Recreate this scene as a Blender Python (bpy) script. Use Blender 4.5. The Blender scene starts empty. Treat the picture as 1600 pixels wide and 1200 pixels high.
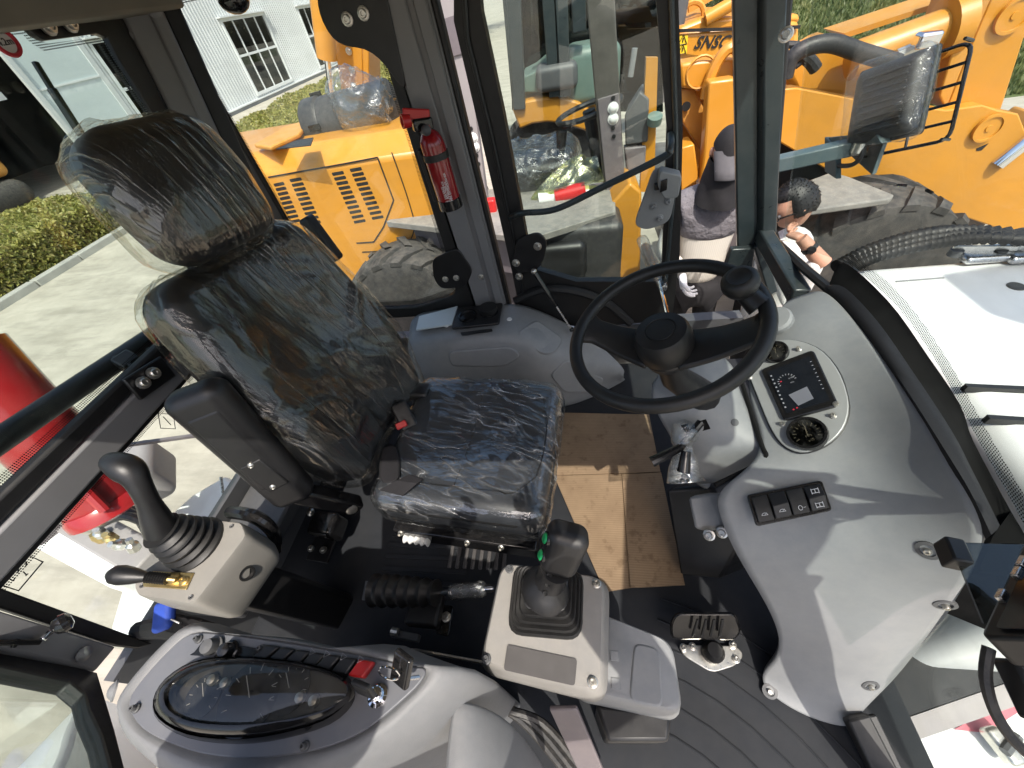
import bpy, bmesh, math, random
from mathutils import Vector as V, Matrix, noise
random.seed(7)
S = bpy.context.scene
COL = S.collection
# ---------------------------------------------------------------- camera, sky, sun, exposure
FPX = 604.0
def _n(a): return V(a).normalized()
_dn = _n((121, 571, FPX)); _Y = V((75, -655, FPX)).normalized(); _Y = (_Y - _dn * _Y.dot(_dn)).normalized(); _Z = -_dn
_X = _Y.cross(_Z)
CAM = V((0, 0, 1.5))
def _w(c): c = V(c); return V((_X.dot(c), _Y.dot(c), _Z.dot(c)))
cd = bpy.data.cameras.new('camera'); cam = bpy.data.objects.new('camera', cd); COL.objects.link(cam)
cd.sensor_width = 36; cd.lens = FPX / 1600 * 36; cd.clip_start = 0.02; cd.clip_end = 400
r, u, b = _w((1, 0, 0)), _w((0, -1, 0)), _w((0, 0, -1))
cam.matrix_world = Matrix(((r.x, u.x, b.x, CAM.x), (r.y, u.y, b.y, CAM.y), (r.z, u.z, b.z, CAM.z), (0, 0, 0, 1)))
S.camera = cam
SUN = V((0.20, -0.49, 0.87)).normalized()          # towards the sun
wd = bpy.data.worlds.new('World'); S.world = wd; wd.use_nodes = True
nt = wd.node_tree; bg = nt.nodes['Background']; sk = nt.nodes.new('ShaderNodeTexSky')
sk.sky_type = 'NISHITA'; sk.sun_disc = False
sk.sun_elevation = math.asin(SUN.z); sk.sun_rotation = math.atan2(SUN.x, SUN.y)
sk.dust_density = 4.0
nt.links.new(sk.outputs[0], bg.inputs[0]); bg.inputs[1].default_value = 0.15
sl = bpy.data.lights.new('sun', 'SUN'); sl.energy = 2.9; sl.angle = math.radians(0.5); sl.color = (1, 0.94, 0.85)
so = bpy.data.objects.new('sun', sl); COL.objects.link(so); so.location = (5, -8, 15)
so.rotation_euler = SUN.to_track_quat('Z', 'Y').to_euler()
S.view_settings.view_transform = 'Standard'; S.view_settings.look = 'None'
S.view_settings.exposure = 0.9; S.view_settings.gamma = 1; S.view_settings.use_curve_mapping = False
S.cycles.max_bounces = 10; S.cycles.transparent_max_bounces = 24; S.cycles.diffuse_bounces = 4
S.cycles.caustics_reflective = False; S.cycles.caustics_refractive = False
# ---------------------------------------------------------------- placing: rays of the measured camera met with real planes
def ray(px, py): return _w(_n((px - 800, py - 600, FPX)))
def PZ(px, py, z): d = ray(px, py); return CAM + d * ((z - CAM.z) / d.z)
def PY(px, py, y): d = ray(px, py); return CAM + d * ((y - CAM.y) / d.y)
def PX(px, py, x): d = ray(px, py); return CAM + d * ((x - CAM.x) / d.x)
def PL(px, py, p0, n): d = ray(px, py); return CAM + d * ((V(p0) - CAM).dot(n) / d.dot(n))
def plane3(a, b, c):
    n = (b - a).cross(c - a).normalized()
    if n.dot(CAM - a) < 0: n = -n
    return a, n
# ---------------------------------------------------------------- mesh building
class MB:
    def __init__(s): s.bm = bmesh.new()
    def face(s, pts):
        vs = [s.bm.verts.new(p) for p in pts]
        try: s.bm.faces.new(vs)
        except Exception: pass
        return s
    def box(s, c, size, M=None):
        hx, hy, hz = size[0] / 2, size[1] / 2, size[2] / 2; M = M or Matrix.Identity(3); c = V(c)
        v = [s.bm.verts.new(c + M @ V((x, y, z))) for x in (-hx, hx) for y in (-hy, hy) for z in (-hz, hz)]
        for f in ((0, 1, 3, 2), (4, 6, 7, 5), (0, 4, 5, 1), (2, 3, 7, 6), (0, 2, 6, 4), (1, 5, 7, 3)): s.bm.faces.new([v[i] for i in f])
        return s
    def bar(s, p0, p1, w, h, side=None):
        p0, p1 = V(p0), V(p1); a = (p1 - p0).normalized(); sd = V(side) if side else (V((0, 0, 1)) if abs(a.z) < .9 else V((1, 0, 0)))
        sd = (sd - a * sd.dot(a)).normalized(); o = a.cross(sd)
        M = Matrix((a, sd, o)).transposed()
        return s.box((p0 + p1) / 2, ((p1 - p0).length, w, h), M)
    def prism(s, pts, d):
        d = V(d); a = [s.bm.verts.new(V(p)) for p in pts]; b = [s.bm.verts.new(V(p) + d) for p in pts]; n = len(a)
        s.bm.faces.new(a); s.bm.faces.new(b[::-1])
        for i in range(n): s.bm.faces.new((a[i], b[i], b[(i + 1) % n], a[(i + 1) % n]))
        return s
    def tube(s, pts, r, seg=8, closed=False, ell=1.0, up=None):
        pts = [V(p) for p in pts]; n = len(pts); rs = r if isinstance(r, (list, tuple)) else [r] * n; rings = []
        nrm = V(up) if up else None
        for i, p in enumerate(pts):
            if closed: t = pts[(i + 1) % n] - pts[i - 1]
            else: t = pts[min(i + 1, n - 1)] - pts[max(i - 1, 0)]
            t.normalize()
            if nrm is None: nrm = t.orthogonal()
            nrm = (nrm - t * nrm.dot(t)); nrm = nrm.normalized() if nrm.length > 1e-6 else t.orthogonal().normalized()
            bn = t.cross(nrm)
            rings.append([s.bm.verts.new(p + (nrm * math.cos(k * 2 * math.pi / seg) * ell + bn * math.sin(k * 2 * math.pi / seg)) * rs[i]) for k in range(seg)])
        for i in range(n if closed else n - 1):
            A, B = rings[i], rings[(i + 1) % n]
            for k in range(seg): s.bm.faces.new((A[k], A[(k + 1) % seg], B[(k + 1) % seg], B[k]))
        if not closed: s.bm.faces.new(rings[0][::-1]); s.bm.faces.new(rings[-1])
        return s
    def lathe(s, prof, o, axis, seg=16, sx=1.0, up=None):
        o = V(o); ax = V(axis).normalized(); e = (V(up) - ax * V(up).dot(ax)).normalized() if up else ax.orthogonal().normalized(); g = ax.cross(e); rings = []
        for rr, h in prof:
            rings.append([s.bm.verts.new(o + ax * h + (e * math.cos(k * 2 * math.pi / seg) * sx + g * math.sin(k * 2 * math.pi / seg)) * max(rr, 1e-4)) for k in range(seg)])
        for A, B in zip(rings, rings[1:]):
            for k in range(seg): s.bm.faces.new((A[k], A[(k + 1) % seg], B[(k + 1) % seg], B[k]))
        s.bm.faces.new(rings[0][::-1]); s.bm.faces.new(rings[-1])
        return s
    def grid(s, rows, closed=False):
        R = [[s.bm.verts.new(V(p)) for p in row] for row in rows]
        for A, B in zip(R, R[1:]):
            m = len(A)
            for k in range(m if closed else m - 1): s.bm.faces.new((A[k], A[(k + 1) % m], B[(k + 1) % m], B[k]))
        return s
    def sheet(s, rows, d):
        """a grid with real thickness: the same grid again moved by d, edges closed"""
        d = V(d); R = [[s.bm.verts.new(V(p)) for p in row] for row in rows]; Q = [[s.bm.verts.new(V(p) + d) for p in row] for row in rows]
        for A, B in zip(R, R[1:]):
            for k in range(len(A) - 1): s.bm.faces.new((A[k], A[k + 1], B[k + 1], B[k]))
        for A, B in zip(Q, Q[1:]):
            for k in range(len(A) - 1): s.bm.faces.new((A[k], B[k], B[k + 1], A[k + 1]))
        n, m = len(R), len(R[0])
        loop = [(0, k) for k in range(m)] + [(i, m - 1) for i in range(1, n)] + [(n - 1, k) for k in range(m - 2, -1, -1)] + [(i, 0) for i in range(n - 2, 0, -1)]
        for (i, k), (j, l) in zip(loop, loop[1:] + loop[:1]): s.bm.faces.new((R[i][k], Q[i][k], Q[j][l], R[j][l]))
        return s
    def rbox(s, c, dims, r, M=None, n=8, fn=None):
        """box with fully rounded edges; fn deforms local points"""
        c = V(c); M = M or Matrix.Identity(3); h = V(dims) / 2; r = min(r, min(h) * .999); cache = {}
        def vert(p):
            k = tuple(round(q, 5) for q in p)
            if k not in cache:
                P = V([p[i] * h[i] for i in range(3)]); inn = V([max(-(h[i] - r), min(h[i] - r, P[i])) for i in range(3)]); d = P - inn
                P = inn + (d.normalized() * r if d.length > 1e-9 else d)
                if fn: P = fn(P)
                cache[k] = s.bm.verts.new(c + M @ P)
            return cache[k]
        # sample positions bunch in the rounded rims
        def samp(ax):
            L = 1 - r / h[ax]; inner = [-L + 2 * L * i / n for i in range(n + 1)] if L > .02 else [0]
            rim = [1 - (1 - L) * (1 - math.tan(a) / 1) for a in (math.pi / 16, math.pi / 8, math.pi * 3 / 16)]
            return sorted(set([-1.0] + [-q for q in rim] + inner + rim + [1.0]))
        for ax in range(3):
            a, b = (ax + 1) % 3, (ax + 2) % 3; A, B = samp(a), samp(b)
            for sg in (-1, 1):
                for i in range(len(A) - 1):
                    for j in range(len(B) - 1):
                        q = []
                        for x, y in ((A[i], B[j]), (A[i + 1], B[j]), (A[i + 1], B[j + 1]), (A[i], B[j + 1])):
                            p = [0, 0, 0]; p[ax] = sg; p[a] = x; p[b] = y; q.append(vert(p))
                        if sg < 0: q.reverse()
                        if len(set(q)) == 4: s.bm.faces.new(q)
        return s
    def ball(s, c, rad, M=None, seg=12, rings=8):
        c = V(c); M = M or Matrix.Identity(3); rad = rad if hasattr(rad, '__len__') else (rad,) * 3
        rows = []
        for i in range(rings + 1):
            t = math.pi * i / rings; rr = max(math.sin(t), .003)
            rows.append([c + M @ V((rad[0] * rr * math.cos(k * 2 * math.pi / seg), rad[1] * rr * math.sin(k * 2 * math.pi / seg), rad[2] * math.cos(t))) for k in range(seg)])
        return s.grid(rows, True)
    def build(s, name, mat, parent=None, bev=0, ang=35, sub=0, solid=0, off=-1, segs=2):
        me = bpy.data.meshes.new(name); bm = s.bm
        bmesh.ops.recalc_face_normals(bm, faces=bm.faces); bm.to_mesh(me); bm.free()
        o = bpy.data.objects.new(name, me); COL.objects.link(o)
        if mat: me.materials.append(mat)
        fin(o, ang)
        if solid: m = o.modifiers.new('s', 'SOLIDIFY'); m.thickness = solid; m.offset = off
        if bev: m = o.modifiers.new('b', 'BEVEL'); m.width = bev; m.segments = segs; m.limit_method = 'ANGLE'; m.angle_limit = math.radians(30); m.harden_normals = False
        if sub: m = o.modifiers.new('u', 'SUBSURF'); m.levels = sub; m.render_levels = sub
        if parent: par(o, parent)
        return o
def fin(o, ang=35):
    me = o.data
    for p in me.polygons: p.use_smooth = True
    me.set_sharp_from_angle(angle=math.radians(ang))
def par(o, p):
    o.parent = p; w = Matrix.Translation(p.location) if p.type == 'EMPTY' else Matrix.Identity(4)
    o.matrix_parent_inverse = w.inverted()
def thing(name, label, cat, loc=(0, 0, 0), group=None):
    o = bpy.data.objects.new(name, None); COL.objects.link(o); o.location = loc; o.empty_display_size = .1
    return tag(o, label, cat, group)
def tag(o, label, cat, group=None, kind=None):
    o['label'] = label; o['category'] = cat
    if group: o['group'] = group
    if kind: o['kind'] = kind
    return o
def struct(o, kind='structure', label=None, cat=None):
    o['kind'] = kind
    if label: o['label'] = label
    if cat: o['category'] = cat
    return o
def bez(ps, n=12):
    """smooth Catmull-Rom line through points"""
    ps = [V(p) for p in ps]; out = []
    for i in range(len(ps) - 1):
        a, b, c, d = ps[max(i - 1, 0)], ps[i], ps[i + 1], ps[min(i + 2, len(ps) - 1)]
        for k in range(n):
            t = k / n; out.append(.5 * ((2 * b) + (c - a) * t + (2 * a - 5 * b + 4 * c - d) * t * t + (3 * b - a - 3 * c + d) * t ** 3))
    return out + [ps[-1]]
def frame(nz, up=(0, 0, 1)):
    """rotation whose z axis is nz and whose y axis leans to up"""
    z = V(nz).normalized(); y = V(up) - z * V(up).dot(z); y.normalize(); x = y.cross(z)
    return Matrix((x, y, z)).transposed()
def rrect(w, h, r, n=5):
    out = []
    for cx, cy, a0 in ((w / 2 - r, h / 2 - r, 0), (-w / 2 + r, h / 2 - r, 90), (-w / 2 + r, -h / 2 + r, 180), (w / 2 - r, -h / 2 + r, 270)):
        for k in range(n + 1):
            a = math.radians(a0 + 90 * k / n); out.append((cx + r * math.cos(a), cy + r * math.sin(a)))
    return out
def rpoly(pts, rad, n=4):
    """round the corners of a 3-D polygon"""
    pts = [V(p) for p in pts]; out = []; m = len(pts)
    for i, p in enumerate(pts):
        a, b = pts[i - 1], pts[(i + 1) % m]; r1 = min(rad, (a - p).length * .45); r2 = min(rad, (b - p).length * .45)
        A = p + (a - p).normalized() * r1; B = p + (b - p).normalized() * r2
        for k in range(n + 1): t = k / n; out.append(A * (1 - t) ** 2 + p * 2 * t * (1 - t) + B * t * t)
    return out
def ring(outer, inner, d):
    """frame between two loops of equal count, thickness d"""
    m = MB(); d = V(d); L = [[m.bm.verts.new(V(p)) for p in q] for q in (outer, inner)]; K = [[m.bm.verts.new(V(p) + d) for p in q] for q in (outer, inner)]; n = len(outer)
    for i in range(n):
        j = (i + 1) % n
        m.bm.faces.new((L[0][i], L[0][j], L[1][j], L[1][i])); m.bm.faces.new((K[0][i], K[1][i], K[1][j], K[0][j]))
        m.bm.faces.new((L[0][i], K[0][i], K[0][j], L[0][j])); m.bm.faces.new((L[1][i], L[1][j], K[1][j], K[1][i]))
    return m
def bolt(parent, p, n, r=.012, mat=None, name='bolt', washer=True):
    m = MB(); n = V(n).normalized(); p = V(p)
    prof = [(r * 1.55, -.004), (r * 1.55, .0025), (r * 1.3, .0035)] if washer else []
    m.lathe(prof + [(r, .0035), (r, .009), (r * .82, .0115), (r * .5, .0115), (r * .42, .008)], p, n, 12)
    return m.build(name, mat or MT['zinc'], parent, ang=30)
def dome(parent, p, n, r, mat, name='bolt'):
    return MB().lathe([(r * 1.25, -.002), (r * 1.25, .001), (r, .003), (r * .9, r * .35), (r * .6, r * .62), (r * .2, r * .75)], p, n, 14).build(name, mat, parent)
def text(body, p0, xv, n, size, mat, parent, name='lettering', bold=0, shear=0, depth=.0006, align='LEFT', stretch=1):
    cu = bpy.data.curves.new('t', 'FONT'); cu.body = body; cu.size = size; cu.offset = bold; cu.shear = shear; cu.extrude = depth; cu.align_x = align; cu.resolution_u = 3
    t = bpy.data.objects.new('t', cu); COL.objects.link(t); bpy.context.view_layer.update()
    me = bpy.data.meshes.new_from_object(t.evaluated_get(bpy.context.evaluated_depsgraph_get())); bpy.data.objects.remove(t); bpy.data.curves.remove(cu)
    x = V(xv).normalized(); z = V(n).normalized(); y = z.cross(x).normalized(); x = y.cross(z)
    M = Matrix(((x.x * stretch, y.x, z.x, p0[0]), (x.y * stretch, y.y, z.y, p0[1]), (x.z * stretch, y.z, z.z, p0[2]), (0, 0, 0, 1))); me.transform(M); me.name = name
    o = bpy.data.objects.new(name, me); COL.objects.link(o); me.materials.clear(); me.materials.append(mat)
    if parent: par(o, parent)
    return o
# ---------------------------------------------------------------- materials
MT = {}
class NT:
    def __init__(s, name):
        s.m = bpy.data.materials.new(name); s.m.use_nodes = True; s.t = s.m.node_tree; s.t.nodes.clear(); s.out = s.t.nodes.new('ShaderNodeOutputMaterial')
    def n(s, typ, **kw):
        x = s.t.nodes.new('ShaderNode' + typ)
        for k, v in kw.items():
            if k.startswith('i_'): x.inputs[int(k[2:]) if k[2:].isdigit() else k[2:].replace('_', ' ')].default_value = v
            else: setattr(x, k, v)
        return x
    def l(s, a, b): s.t.links.new(a, b)
    def math(s, op, a, b=None, c=None, clamp=False):
        x = s.n('Math', operation=op); x.use_clamp = clamp
        for i, q in enumerate((a, b, c)):
            if q is None: continue
            if isinstance(q, (int, float)): x.inputs[i].default_value = q
            else: s.l(q, x.inputs[i])
        return x.outputs[0]
    def ramp(s, fac, stops, interp='LINEAR'):
        x = s.n('ValToRGB'); x.color_ramp.interpolation = interp; e = x.color_ramp.elements
        while len(e) < len(stops): e.new(.5)
        for q, (p, c) in zip(e, stops): q.position = p; q.color = (c, c, c, 1) if isinstance(c, (int, float)) else (*c, 1)
        s.l(fac, x.inputs[0]); return x.outputs[0]
    def noise(s, scale, detail=4, rough=.55, vec=None, dist=0):
        x = s.n('TexNoise'); x.inputs['Scale'].default_value = scale; x.inputs['Detail'].default_value = detail; x.inputs['Roughness'].default_value = rough; x.inputs['Distortion'].default_value = dist
        s.l(vec if vec is not None else s.obj(), x.inputs['Vector']); return x.outputs[0]
    def obj(s):
        if not hasattr(s, '_o'): s._o = s.n('TexCoord').outputs['Object']
        return s._o
    def map(s, scale=(1, 1, 1), rot=(0, 0, 0), vec=None):
        x = s.n('Mapping'); x.inputs['Scale'].default_value = scale; x.inputs['Rotation'].default_value = rot; s.l(vec if vec is not None else s.obj(), x.inputs[0]); return x.outputs[0]
    def mix(s, fac, a, b):
        x = s.n('Mix', data_type='RGBA')
        for k, q in ((0, fac), (6, a), (7, b)):
            if isinstance(q, (int, float)): x.inputs[k].default_value = q if k == 0 else (q, q, q, 1)
            elif isinstance(q, tuple): x.inputs[k].default_value = (*q, 1)
            else: s.l(q, x.inputs[k])
        return x.outputs[2]
def mat(name, col, rough=.5, metal=0, var=.12, vs=6, bump=.15, bs=400, dust=.0, coat=0, rv=.15, spec=.5, dcol=(.42, .38, .32), bd=.001):
    N = NT(name); B = N.n('BsdfPrincipled'); B.inputs['Metallic'].default_value = metal; B.inputs['Coat Weight'].default_value = coat; B.inputs['Specular IOR Level'].default_value = spec
    a = N.noise(vs, 6, .6); f = N.ramp(a, [(.3, 0), (.7, 1)])
    c = N.mix(f, tuple(q * (1 - var) for q in col), tuple(min(1, q * (1 + var)) for q in col))
    if dust:
        d = N.noise(vs * 3.1, 8, .7); geo = N.n('NewGeometry'); sp = N.n('SeparateXYZ'); N.l(geo.outputs['Normal'], sp.inputs[0])
        up = N.math('MULTIPLY_ADD', sp.outputs[2], .5, .5); k = N.math('MULTIPLY', N.math('MULTIPLY', N.ramp(d, [(.38, 0), (.72, 1)]), up), dust, clamp=True)
        c = N.mix(k, c, dcol)
    N.l(c, B.inputs['Base Color'])
    rg = N.noise(vs * 4, 5, .65); N.l(N.math('MULTIPLY_ADD', rg, rv * 2, max(.02, rough - rv), clamp=True), B.inputs['Roughness'])
    if bump:
        bn = N.n('Bump', i_Strength=bump, i_Distance=bd); N.l(N.noise(bs, 3, .6), bn.inputs['Height']); N.l(bn.outputs[0], B.inputs['Normal'])
    N.l(B.outputs[0], N.out.inputs[0]); MT[name] = N.m; return N.m
mat('grey_plastic', (.225, .232, .238), .48, var=.07, vs=9, bump=.4, bs=700, dust=.28, rv=.12, dcol=(.36, .35, .33))
mat('grey_pod', (.25, .24, .225), .45, var=.06, vs=9, bump=.35, bs=700, dust=.22, rv=.1)
mat('grey_warm', (.235, .225, .205), .5, var=.06, vs=6, bump=.25, bs=900, dust=.15, rv=.08)
mat('grey_dark', (.075, .078, .083), .5, var=.08, vs=4, bump=.12, bs=700, dust=.1)
mat('pillar_grey', (.19, .19, .195), .42, var=.08, vs=4, bump=.08, bs=700, dust=.08)
mat('pillar_teal', (.022, .032, .036), .32, var=.12, vs=5, bump=.06, bs=500, dust=.08, coat=.15)
mat('black_rubber', (.009, .009, .0095), .5, var=.25, vs=8, bump=.2, bs=500, dust=.025)
mat('black_plastic', (.011, .011, .012), .40, var=.2, vs=8, bump=.25, bs=1200, dust=.02)
mat('black_gloss', (.008, .008, .009), .14, var=.2, vs=8, bump=.0, dust=.03, rv=.05)
mat('black_felt', (.009, .009, .009), .9, var=.3, vs=20, bump=.4, bs=900, spec=.15)
mat('cowl_trim', (.012, .012, .014), .7, var=.15, vs=10, bump=.4, bs=900, spec=.3)
mat('floor_rubber', (.022, .024, .028), .7, var=.3, vs=3, bump=.3, bs=350, dust=.02, spec=.15)
mat('leather_seat', (.036, .039, .046), .38, var=.2, vs=10, bump=.4, bs=420, bd=.0015)
mat('wheel_rubber', (.011, .0115, .012), .46, var=.15, vs=10, bump=.2, bs=1500, dust=.02)
mat('leather', (.0085, .009, .0105), .40, var=.2, vs=10, bump=.35, bs=420, bd=.0015)
mat('console_grey_shaded', (.17, .174, .18), .55, var=.07, vs=9, bump=.4, bs=700, dust=.22, rv=.1, dcol=(.3, .29, .28))  # grey plastic made darker, with the console's shade put into its colour
mat('filter_black', (.028, .028, .03), .5, var=.15, vs=8, bump=.2, bs=200, dust=.12)
mat('zinc', (.62, .6, .55), .32, metal=.9, var=.15, vs=30, bump=.1, bs=300)
mat('brass', (.6, .45, .2), .35, metal=.9, var=.2, vs=30, bump=.05)
mat('steel', (.55, .55, .56), .28, metal=1, var=.1, vs=20, bump=.1, bs=200)
mat('chrome', (.8, .8, .82), .08, metal=1, var=.03, bump=0, rv=.03)
mat('yellow_paint', (.56, .24, .02), .36, var=.10, vs=1.6, bump=.2, bs=40, dust=.16, coat=.15, dcol=(.5, .36, .2))
mat('yellow_worn', (.54, .24, .03), .48, var=.12, vs=2.5, bump=.15, bs=60, dust=.35, dcol=(.5, .38, .24))
mat('tyre', (.032, .031, .03), .8, var=.3, vs=5, bump=.5, bs=120, dust=.55, dcol=(.2, .175, .15))
mat('step_plate', (.2, .19, .175), .75, var=.2, vs=6, bump=.8, bs=260, dust=.5)
mat('red_paint', (.36, .016, .02), .22, var=.1, vs=3, bump=.04, bs=60, dust=.08, coat=.4)
mat('red_plastic', (.5, .02, .02), .35, var=.1, vs=10, bump=.05)
mat('red_bottle', (.27, .008, .012), .2, var=.15, vs=10, bump=.03, coat=.4)
mat('white_paint', (.74, .75, .74), .35, var=.05, vs=2.5, bump=.08, bs=60, dust=.2, coat=.2, dcol=(.5, .47, .4))
mat('white_plastic', (.72, .72, .70), .4, var=.05, vs=10, bump=.05)
mat('machine_grey', (.14, .12, .13), .5, var=.15, vs=4, bump=.1, bs=200, dust=.2)
mat('cab_grey', (.3, .275, .275), .45, var=.06, vs=4, bump=.08, bs=200, dust=.2)
mat('lining', (.19, .175, .145), .85, var=.1, vs=9, bump=.3, bs=700)
mat('hose', (.013, .013, .014), .5, var=.2, vs=20, bump=.2, bs=300, dust=.12)
mat('green_button', (.01, .30, .09), .3, var=.05, bump=0)
mat('blue_fabric', (.02, .06, .36), .7, var=.2, vs=30, bump=.5, bs=600)
mat('skin', (.52, .28, .19), .5, var=.1, vs=20, bump=.15, bs=300)
mat('glove', (.78, .78, .8), .85, var=.05, vs=30, bump=.6, bs=500)
mat('hair', (.012, .011, .011), .5, var=.4, vs=60, bump=.8, bs=250)
mat('black_cloth', (.012, .011, .013), .85, var=.25, vs=18, bump=.5, bs=300)
mat('cap_grey', (.11, .105, .115), .8, var=.1, vs=30, bump=.5, bs=700)
mat('mint_paint', (.13, .19, .165), .4, var=.08, vs=3, bump=.1, bs=100, dust=.15)
mat('concrete_plinth', (.22, .225, .235), .8, var=.15, vs=.9, bump=.5, bs=14, dust=.1)
mat('wall_metal', (.58, .595, .6), .45, var=.08, vs=.5, bump=.05, bs=20)
mat('panel_white', (.56, .62, .63), .42, var=.04, vs=.4, bump=.05, bs=20, dust=.1)
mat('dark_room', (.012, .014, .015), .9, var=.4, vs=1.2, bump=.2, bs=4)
mat('window_frame', (.68, .7, .7), .4, var=.05, vs=4, bump=.05)
mat('kerb_stone', (.38, .37, .34), .85, var=.15, vs=3, bump=.6, bs=40)
mat('print_white', (.75, .75, .75), .5, var=.03, bump=0)
mat('print_grey', (.3, .3, .32), .5, var=.03, bump=0)
mat('print_black', (.012, .012, .012), .5, var=.1, bump=0)
mat('print_red', (.5, .02, .04), .5, var=.05, bump=0)
mat('sticker_yellow', (.8, .55, .02), .45, var=.05, bump=0)
mat('screen_dark', (.01, .012, .016), .12, var=.2, vs=20, bump=0, rv=.05)
mat('screen_pale', (.16, .165, .19), .2, var=.1, vs=10, bump=0)
mat('label_dark', (.085, .08, .078), .35, var=.08, vs=10, bump=.15, bs=900)
def glass(name, tint=(.93, .97, .955), base=.04, smear=.0, roughness=0.0):
    N = NT(name); tr = N.n('BsdfTransparent', i_Color=(*tint, 1)); gl = N.n('BsdfGlossy', i_Roughness=roughness); lw = N.n('LayerWeight', i_Blend=.5)
    f = N.math('MULTIPLY_ADD', N.math('POWER', lw.outputs['Facing'], 5), .9, base, clamp=True); mx = N.n('MixShader'); N.l(f, mx.inputs[0]); N.l(tr.outputs[0], mx.inputs[1]); N.l(gl.outputs[0], mx.inputs[2]); last = mx
    if smear:
        df = N.n('BsdfDiffuse', i_Color=(.7, .7, .68, 1)); k = N.math('MULTIPLY', N.ramp(N.noise(4, 8, .7, N.map((1, 1, 5))), [(.45, 0), (.8, 1)]), smear); m2 = N.n('MixShader'); N.l(k, m2.inputs[0]); N.l(mx.outputs[0], m2.inputs[1]); N.l(df.outputs[0], m2.inputs[2]); last = m2
    N.l(last.outputs[0], N.out.inputs[0]); MT[name] = N.m; return N.m
glass('glass', smear=.05); glass('glass_tint', (.84, .90, .87), .05, smear=.05); glass('glass_window', (.05, .06, .06), .07); glass('lens', (.62, .6, .55), .06, smear=.12)
def film(name, scale=(1, 1, 1), rot=(0, 0, 0), base=.05, white=.10, bs=.9, freq=1.0, tint=(.96, .97, .96), dens=.55, fw=.55, sw=1.3, dc=(.75, .76, .77), gc=(.95, .96, .97)):
    """thin wrinkled packing film: see-through, glossy, white sheen painted along its creases"""
    N = NT(name); vec = N.map(scale, rot)
    w = N.n('TexNoise'); w.inputs['Scale'].default_value = 5 * freq; w.inputs['Detail'].default_value = 3; N.l(vec, w.inputs['Vector'])
    ad = N.n('VectorMath', operation='MULTIPLY_ADD'); N.l(w.outputs['Color'], ad.inputs[0]); ad.inputs[1].default_value = (.09 / freq,) * 3; N.l(vec, ad.inputs[2])
    def lines(sc, ang, st=4.5):
        return N.math('ABSOLUTE', N.math('SUBTRACT', N.noise(sc * freq, 1.5, .5, N.map((1, st, 1), (ang * .6, ang * .4, ang), ad.outputs[0])), .5))
    msk = N.ramp(N.noise(3.5 * freq, 3, .6), [(.42, 0), (.62, 1)])
    r1 = N.math('MULTIPLY', N.ramp(lines(6, .5), [(0, 1), (.012, .35), (.04, 0)]), msk); r2 = N.math('MAXIMUM', N.ramp(lines(9, -.6), [(0, .8), (.010, .25), (.03, 0)]), N.ramp(lines(13, 1.5), [(0, .6), (.012, .2), (.035, 0)]))
    sft = N.noise(11 * freq, 4, .6, ad.outputs[0], .6); fine = N.noise(38 * freq, 3, .6, ad.outputs[0], 1.2)
    rid = N.math('ADD', r1, N.math('MULTIPLY', r2, N.math('MULTIPLY', msk, dens)))
    h = N.math('ADD', N.math('MULTIPLY', rid, .5), N.math('MULTIPLY_ADD', fine, fw, N.math('MULTIPLY', sft, sw)))
    bp = N.n('Bump', i_Strength=bs, i_Distance=.012); N.l(h, bp.inputs['Height'])
    tr = N.n('BsdfTransparent', i_Color=(*tint, 1)); gl = N.n('BsdfGlossy', i_Roughness=.08); gl.inputs['Color'].default_value = (*gc, 1); N.l(bp.outputs[0], gl.inputs['Normal'])
    df = N.n('BsdfTranslucent'); df.inputs[0].default_value = (*dc, 1); d2 = N.n('BsdfDiffuse', i_Color=(*dc, 1)); N.l(bp.outputs[0], d2.inputs['Normal']); dd = N.n('MixShader', i_0=.3); N.l(d2.outputs[0], dd.inputs[1]); N.l(df.outputs[0], dd.inputs[2])
    lw = N.n('LayerWeight', i_Blend=.5); N.l(bp.outputs[0], lw.inputs['Normal'])
    f = N.math('MULTIPLY_ADD', N.math('POWER', lw.outputs['Facing'], 3), .55, base, clamp=True)
    f = N.math('ADD', f, N.math('MULTIPLY', rid, .06), clamp=True)
    m1 = N.n('MixShader'); N.l(f, m1.inputs[0]); N.l(tr.outputs[0], m1.inputs[1]); N.l(gl.outputs[0], m1.inputs[2])
    k = N.math('MULTIPLY_ADD', N.math('MULTIPLY', rid, N.ramp(sft, [(.4, .1), (.65, 1)])), white * 2.2, .003, clamp=True)  # crease sheen painted as white diffuse instead of left to the gloss
    m2 = N.n('MixShader'); N.l(k, m2.inputs[0]); N.l(m1.outputs[0], m2.inputs[1]); N.l(dd.outputs[0], m2.inputs[2])
    N.l(m2.outputs[0], N.out.inputs[0]); MT[name] = N.m; return N.m
film('film_long', (1.0, 2.6, .3), (0, .45, 0), base=.07, white=.12, bs=.55, freq=.55, fw=.08, sw=1.0, dens=.35, gc=(1, .90, .76))  # warm gloss tint paints in brown reflections; the film itself is clear
film('film_cushion', (.7, 2.0, 1), (0, 0, .9), base=.11, white=.26, bs=.55, freq=.6, fw=.1, sw=.9, dens=.4)
film('lamp_film', (1, 1, 1), base=.03, white=.05, freq=.8, bs=.8)
film('bag_film', (1, 1, 1), base=.18, white=.45, freq=1.3, bs=.8)
film('bag_big', (1, 1, 1), base=.12, white=.3, freq=.7, bs=1.0)
film('bag_yellow', (1, 1, 1), base=.14, white=.6, freq=.7, tint=(.8, .82, .45), dc=(.62, .62, .25))
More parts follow.
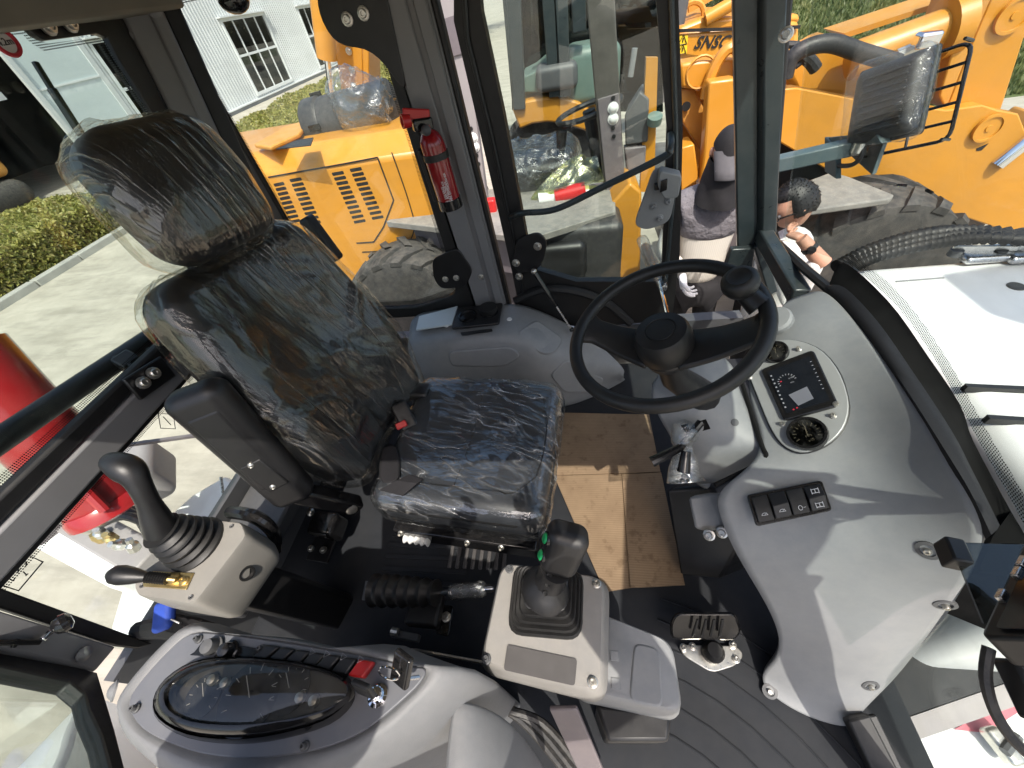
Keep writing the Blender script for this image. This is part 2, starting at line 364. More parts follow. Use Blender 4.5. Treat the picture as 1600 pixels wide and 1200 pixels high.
def dots(name, ax, pitch, col=(.008, .008, .008), rad=.34, rot=0):
    """ceramic dot print on glass: flat print, two object axes"""
    N = NT(name); mp = N.map((1 / pitch,) * 3, rot if rot else (0, 0, 0)); sp = N.n('SeparateXYZ'); N.l(mp, sp.inputs[0])
    a = N.math('SUBTRACT', N.math('FRACT', sp.outputs[ax[0]]), .5); b2 = N.math('SUBTRACT', N.math('FRACT', sp.outputs[ax[1]]), .5)
    d = N.math('SQRT', N.math('ADD', N.math('MULTIPLY', a, a), N.math('MULTIPLY', b2, b2))); k = N.math('LESS_THAN', d, rad)
    tr = N.n('BsdfTransparent'); df = N.n('BsdfDiffuse', i_Color=(*col, 1)); mx = N.n('MixShader'); N.l(k, mx.inputs[0]); N.l(tr.outputs[0], mx.inputs[1]); N.l(df.outputs[0], mx.inputs[2]); N.l(mx.outputs[0], N.out.inputs[0]); MT[name] = N.m
dots('frit_side', (0, 2), .0046, rad=.3); dots('frit_rear', (1, 2), .0046, rad=.3)
from mathutils.bvhtree import BVHTree
def hit(o, px, py):
    bpy.context.view_layer.update(); dg = bpy.context.evaluated_depsgraph_get(); t = BVHTree.FromObject(o, dg); p, n, i, d = t.ray_cast(CAM, ray(px, py))
    if p is None: return PZ(px, py, .4), V((0, 0, 1))
    return p, (n if n.dot(ray(px, py)) < 0 else -n)
# ================================================================ SETTING
GZ = -1.1
def ground_mat(name, c1, c2, sc, bump, patch=.3):
    N = NT(name); B = N.n('BsdfPrincipled', i_Roughness=.9); a = N.noise(sc, 8, .65); p = N.noise(sc * .12, 4, .6, None, .5); st = N.noise(sc * 1.2, 5, .6, N.map((.25, 1, 1)))
    c = N.mix(N.ramp(a, [(.3, 0), (.7, 1)]), c1, c2); c = N.mix(N.math('MULTIPLY', N.ramp(p, [(.42, 0), (.62, 1)]), patch), c, tuple(q * .72 for q in c1)); k9 = N.noise(sc * 1.1, 7, .72, N.map((.3, 1.3, 1), (0, 0, .25)), .4); c = N.mix(N.math('MULTIPLY', N.ramp(k9, [(.46, 0), (.64, 1)]), .6), c, tuple(q * .66 for q in c1)); c = N.mix(N.math('MULTIPLY', N.ramp(st, [(.5, 0), (.72, 1)]), .35), c, tuple(min(1, q * 1.18) for q in c2))
    N.l(c, B.inputs[0]); bp = N.n('Bump', i_Strength=bump, i_Distance=.02); N.l(N.noise(sc * 9, 4, .7), bp.inputs[0]); N.l(bp.outputs[0], B.inputs['Normal']); N.l(B.outputs[0], N.out.inputs[0]); MT[name] = N.m
ground_mat('sandy_concrete', (.36, .325, .265), (.47, .43, .36), 3.0, .5)
ground_mat('soil', (.10, .085, .05), (.16, .13, .07), 6, .8)
ground_mat('turf', (.06, .085, .022), (.10, .125, .035), 2.2, .8)
struct(MB().sheet([[V((x, y, GZ)) for x in (-120, 120)] for y in (-120, 120)], (0, 0, -.3)).build('ground', MT['sandy_concrete']))
struct(MB().sheet([[V((x, y, GZ + .004)) for x in (4.6, 70)] for y in (8.6, 90)], (0, 0, -.003)).build('lawn', MT['turf']))
def leaf_mat(name, cols):
    N = NT(name); B = N.n('BsdfPrincipled', i_Roughness=.5); oi = N.n('NewGeometry'); r = oi.outputs['Random Per Island']
    x = N.n('ValToRGB'); e = x.color_ramp.elements
    while len(e) < len(cols): e.new(.5)
    for i, (q, c) in enumerate(zip(e, cols)): q.position = i / (len(cols) - 1); q.color = (*c, 1)
    N.l(r, x.inputs[0]); N.l(N.mix(.35, x.outputs[0], N.mix(N.noise(.7, 4), tuple(c * .6 for c in cols[0]), cols[-1])), B.inputs[0])
    t = N.n('BsdfTranslucent'); N.l(x.outputs[0], t.inputs[0]); m = N.n('MixShader', i_0=.3); N.l(B.outputs[0], m.inputs[1]); N.l(t.outputs[0], m.inputs[2]); N.l(m.outputs[0], N.out.inputs[0]); MT[name] = N.m
leaf_mat('hedge_leaf', [(.10, .13, .025), (.24, .26, .05), (.38, .37, .08), (.5, .45, .13), (.36, .29, .12)])
leaf_mat('grass_blade', [(.06, .10, .028), (.10, .145, .04), (.16, .19, .06), (.24, .24, .10)])
def hedge(x0, x1, y0, y1, h, nleaf, label):
    t = thing('hedge', label, 'hedge', ((x0 + x1) / 2, (y0 + y1) / 2, GZ)); rd = random.Random(int(abs(x0) * 10)); L = MB(); bm = L.bm
    co = MB().rbox(((x0 + x1) / 2, (y0 + y1) / 2, GZ + h * .45), (x1 - x0 - .25, y1 - y0 - .25, h * .9 - .1), .15, n=3); struct(co.build('hedge_core', MT['soil'], t), 'stuff')
    for _ in range(nleaf):
        f = rd.random(); a = (x1 - x0) * (y1 - y0); b2 = (y1 - y0) * h * 1.3
        x, y = rd.uniform(x0, x1), rd.uniform(y0, y1); top = GZ + h + .16 * noise.noise(V((x * .8, y * .8, 1.3))) + .10 * noise.noise(V((x * 3, y * 3, 7)))
        if f < a / (a + b2): z = top - abs(rd.gauss(0, .07))
        else: x = x1 + .08 * noise.noise(V((y * 2, 3, 1))) - abs(rd.gauss(0, .06)); z = rd.uniform(GZ + .03, top)
        s = rd.uniform(.025, .055); d = V((rd.gauss(0, 1), rd.gauss(0, 1), rd.gauss(.5, 1))).normalized(); e = d.orthogonal().normalized(); g = d.cross(e); k = rd.uniform(0, 6.28); e, g = e * math.cos(k) + g * math.sin(k), g * math.cos(k) - e * math.sin(k); p = V((x, y, z))
        bm.faces.new([bm.verts.new(q) for q in (p - e * s, p + g * s * .5, p + e * s, p - g * s * .5)])
    struct(L.build('hedge_leaves', MT['hedge_leaf'], t), 'stuff')
hedge(-13.2, -9.75, -1.5, 8.3, .62, 70000, 'low clipped yellow-green hedge beside the kerb behind the cab rear window')
hedge(-10.6, -6.4, 8.6, 26, .66, 110000, 'long clipped hedge bed in front of the corrugated factory wall')
kt = thing('kerb', 'pale concrete kerb along the foot of the hedge', 'kerb', (-9.6, 3, GZ))
for i in range(11): MB().box((-9.55 + .006 * (i % 3), -1.6 + i * .92, GZ + .05), (.16, .9, .14)).build('kerb_stone', MT['kerb_stone'], kt, bev=.015)
g = MB(); rd = random.Random(5)
for _ in range(52000):
    u = rd.random() ** 1.5; y = 8.7 + 22 * u; x = 4.7 + rd.random() * (5 + 16 * u + 6); s = rd.uniform(.03, .075) * (1 + u); a = rd.uniform(0, 6.28); e = V((math.cos(a), math.sin(a), 0)) * s * .5; p = V((x, y, GZ))
    g.bm.faces.new([g.bm.verts.new(q) for q in (p - e, p + e, p + V((rd.gauss(0, .4) * s, rd.gauss(0, .4) * s, s * 1.5)))])
tag(g.build('grass', MT['grass_blade']), 'mown green grass on the lawn behind the yellow loaders', 'grass', kind='stuff')
# trees added out of view beyond the lawn for the seat film to reflect
leaf_mat('tree_leaf', [(.03, .05, .012), (.06, .09, .02), (.11, .13, .035), (.15, .13, .045)])
C = MB(); bm = C.bm; rd = random.Random(9)
for k in range(9):
    x, y, h = -6 + 7.5 * k, 34 + 5 * math.sin(k * 2.1), 15 + 2.5 * math.cos(k * 1.7); C.tube([V((x, y, GZ - .2)), V((x + .1, y, GZ + h * .35)), V((x - .1, y + .2, GZ + h * .75))], [.28, .2, .07], 8); cl = [(V((x + rd.gauss(0, h * .14), y + rd.gauss(0, h * .14), GZ + h * rd.uniform(.2, .95))), h * rd.uniform(.09, .16)) for _ in range(24)]
    for _ in range(5200):
        c, rr = rd.choice(cl); p = c + V((rd.gauss(0, 1), rd.gauss(0, 1), rd.gauss(0, .8))).normalized() * rr * rd.random() ** .4; d = V((rd.gauss(0, 1), rd.gauss(0, 1), rd.gauss(.4, 1))).normalized(); e = d.orthogonal().normalized() * rd.uniform(.12, .25); g_ = d.cross(e) * .6
        bm.faces.new([bm.verts.new(q) for q in (p - e, p + g_, p + e, p - g_)])
tag(C.build('added_treeline', MT['tree_leaf']), 'unseen far wood added beyond the lawn for reflections', 'woods', kind='stuff')
# factory
WX = -15.5
fb = thing('factory_building', 'white corrugated metal factory hall with gridded windows behind the hedge', 'building', (WX, 25, GZ))
wins = [(15.6, 19.35), (22.95, 26.8), (30.55, 34.4), (38.1, 42), (45.7, 49.5)]
def corr(y0, y1, z0, z1, m):
    n = max(1, int((y1 - y0) / .2)); rows = [[], []]
    for i in range(n + 1):
        yy = y0 + (y1 - y0) * i / n; st = (y1 - y0) / n
        for dy, dx in ((0, 0), (.28, 0), (.4, .07), (.84, .07)):
            if i == n and dy > 0: break
            rows[0].append(V((WX + dx, yy + dy * st, z0))); rows[1].append(V((WX + dx, yy + dy * st, z1)))
    m.sheet(rows, (-.12, 0, 0))
m = MB(); ys = [15.3]
for a, b2 in wins: corr(ys[-1], a, -.93, 7, m); corr(a, b2, 2.05, 7, m); corr(a, b2, -.93, -.80, m); ys.append(b2)
corr(ys[-1], 54, -.93, 7, m); m.build('corrugated_wall', MT['wall_metal'], fb, ang=10)
MB().box((WX - .05, 34.6, -1.6), (.34, 38.6, 1.3)).build('plinth', MT['concrete_plinth'], fb)
MB().box((WX + .1, 34.6, -.935), (.16, 38.7, .05)).build('drip_rail', MT['window_frame'], fb)
for a, b2 in wins:
    w = ring([V((WX + .02, *q)) for q in ((a, -.82), (b2, -.82), (b2, 2.07), (a, 2.07))], [V((WX + .02, *q)) for q in ((a + .12, -.70), (b2 - .12, -.70), (b2 - .12, 1.95), (a + .12, 1.95))], (.1, 0, 0)).build('window', MT['window_frame'], fb)
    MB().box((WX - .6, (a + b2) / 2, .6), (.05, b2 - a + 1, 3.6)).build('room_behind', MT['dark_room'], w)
    mm = MB()
    for k in range(1, 4): mm.box((WX + .05, a + (b2 - a) * k / 4, .62), (.05, .07, 2.7))
    mm.box((WX + .055, (a + b2) / 2, .72), (.05, b2 - a - .2, .09)); mm.build('mullion', MT['window_frame'], w)
    for k in range(4):
        for z0, z1 in ((-.70, .67), (.77, 1.95)): MB().box((WX + .03, a + (b2 - a) * (k + .5) / 4, (z0 + z1) / 2), (.012, (b2 - a) / 4 - .06, z1 - z0)).build('pane', MT['glass_window'], w)
    MB().box((WX + .16, (a + b2) / 2, 2.1), (.22, b2 - a + .25, .05)).build('window_head', MT['window_frame'], w)
dr = MB().box((WX + .12, 13.95, .9), (.1, 2.35, 4.6)).build('sliding_door', MT['panel_white'], fb, bev=.01)
for z in (1.2, -.4): MB().box((WX + .18, 13.95, z), (.03, 2.33, .05)).build('door_rail', MT['window_frame'], dr)
MB().box((WX + .2, 12.75, .9), (.1, .16, 4.6)).build('door_edge', MT['wall_metal'], dr)
MB().box((WX + .1, 15.22, 2), (.2, .2, 6.6)).build('corner_trim', MT['wall_metal'], fb); MB().box((WX + .08, 15.45, 2), (.12, .1, 6.6)).build('corner_trim', MT['window_frame'], fb)
MB().box((WX + .1, 9.4, 5.2), (.2, 12, 4)).build('wall_over_door', MT['panel_white'], fb)
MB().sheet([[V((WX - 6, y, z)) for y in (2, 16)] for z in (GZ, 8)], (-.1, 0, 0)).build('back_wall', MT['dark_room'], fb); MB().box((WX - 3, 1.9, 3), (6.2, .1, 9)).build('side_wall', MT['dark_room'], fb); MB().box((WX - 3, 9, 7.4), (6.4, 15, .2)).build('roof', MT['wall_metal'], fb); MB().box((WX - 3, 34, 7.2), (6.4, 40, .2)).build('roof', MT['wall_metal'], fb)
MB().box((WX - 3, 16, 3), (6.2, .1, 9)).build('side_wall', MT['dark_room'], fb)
ex = thing('stored_excavator', 'yellow excavator half hidden in the dark factory doorway', 'excavator', (-17, 10.2, GZ))
MB().rbox((-17, 9.2, .2), (2, 3.6, 1.1), .2, n=2).build('body', MT['yellow_worn'], ex); MB().rbox((-17, 9.2, -.75), (2.4, 3.6, .65), .3, n=2).build('track', MT['tyre'], ex); MB().rbox((-17.2, 10.4, 1.3), (1.2, 1.1, 1.3), .1, n=2).build('cab', MT['black_gloss'], ex)
MB().box((-15.9, 11.9, 1.25), (.03, .9, .18)).build('sign_strip', MT['print_white'], ex)

# ================================================================ CAB SHELL
cab = thing('loader_cab', 'dark framed glazed operator cab of the white machine around the seat', 'cab', (-.25, .75, 0))
L = lambda px, py: PY(px, py, 1.5)
def ext(a, b2, z): d = b2 - a; return a + d * ((z - a.z) / d.z)
MB().box((-.31, .805, 1.69), (1.94, 1.58, .12)).build('roof', MT['grey_dark'], cab, bev=.02)
MB().box((-.33, .80, 1.622), (1.86, 1.5, .016)).build('roof_lining', MT['lining'], cab)
hz = PX(100, 33, -1.08).z
MB().box((-1.14, .74, (hz + 1.64) / 2), (.12, 1.50, 1.64 - hz)).build('rear_header', MT['lining'], cab, bev=.008)
# B pillar
tl, bl = L(584, 0), L(738, 475); tr, br = L(672, 0), L(788, 462)
bl = ext(tl, bl, .40); br = ext(tr, br, .40); tl = ext(tl, bl, 1.64); tr = ext(tr, br, 1.64)
bp = MB().prism([tl, tr, br, bl], (0, .07, 0)).build('door_pillar', MT['pillar_grey'], cab, bev=.006)
mid = lambda a, b2, t: a * (1 - t) + b2 * t
for t0, t1, d in ((.10, .58, .010), (.70, .95, .014)):
    MB().prism([mid(tl, tr, t0), mid(tl, tr, t1), mid(bl, br, t1), mid(bl, br, t0)], (0, -d, 0)).build('pillar_rib', MT['pillar_grey'], bp, bev=.005)
MB().prism([mid(tl, tr, 1.0), mid(tl, tr, 1.12), mid(bl, br, 1.10), mid(bl, br, 1.0)], (0, .05, 0)).build('door_seal', MT['black_rubber'], cab, bev=.006)
bolt(bp, L(752, 430) + V((0, -.014, 0)), (0, -1, 0), .008)
# rear side window (left)
r0, r1 = L(594, 75), L(693, 397)
inn = [V((-1.165, 1.5, 1.61)), ext(r0, r1, 1.61), L(716, 459), L(650, 481), V((-1.165, 1.5, .49))]
out = [V((-1.235, 1.5, 1.66)), ext(tl, bl, 1.66) + V((.01, 0, 0)), ext(tl, bl, .42) + V((.02, 0, 0)), V((-.62, 1.5, .415)), V((-1.235, 1.5, .42))]
sw = ring(rpoly(out, .01), rpoly(inn, .06), (0, .03, 0)).build('side_window_frame', MT['black_rubber'], cab, bev=.004)
gl = [p + V((0, .018, 0)) for p in inn]; MB().prism(rpoly(gl, .06), (0, .005, 0)).build('side_window_pane', MT['glass'], sw)
ctr = sum(gl, V()) / 5; ring([p + V((0, -.004, 0)) for p in rpoly(gl, .06)], [p + (ctr - p).normalized() * .03 + V((0, -.004, 0)) for p in rpoly(gl, .06)], (0, .002, 0)).build('dot_print', MT['frit_side'], sw)
bt = MB().prism(rpoly([L(*q) + V((0, -.004, 0)) for q in ((497, -40), (500, 22), (528, 70), (585, 76), (640, 150), (600, -40))], .05), (0, -.012, 0)).build('glass_bracket', MT['black_plastic'], sw, bev=.003)
for q in ((546, 29), (571, 20)): bolt(bt, L(*q) + V((0, -.017, 0)), (0, -1, 0), .011)
bt = MB().prism(rpoly([L(*q) + V((0, -.004, 0)) for q in ((676, 402), (678, 432), (690, 449), (728, 446), (740, 420), (716, 384))], .03), (0, -.012, 0)).build('glass_bracket', MT['black_plastic'], sw, bev=.003)
for q in ((697, 433), (714, 431)): bolt(bt, L(*q) + V((0, -.017, 0)), (0, -1, 0), .009)
dm = MB().ball(PY(365, 0, 1.46), (.045, .03, .03)).build('window_latch', MT['black_gloss'], sw)
# C pillar left
ct, cb = PX(216, 10, -1.18), PX(300, 185, -1.18); cb = ext(ct, cb, .40); ct = ext(ct, cb, 1.64)
sd = V((.62, .78, 0)).normalized()
cp = MB().bar(ct, cb, .105, .05, sd).build('corner_pillar', MT['pillar_grey'], cab, bev=.008)
MB().bar(ct + sd * .03 + V((.018, -.014, 0)), cb + sd * .03 + V((.018, -.014, 0)), .035, .03, sd).build('pillar_rib', MT['pillar_grey'], cp, bev=.006)
MB().bar(ct + sd * .075, cb + sd * .075, .05, .045, sd).build('window_seal', MT['black_rubber'], cp, bev=.006)
MB().bar(ct - sd * .078, cb - sd * .078, .05, .045, sd).build('window_seal', MT['black_rubber'], cp, bev=.006)
nn = sd.cross(V((0, 0, 1))); nn = nn if nn.dot(CAM - ct) > 0 else -nn
for q in ((209, 56), (238, 13)):
    p = PL(*q, ct + nn * (.026 if q[0] < 220 else .05), nn); dome(cp, p, nn, .016, MT['pillar_grey'])
# rear window wall x = -1.2
R = lambda px, py, o=0: PX(px, py, -1.2 + o)
MB().box((-1.21, .78, .835), (.05, 1.42, .072)).build('rear_bar', MT['pillar_grey'], cab, bev=.006)
up = MB().box((-1.21, .78, .895), (.035, 1.42, .04)).build('rear_window_seal', MT['black_rubber'], cab, bev=.008)
MB().box((-1.212, .78, .79), (.03, 1.42, .016)).build('rear_window_seal', MT['black_rubber'], cab, bev=.004)
MB().box((-1.22, .76, 1.265), (.005, 1.36, .72)).build('rear_upper_pane', MT['glass_tint'], cab)
MB().box((-1.22, .76, .60), (.005, 1.34, .40)).build('rear_lower_pane', MT['glass'], cab)
MB().box((-1.215, .76, .926), (.001, 1.36, .018)).build('dot_print', MT['frit_rear'], cab); MB().prism([R(*q, -.013) for q in ((-30, 42), (44, 42), (60, 62), (76, 68), (152, 58), (166, 64), (183, 95), (232, 174), (222, 178), (175, 102), (158, 72), (148, 68), (70, 80), (50, 68), (36, 54), (-30, 54))], (-.001, 0, 0)).build('dot_print', MT['frit_rear'], cab)
MB().box((-1.215, .76, .774), (.001, 1.36, .02)).build('dot_print', MT['frit_rear'], cab)
hb = MB().prism([R(*q) for q in ((-30, 40), (42, 41), (56, 55), (72, 63), (152, 52), (168, 58), (186, 92), (240, 178), (290, 178), (215, 5), (-30, 5))], (-.02, 0, 0)).build('rear_window_bracket', MT['black_plastic'], cab, bev=.003)
for q in ((75, 40), (109, 36)): bolt(hb, R(*q, .012), (1, 0, -.3), .012)
tb = MB().tube([PX(-40, 715, -1.33), PX(265, 508, -1.33)], .028, 12).build('rear_guard_tube', MT['black_plastic'], cab)
bk = MB()
bk.bar(PX(182, 562, -1.31), PX(236, 588, -1.2), .035, .012).bar(PX(236, 548, -1.27), PX(246, 580, -1.19), .03, .012).bar(PX(205, 610, -1.18), PX(262, 572, -1.18), .012, .07, (1, 0, 0))
bk = bk.build('hinge_bracket', MT['black_plastic'], cab, bev=.004)
MB().bar(PX(190, 560, -1.30), PX(213, 573, -1.26), .05, .05).build('hinge_block', MT['black_plastic'], bk, bev=.006)
for q in ((224, 598), (240, 583)): bolt(bk, PX(*q, -1.165), (1, 0, .3), .011)
# stickers on the lower rear pane
st = MB().tube([R(*q, -.014) for q in ((32, 862), (67, 878), (29, 923), (-4, 912))], .0018, 4, True)
for a, b2 in (((36, 876), (42, 880)), ((42, 880), (40, 885)), ((26, 890), (32, 890)), ((29, 886), (28, 895)), ((12, 888), (9, 892)), ((9, 892), (15, 895)), ((40, 900), (44, 896)), ((14, 904), (21, 908)), ((21, 908), (23, 903)), ((20, 892), (16, 891)), ((36, 893), (41, 898))): st.tube([R(*a, -.014), R(*b2, -.014)], .0012, 4)
st.build('arrow_sticker', MT['print_black'], cab)
MB().tube([R(*q, -.014) for q in ((247, 645), (271, 648), (274, 670), (251, 669))], .0015, 4, True).tube([R(255, 651, -.014), R(267, 664, -.014)], .0012, 4).build('arrow_sticker', MT['print_black'], cab)
# height sticker on the upper pane
c0 = R(8, 65, -.012); rad = (R(30, 84, -.012) - c0).length
hs = MB().tube([c0 + V((0, math.cos(k / 18 * math.pi) * rad, math.sin(k / 18 * math.pi) * rad)) for k in range(36)], .0045, 5, True).build('height_sticker', MT['print_red'], cab)
MB().prism([c0 + V((-.001, math.cos(k / 12 * math.pi) * rad, math.sin(k / 12 * math.pi) * rad)) for k in range(24)], (-.0008, 0, 0)).build('sticker_disc', MT['print_white'], hs)
text('4.2m', c0 + V((.001, -rad * .8, -rad * .25)), (0, 1, 0), (1, 0, 0), rad * .75, MT['print_black'], hs)
wp = MB().bar(PX(54, 96, -1.26), PX(126, 212, -1.26), .012, .012); wp.bar(PX(80, 138, -1.25), PX(128, 212, -1.25), .02, .012); wp.build('rear_wiper', MT['black_plastic'], cab, bev=.003)
# C pillar right, latch
q3 = [PX(*q, -1.17) for q in ((-60, 934), (182, 1010), (150, 1048), (101, 1036), (-60, 1000))]
cr = MB().prism(q3, (-.04, -.02, -.01)).build('corner_pillar', MT['pillar_grey'], cab, bev=.005)
MB().prism([PX(*q, -1.19) for q in ((-60, 896), (0, 918), (240, 1006), (215, 1014), (180, 1010), (0, 950), (-60, 934))], (-.03, 0, 0)).build('window_seal', MT['black_rubber'], cr, bev=.004)
nl = plane3(*[PX(*q, -1.17) for q in ((0, 952), (182, 1010), (101, 1036))])[1]
lt = MB().bar(PX(-20, 1004, -1.16), PX(60, 1003, -1.16), .02, .01, nl).bar(PX(20, 1012, -1.155), PX(28, 998, -1.155), .008, .008).build('latch_plate', MT['black_gloss'], cr, bev=.002)
MB().bar(PX(66, 1000, -1.12), PX(80, 986, -1.12), .010, .010).build('latch_stem', MT['chrome'], cr, bev=.002)
MB().lathe([(.006, -.004), (.016, .002), (.021, .012), (.019, .022), (.010, .028)], PX(84, 982, -1.12), PX(106, 970, -1.11) - PX(84, 982, -1.12), 16).build('latch_knob', MT['black_gloss'], cr)
dome(cr, PX(132, 1022, -1.16), nl, .013, MT['pillar_grey'])
# right rear quarter window (its plane turns outwards to the door)
qn = V((.2, .45, 0)).normalized(); q0 = V((-1.2, .05, .5)); Q = lambda px, py, o=0: PL(px, py, q0 + qn * o, qn)
iq = [Q(*p) for p in ((-70, 1024), (35, 1047), (110, 1064), (134, 1084), (141, 1110), (160, 1150), (190, 1260), (-70, 1260))]
oq = [Q(*p) for p in ((-70, 1008), (35, 1025), (112, 1040), (152, 1050), (163, 1085), (180, 1140), (215, 1275), (-70, 1275))]
qw = ring(oq, iq, -qn * .03).build('quarter_window_frame', MT['black_rubber'], cab, bev=.004)
MB().prism([p - qn * .012 for p in iq], -qn * .005).build('quarter_window_pane', MT['glass_tint'], qw)
# left A pillar and lower front members
A = lambda px, py: PY(px, py, 1.5)
a0, a1 = ext(A(1145, 0), A(1152, 380), 1.64), A(1152, 380); b0, b1 = ext(A(1182, 0), A(1182, 365), 1.64), A(1182, 366); c0_, c1_ = ext(A(1218, 0), A(1205, 360), 1.64), A(1205, 360); d0, d1 = ext(A(1240, 0), A(1213, 343), 1.64), A(1208, 372)
b2_, b3_ = ext(A(1196, 0), A(1196, 365), 1.64), A(1196, 385); a1 = A(1152, 398)
ap = MB().prism([a0, b2_, b3_, a1], (.01, .05, 0)).build('windscreen_pillar', MT['pillar_teal'], cab, bev=.006)
MB().prism([b0, c0_, c1_, b1], (.012, -.025, 0)).build('pillar_flange', MT['pillar_teal'], ap, bev=.006)
MB().prism([c0_, d0, d1, c1_], (.01, .03, 0)).build('windscreen_seal', MT['black_rubber'], ap, bev=.006)
MB().prism([A(*q) for q in ((1140, 384), (1176, 382), (1172, 412), (1130, 412))], (0, -.03, 0)).build('pillar_foot', MT['pillar_teal'], ap, bev=.005)
bolt(ap, PX(1228, 54, .56), (-.3, -.8, .2), .011)
f0, f1 = V(A(1186, 368)), PX(1262, 462, .72)
lb = MB().bar(A(1192, 366), PX(1250, 464, .71), .055, .05, (0, 0, 1)).build('lower_front_bar', MT['pillar_teal'], cab, bev=.006)
MB().tube([A(1208, 362), A(1213, 378), PX(1262, 424, .73), PX(1296, 452, .75)], .014, 8).build('windscreen_seal', MT['black_rubber'], cab)
MB().bar(A(1182, 380), PZ(1205, 455, .45), .035, .05, (1, 0, 0)).build('lower_pillar', MT['pillar_teal'], cab, bev=.005)
MB().prism([A(*q) for q in ((1190, 392), (1245, 470), (1205, 480))], (0, .005, 0)).build('lower_front_pane', MT['glass'], cab)
# windscreen: curved bottom edge, leaning back to the roof
E2 = [PX(1300, 446, .76), PX(1325, 412, .79), PX(1395, 472, .80), PX(1460, 560, .80), PX(1530, 690, .785), PX(1590, 800, .77), PX(1640, 900, .755)]
E2s = bez(E2[1:], 6)
rows = []
for t in [i / 8 for i in range(9)]:
    rows.append([p * (1 - t) + V((.60 - .03 * abs(p.y - .7), p.y * (1.0) + (.12 * max(0, p.y - 1.0)), 1.62)) * t for p in [V((.765, 1.42, .70))] + E2s + [V((.73, -.02, .74))]])
ws = MB().sheet(rows, (.005, 0, 0)).build('windscreen', MT['glass'], cab, ang=60)
fr = [[p + V((-.003, 0, .003)), p + (V((.60, p.y, 1.62)) - p).normalized() * .035 + V((-.003, 0, .003))] for p in E2s]
N = NT('frit_screen'); mp = N.map((1 / .0052,) * 3); sp = N.n('SeparateXYZ'); N.l(mp, sp.inputs[0]); aa = N.math('SUBTRACT', N.math('FRACT', sp.outputs[1]), .5); bb = N.math('SUBTRACT', N.math('FRACT', sp.outputs[2]), .5); dd = N.math('SQRT', N.math('ADD', N.math('MULTIPLY', aa, aa), N.math('MULTIPLY', bb, bb))); kk = N.math('LESS_THAN', dd, .33)
tr_ = N.n('BsdfTransparent'); df_ = N.n('BsdfDiffuse', i_Color=(.01, .01, .01, 1)); mx_ = N.n('MixShader'); N.l(kk, mx_.inputs[0]); N.l(tr_.outputs[0], mx_.inputs[1]); N.l(df_.outputs[0], mx_.inputs[2]); N.l(mx_.outputs[0], N.out.inputs[0])
MB().grid(fr).build('dot_print', N.m, ws, ang=60)
# right-hand door pillar, header and sill (the open doorway the picture is taken from)
MB().bar((-.50, -.125, .66), (-.46, -.075, 1.63), .11, .06, (1, 0, 0)).build('door_pillar', MT['pillar_teal'], cab, bev=.006)
MB().bar((-.45, .0, 1.665), (.62, .0, 1.665), .05, .05).build('door_header', MT['pillar_teal'], cab, bev=.006)
# right A pillar (outside the frame, carries the monitor)
MB().bar((.74, -.06, .02), (.60, -.06, 1.64), .06, .07).build('windscreen_pillar', MT['pillar_teal'], cab, bev=.006)
# door on the left, hinged at the rear pillar, slightly ajar
dn = V((-.12, -1, 0)).normalized(); d0_ = V((-.22, 1.52, .6)); D = lambda px, py, o=0: PL(px, py, d0_ + dn * o, dn)
do = [(709, -60), (709, 33), (760, 250), (800, 425), (815, 500), (920, 512), (1050, 500), (1062, 400), (1067, 200), (1060, 0), (1058, -60)]
di = [(745, -60), (752, 18), (787, 180), (815, 330), (832, 420), (900, 440), (1034, 440), (1035, 400), (1042, 200), (1026, 10), (1020, -60)]
door = thing('cab_door', 'black framed glass cab door standing ajar beyond the steering wheel', 'door', (-.1, 1.52, .3))

df = ring([D(*q) for q in do], [D(*q) for q in di], -dn * .035).build('door_frame', MT['black_rubber'], door, bev=.006)
MB().prism([D(*q, -.018) for q in di], -dn * .005).build('door_pane', MT['glass_tint'], door)
MB().tube([D(1047, -60, .012), D(1049, 0, .012), D(1056, 200, .012), D(1056, 262, .012), D(1040, 440, .012)], .008, 8).build('door_edge_trim', MT['pillar_teal'], door)
MB().tube([D(q, w, .008) for q, w in ((722, -60), (730, 60), (772, 230), (806, 390), (820, 470))], .007, 6).build('door_seal', MT['black_plastic'], door)
pts = [D(q, w, .07) for q, w in ((800, 352), (816, 333), (868, 327), (940, 293), (1035, 246), (1047, 232))] + [D(1048, 210, .01)]
MB().tube(bez([D(797, 340, .01)] + pts[1:], 6), .011, 10).build('grab_rail', MT['pillar_teal'], door)
lk = MB().prism(rpoly([D(*q, .018) for q in ((1022, 258), (1062, 268), (1046, 345), (1010, 358), (990, 350))], .03), dn * .012).build('lock_plate', MT['grey_plastic'], door, bev=.003)
kb = MB().prism(rpoly([D(*q, .03) for q in ((1030, 258), (1064, 266), (1058, 300), (1036, 302), (1026, 280))], .012), dn * .05).build('lock_box', MT['grey_plastic'], lk, bev=.006)
MB().prism([D(*q, .082) for q in ((1033, 282), (1043, 278), (1042, 296), (1031, 300))], dn * .006).build('lock_catch', MT['black_gloss'], lk, bev=.002)
MB().bar(D(1022, 292, .05), D(1042, 288, .05), .02, .02).build('lock_lever', MT['black_gloss'], lk, bev=.003)
for q in ((1021, 322), (1044, 314), (1031, 341)): bolt(lk, D(*q, .03), dn, .009, MT['grey_plastic'])
hg = MB().prism(rpoly([D(*q, .006) for q in ((808, 372), (842, 360), (856, 375), (850, 405), (836, 424), (812, 425), (800, 410))], .03), dn * .012).build('hinge_plate', MT['black_plastic'], door, bev=.003)
for q in ((806, 411), (811, 432), (840, 385)): bolt(hg, D(*q, .02), dn, .011)
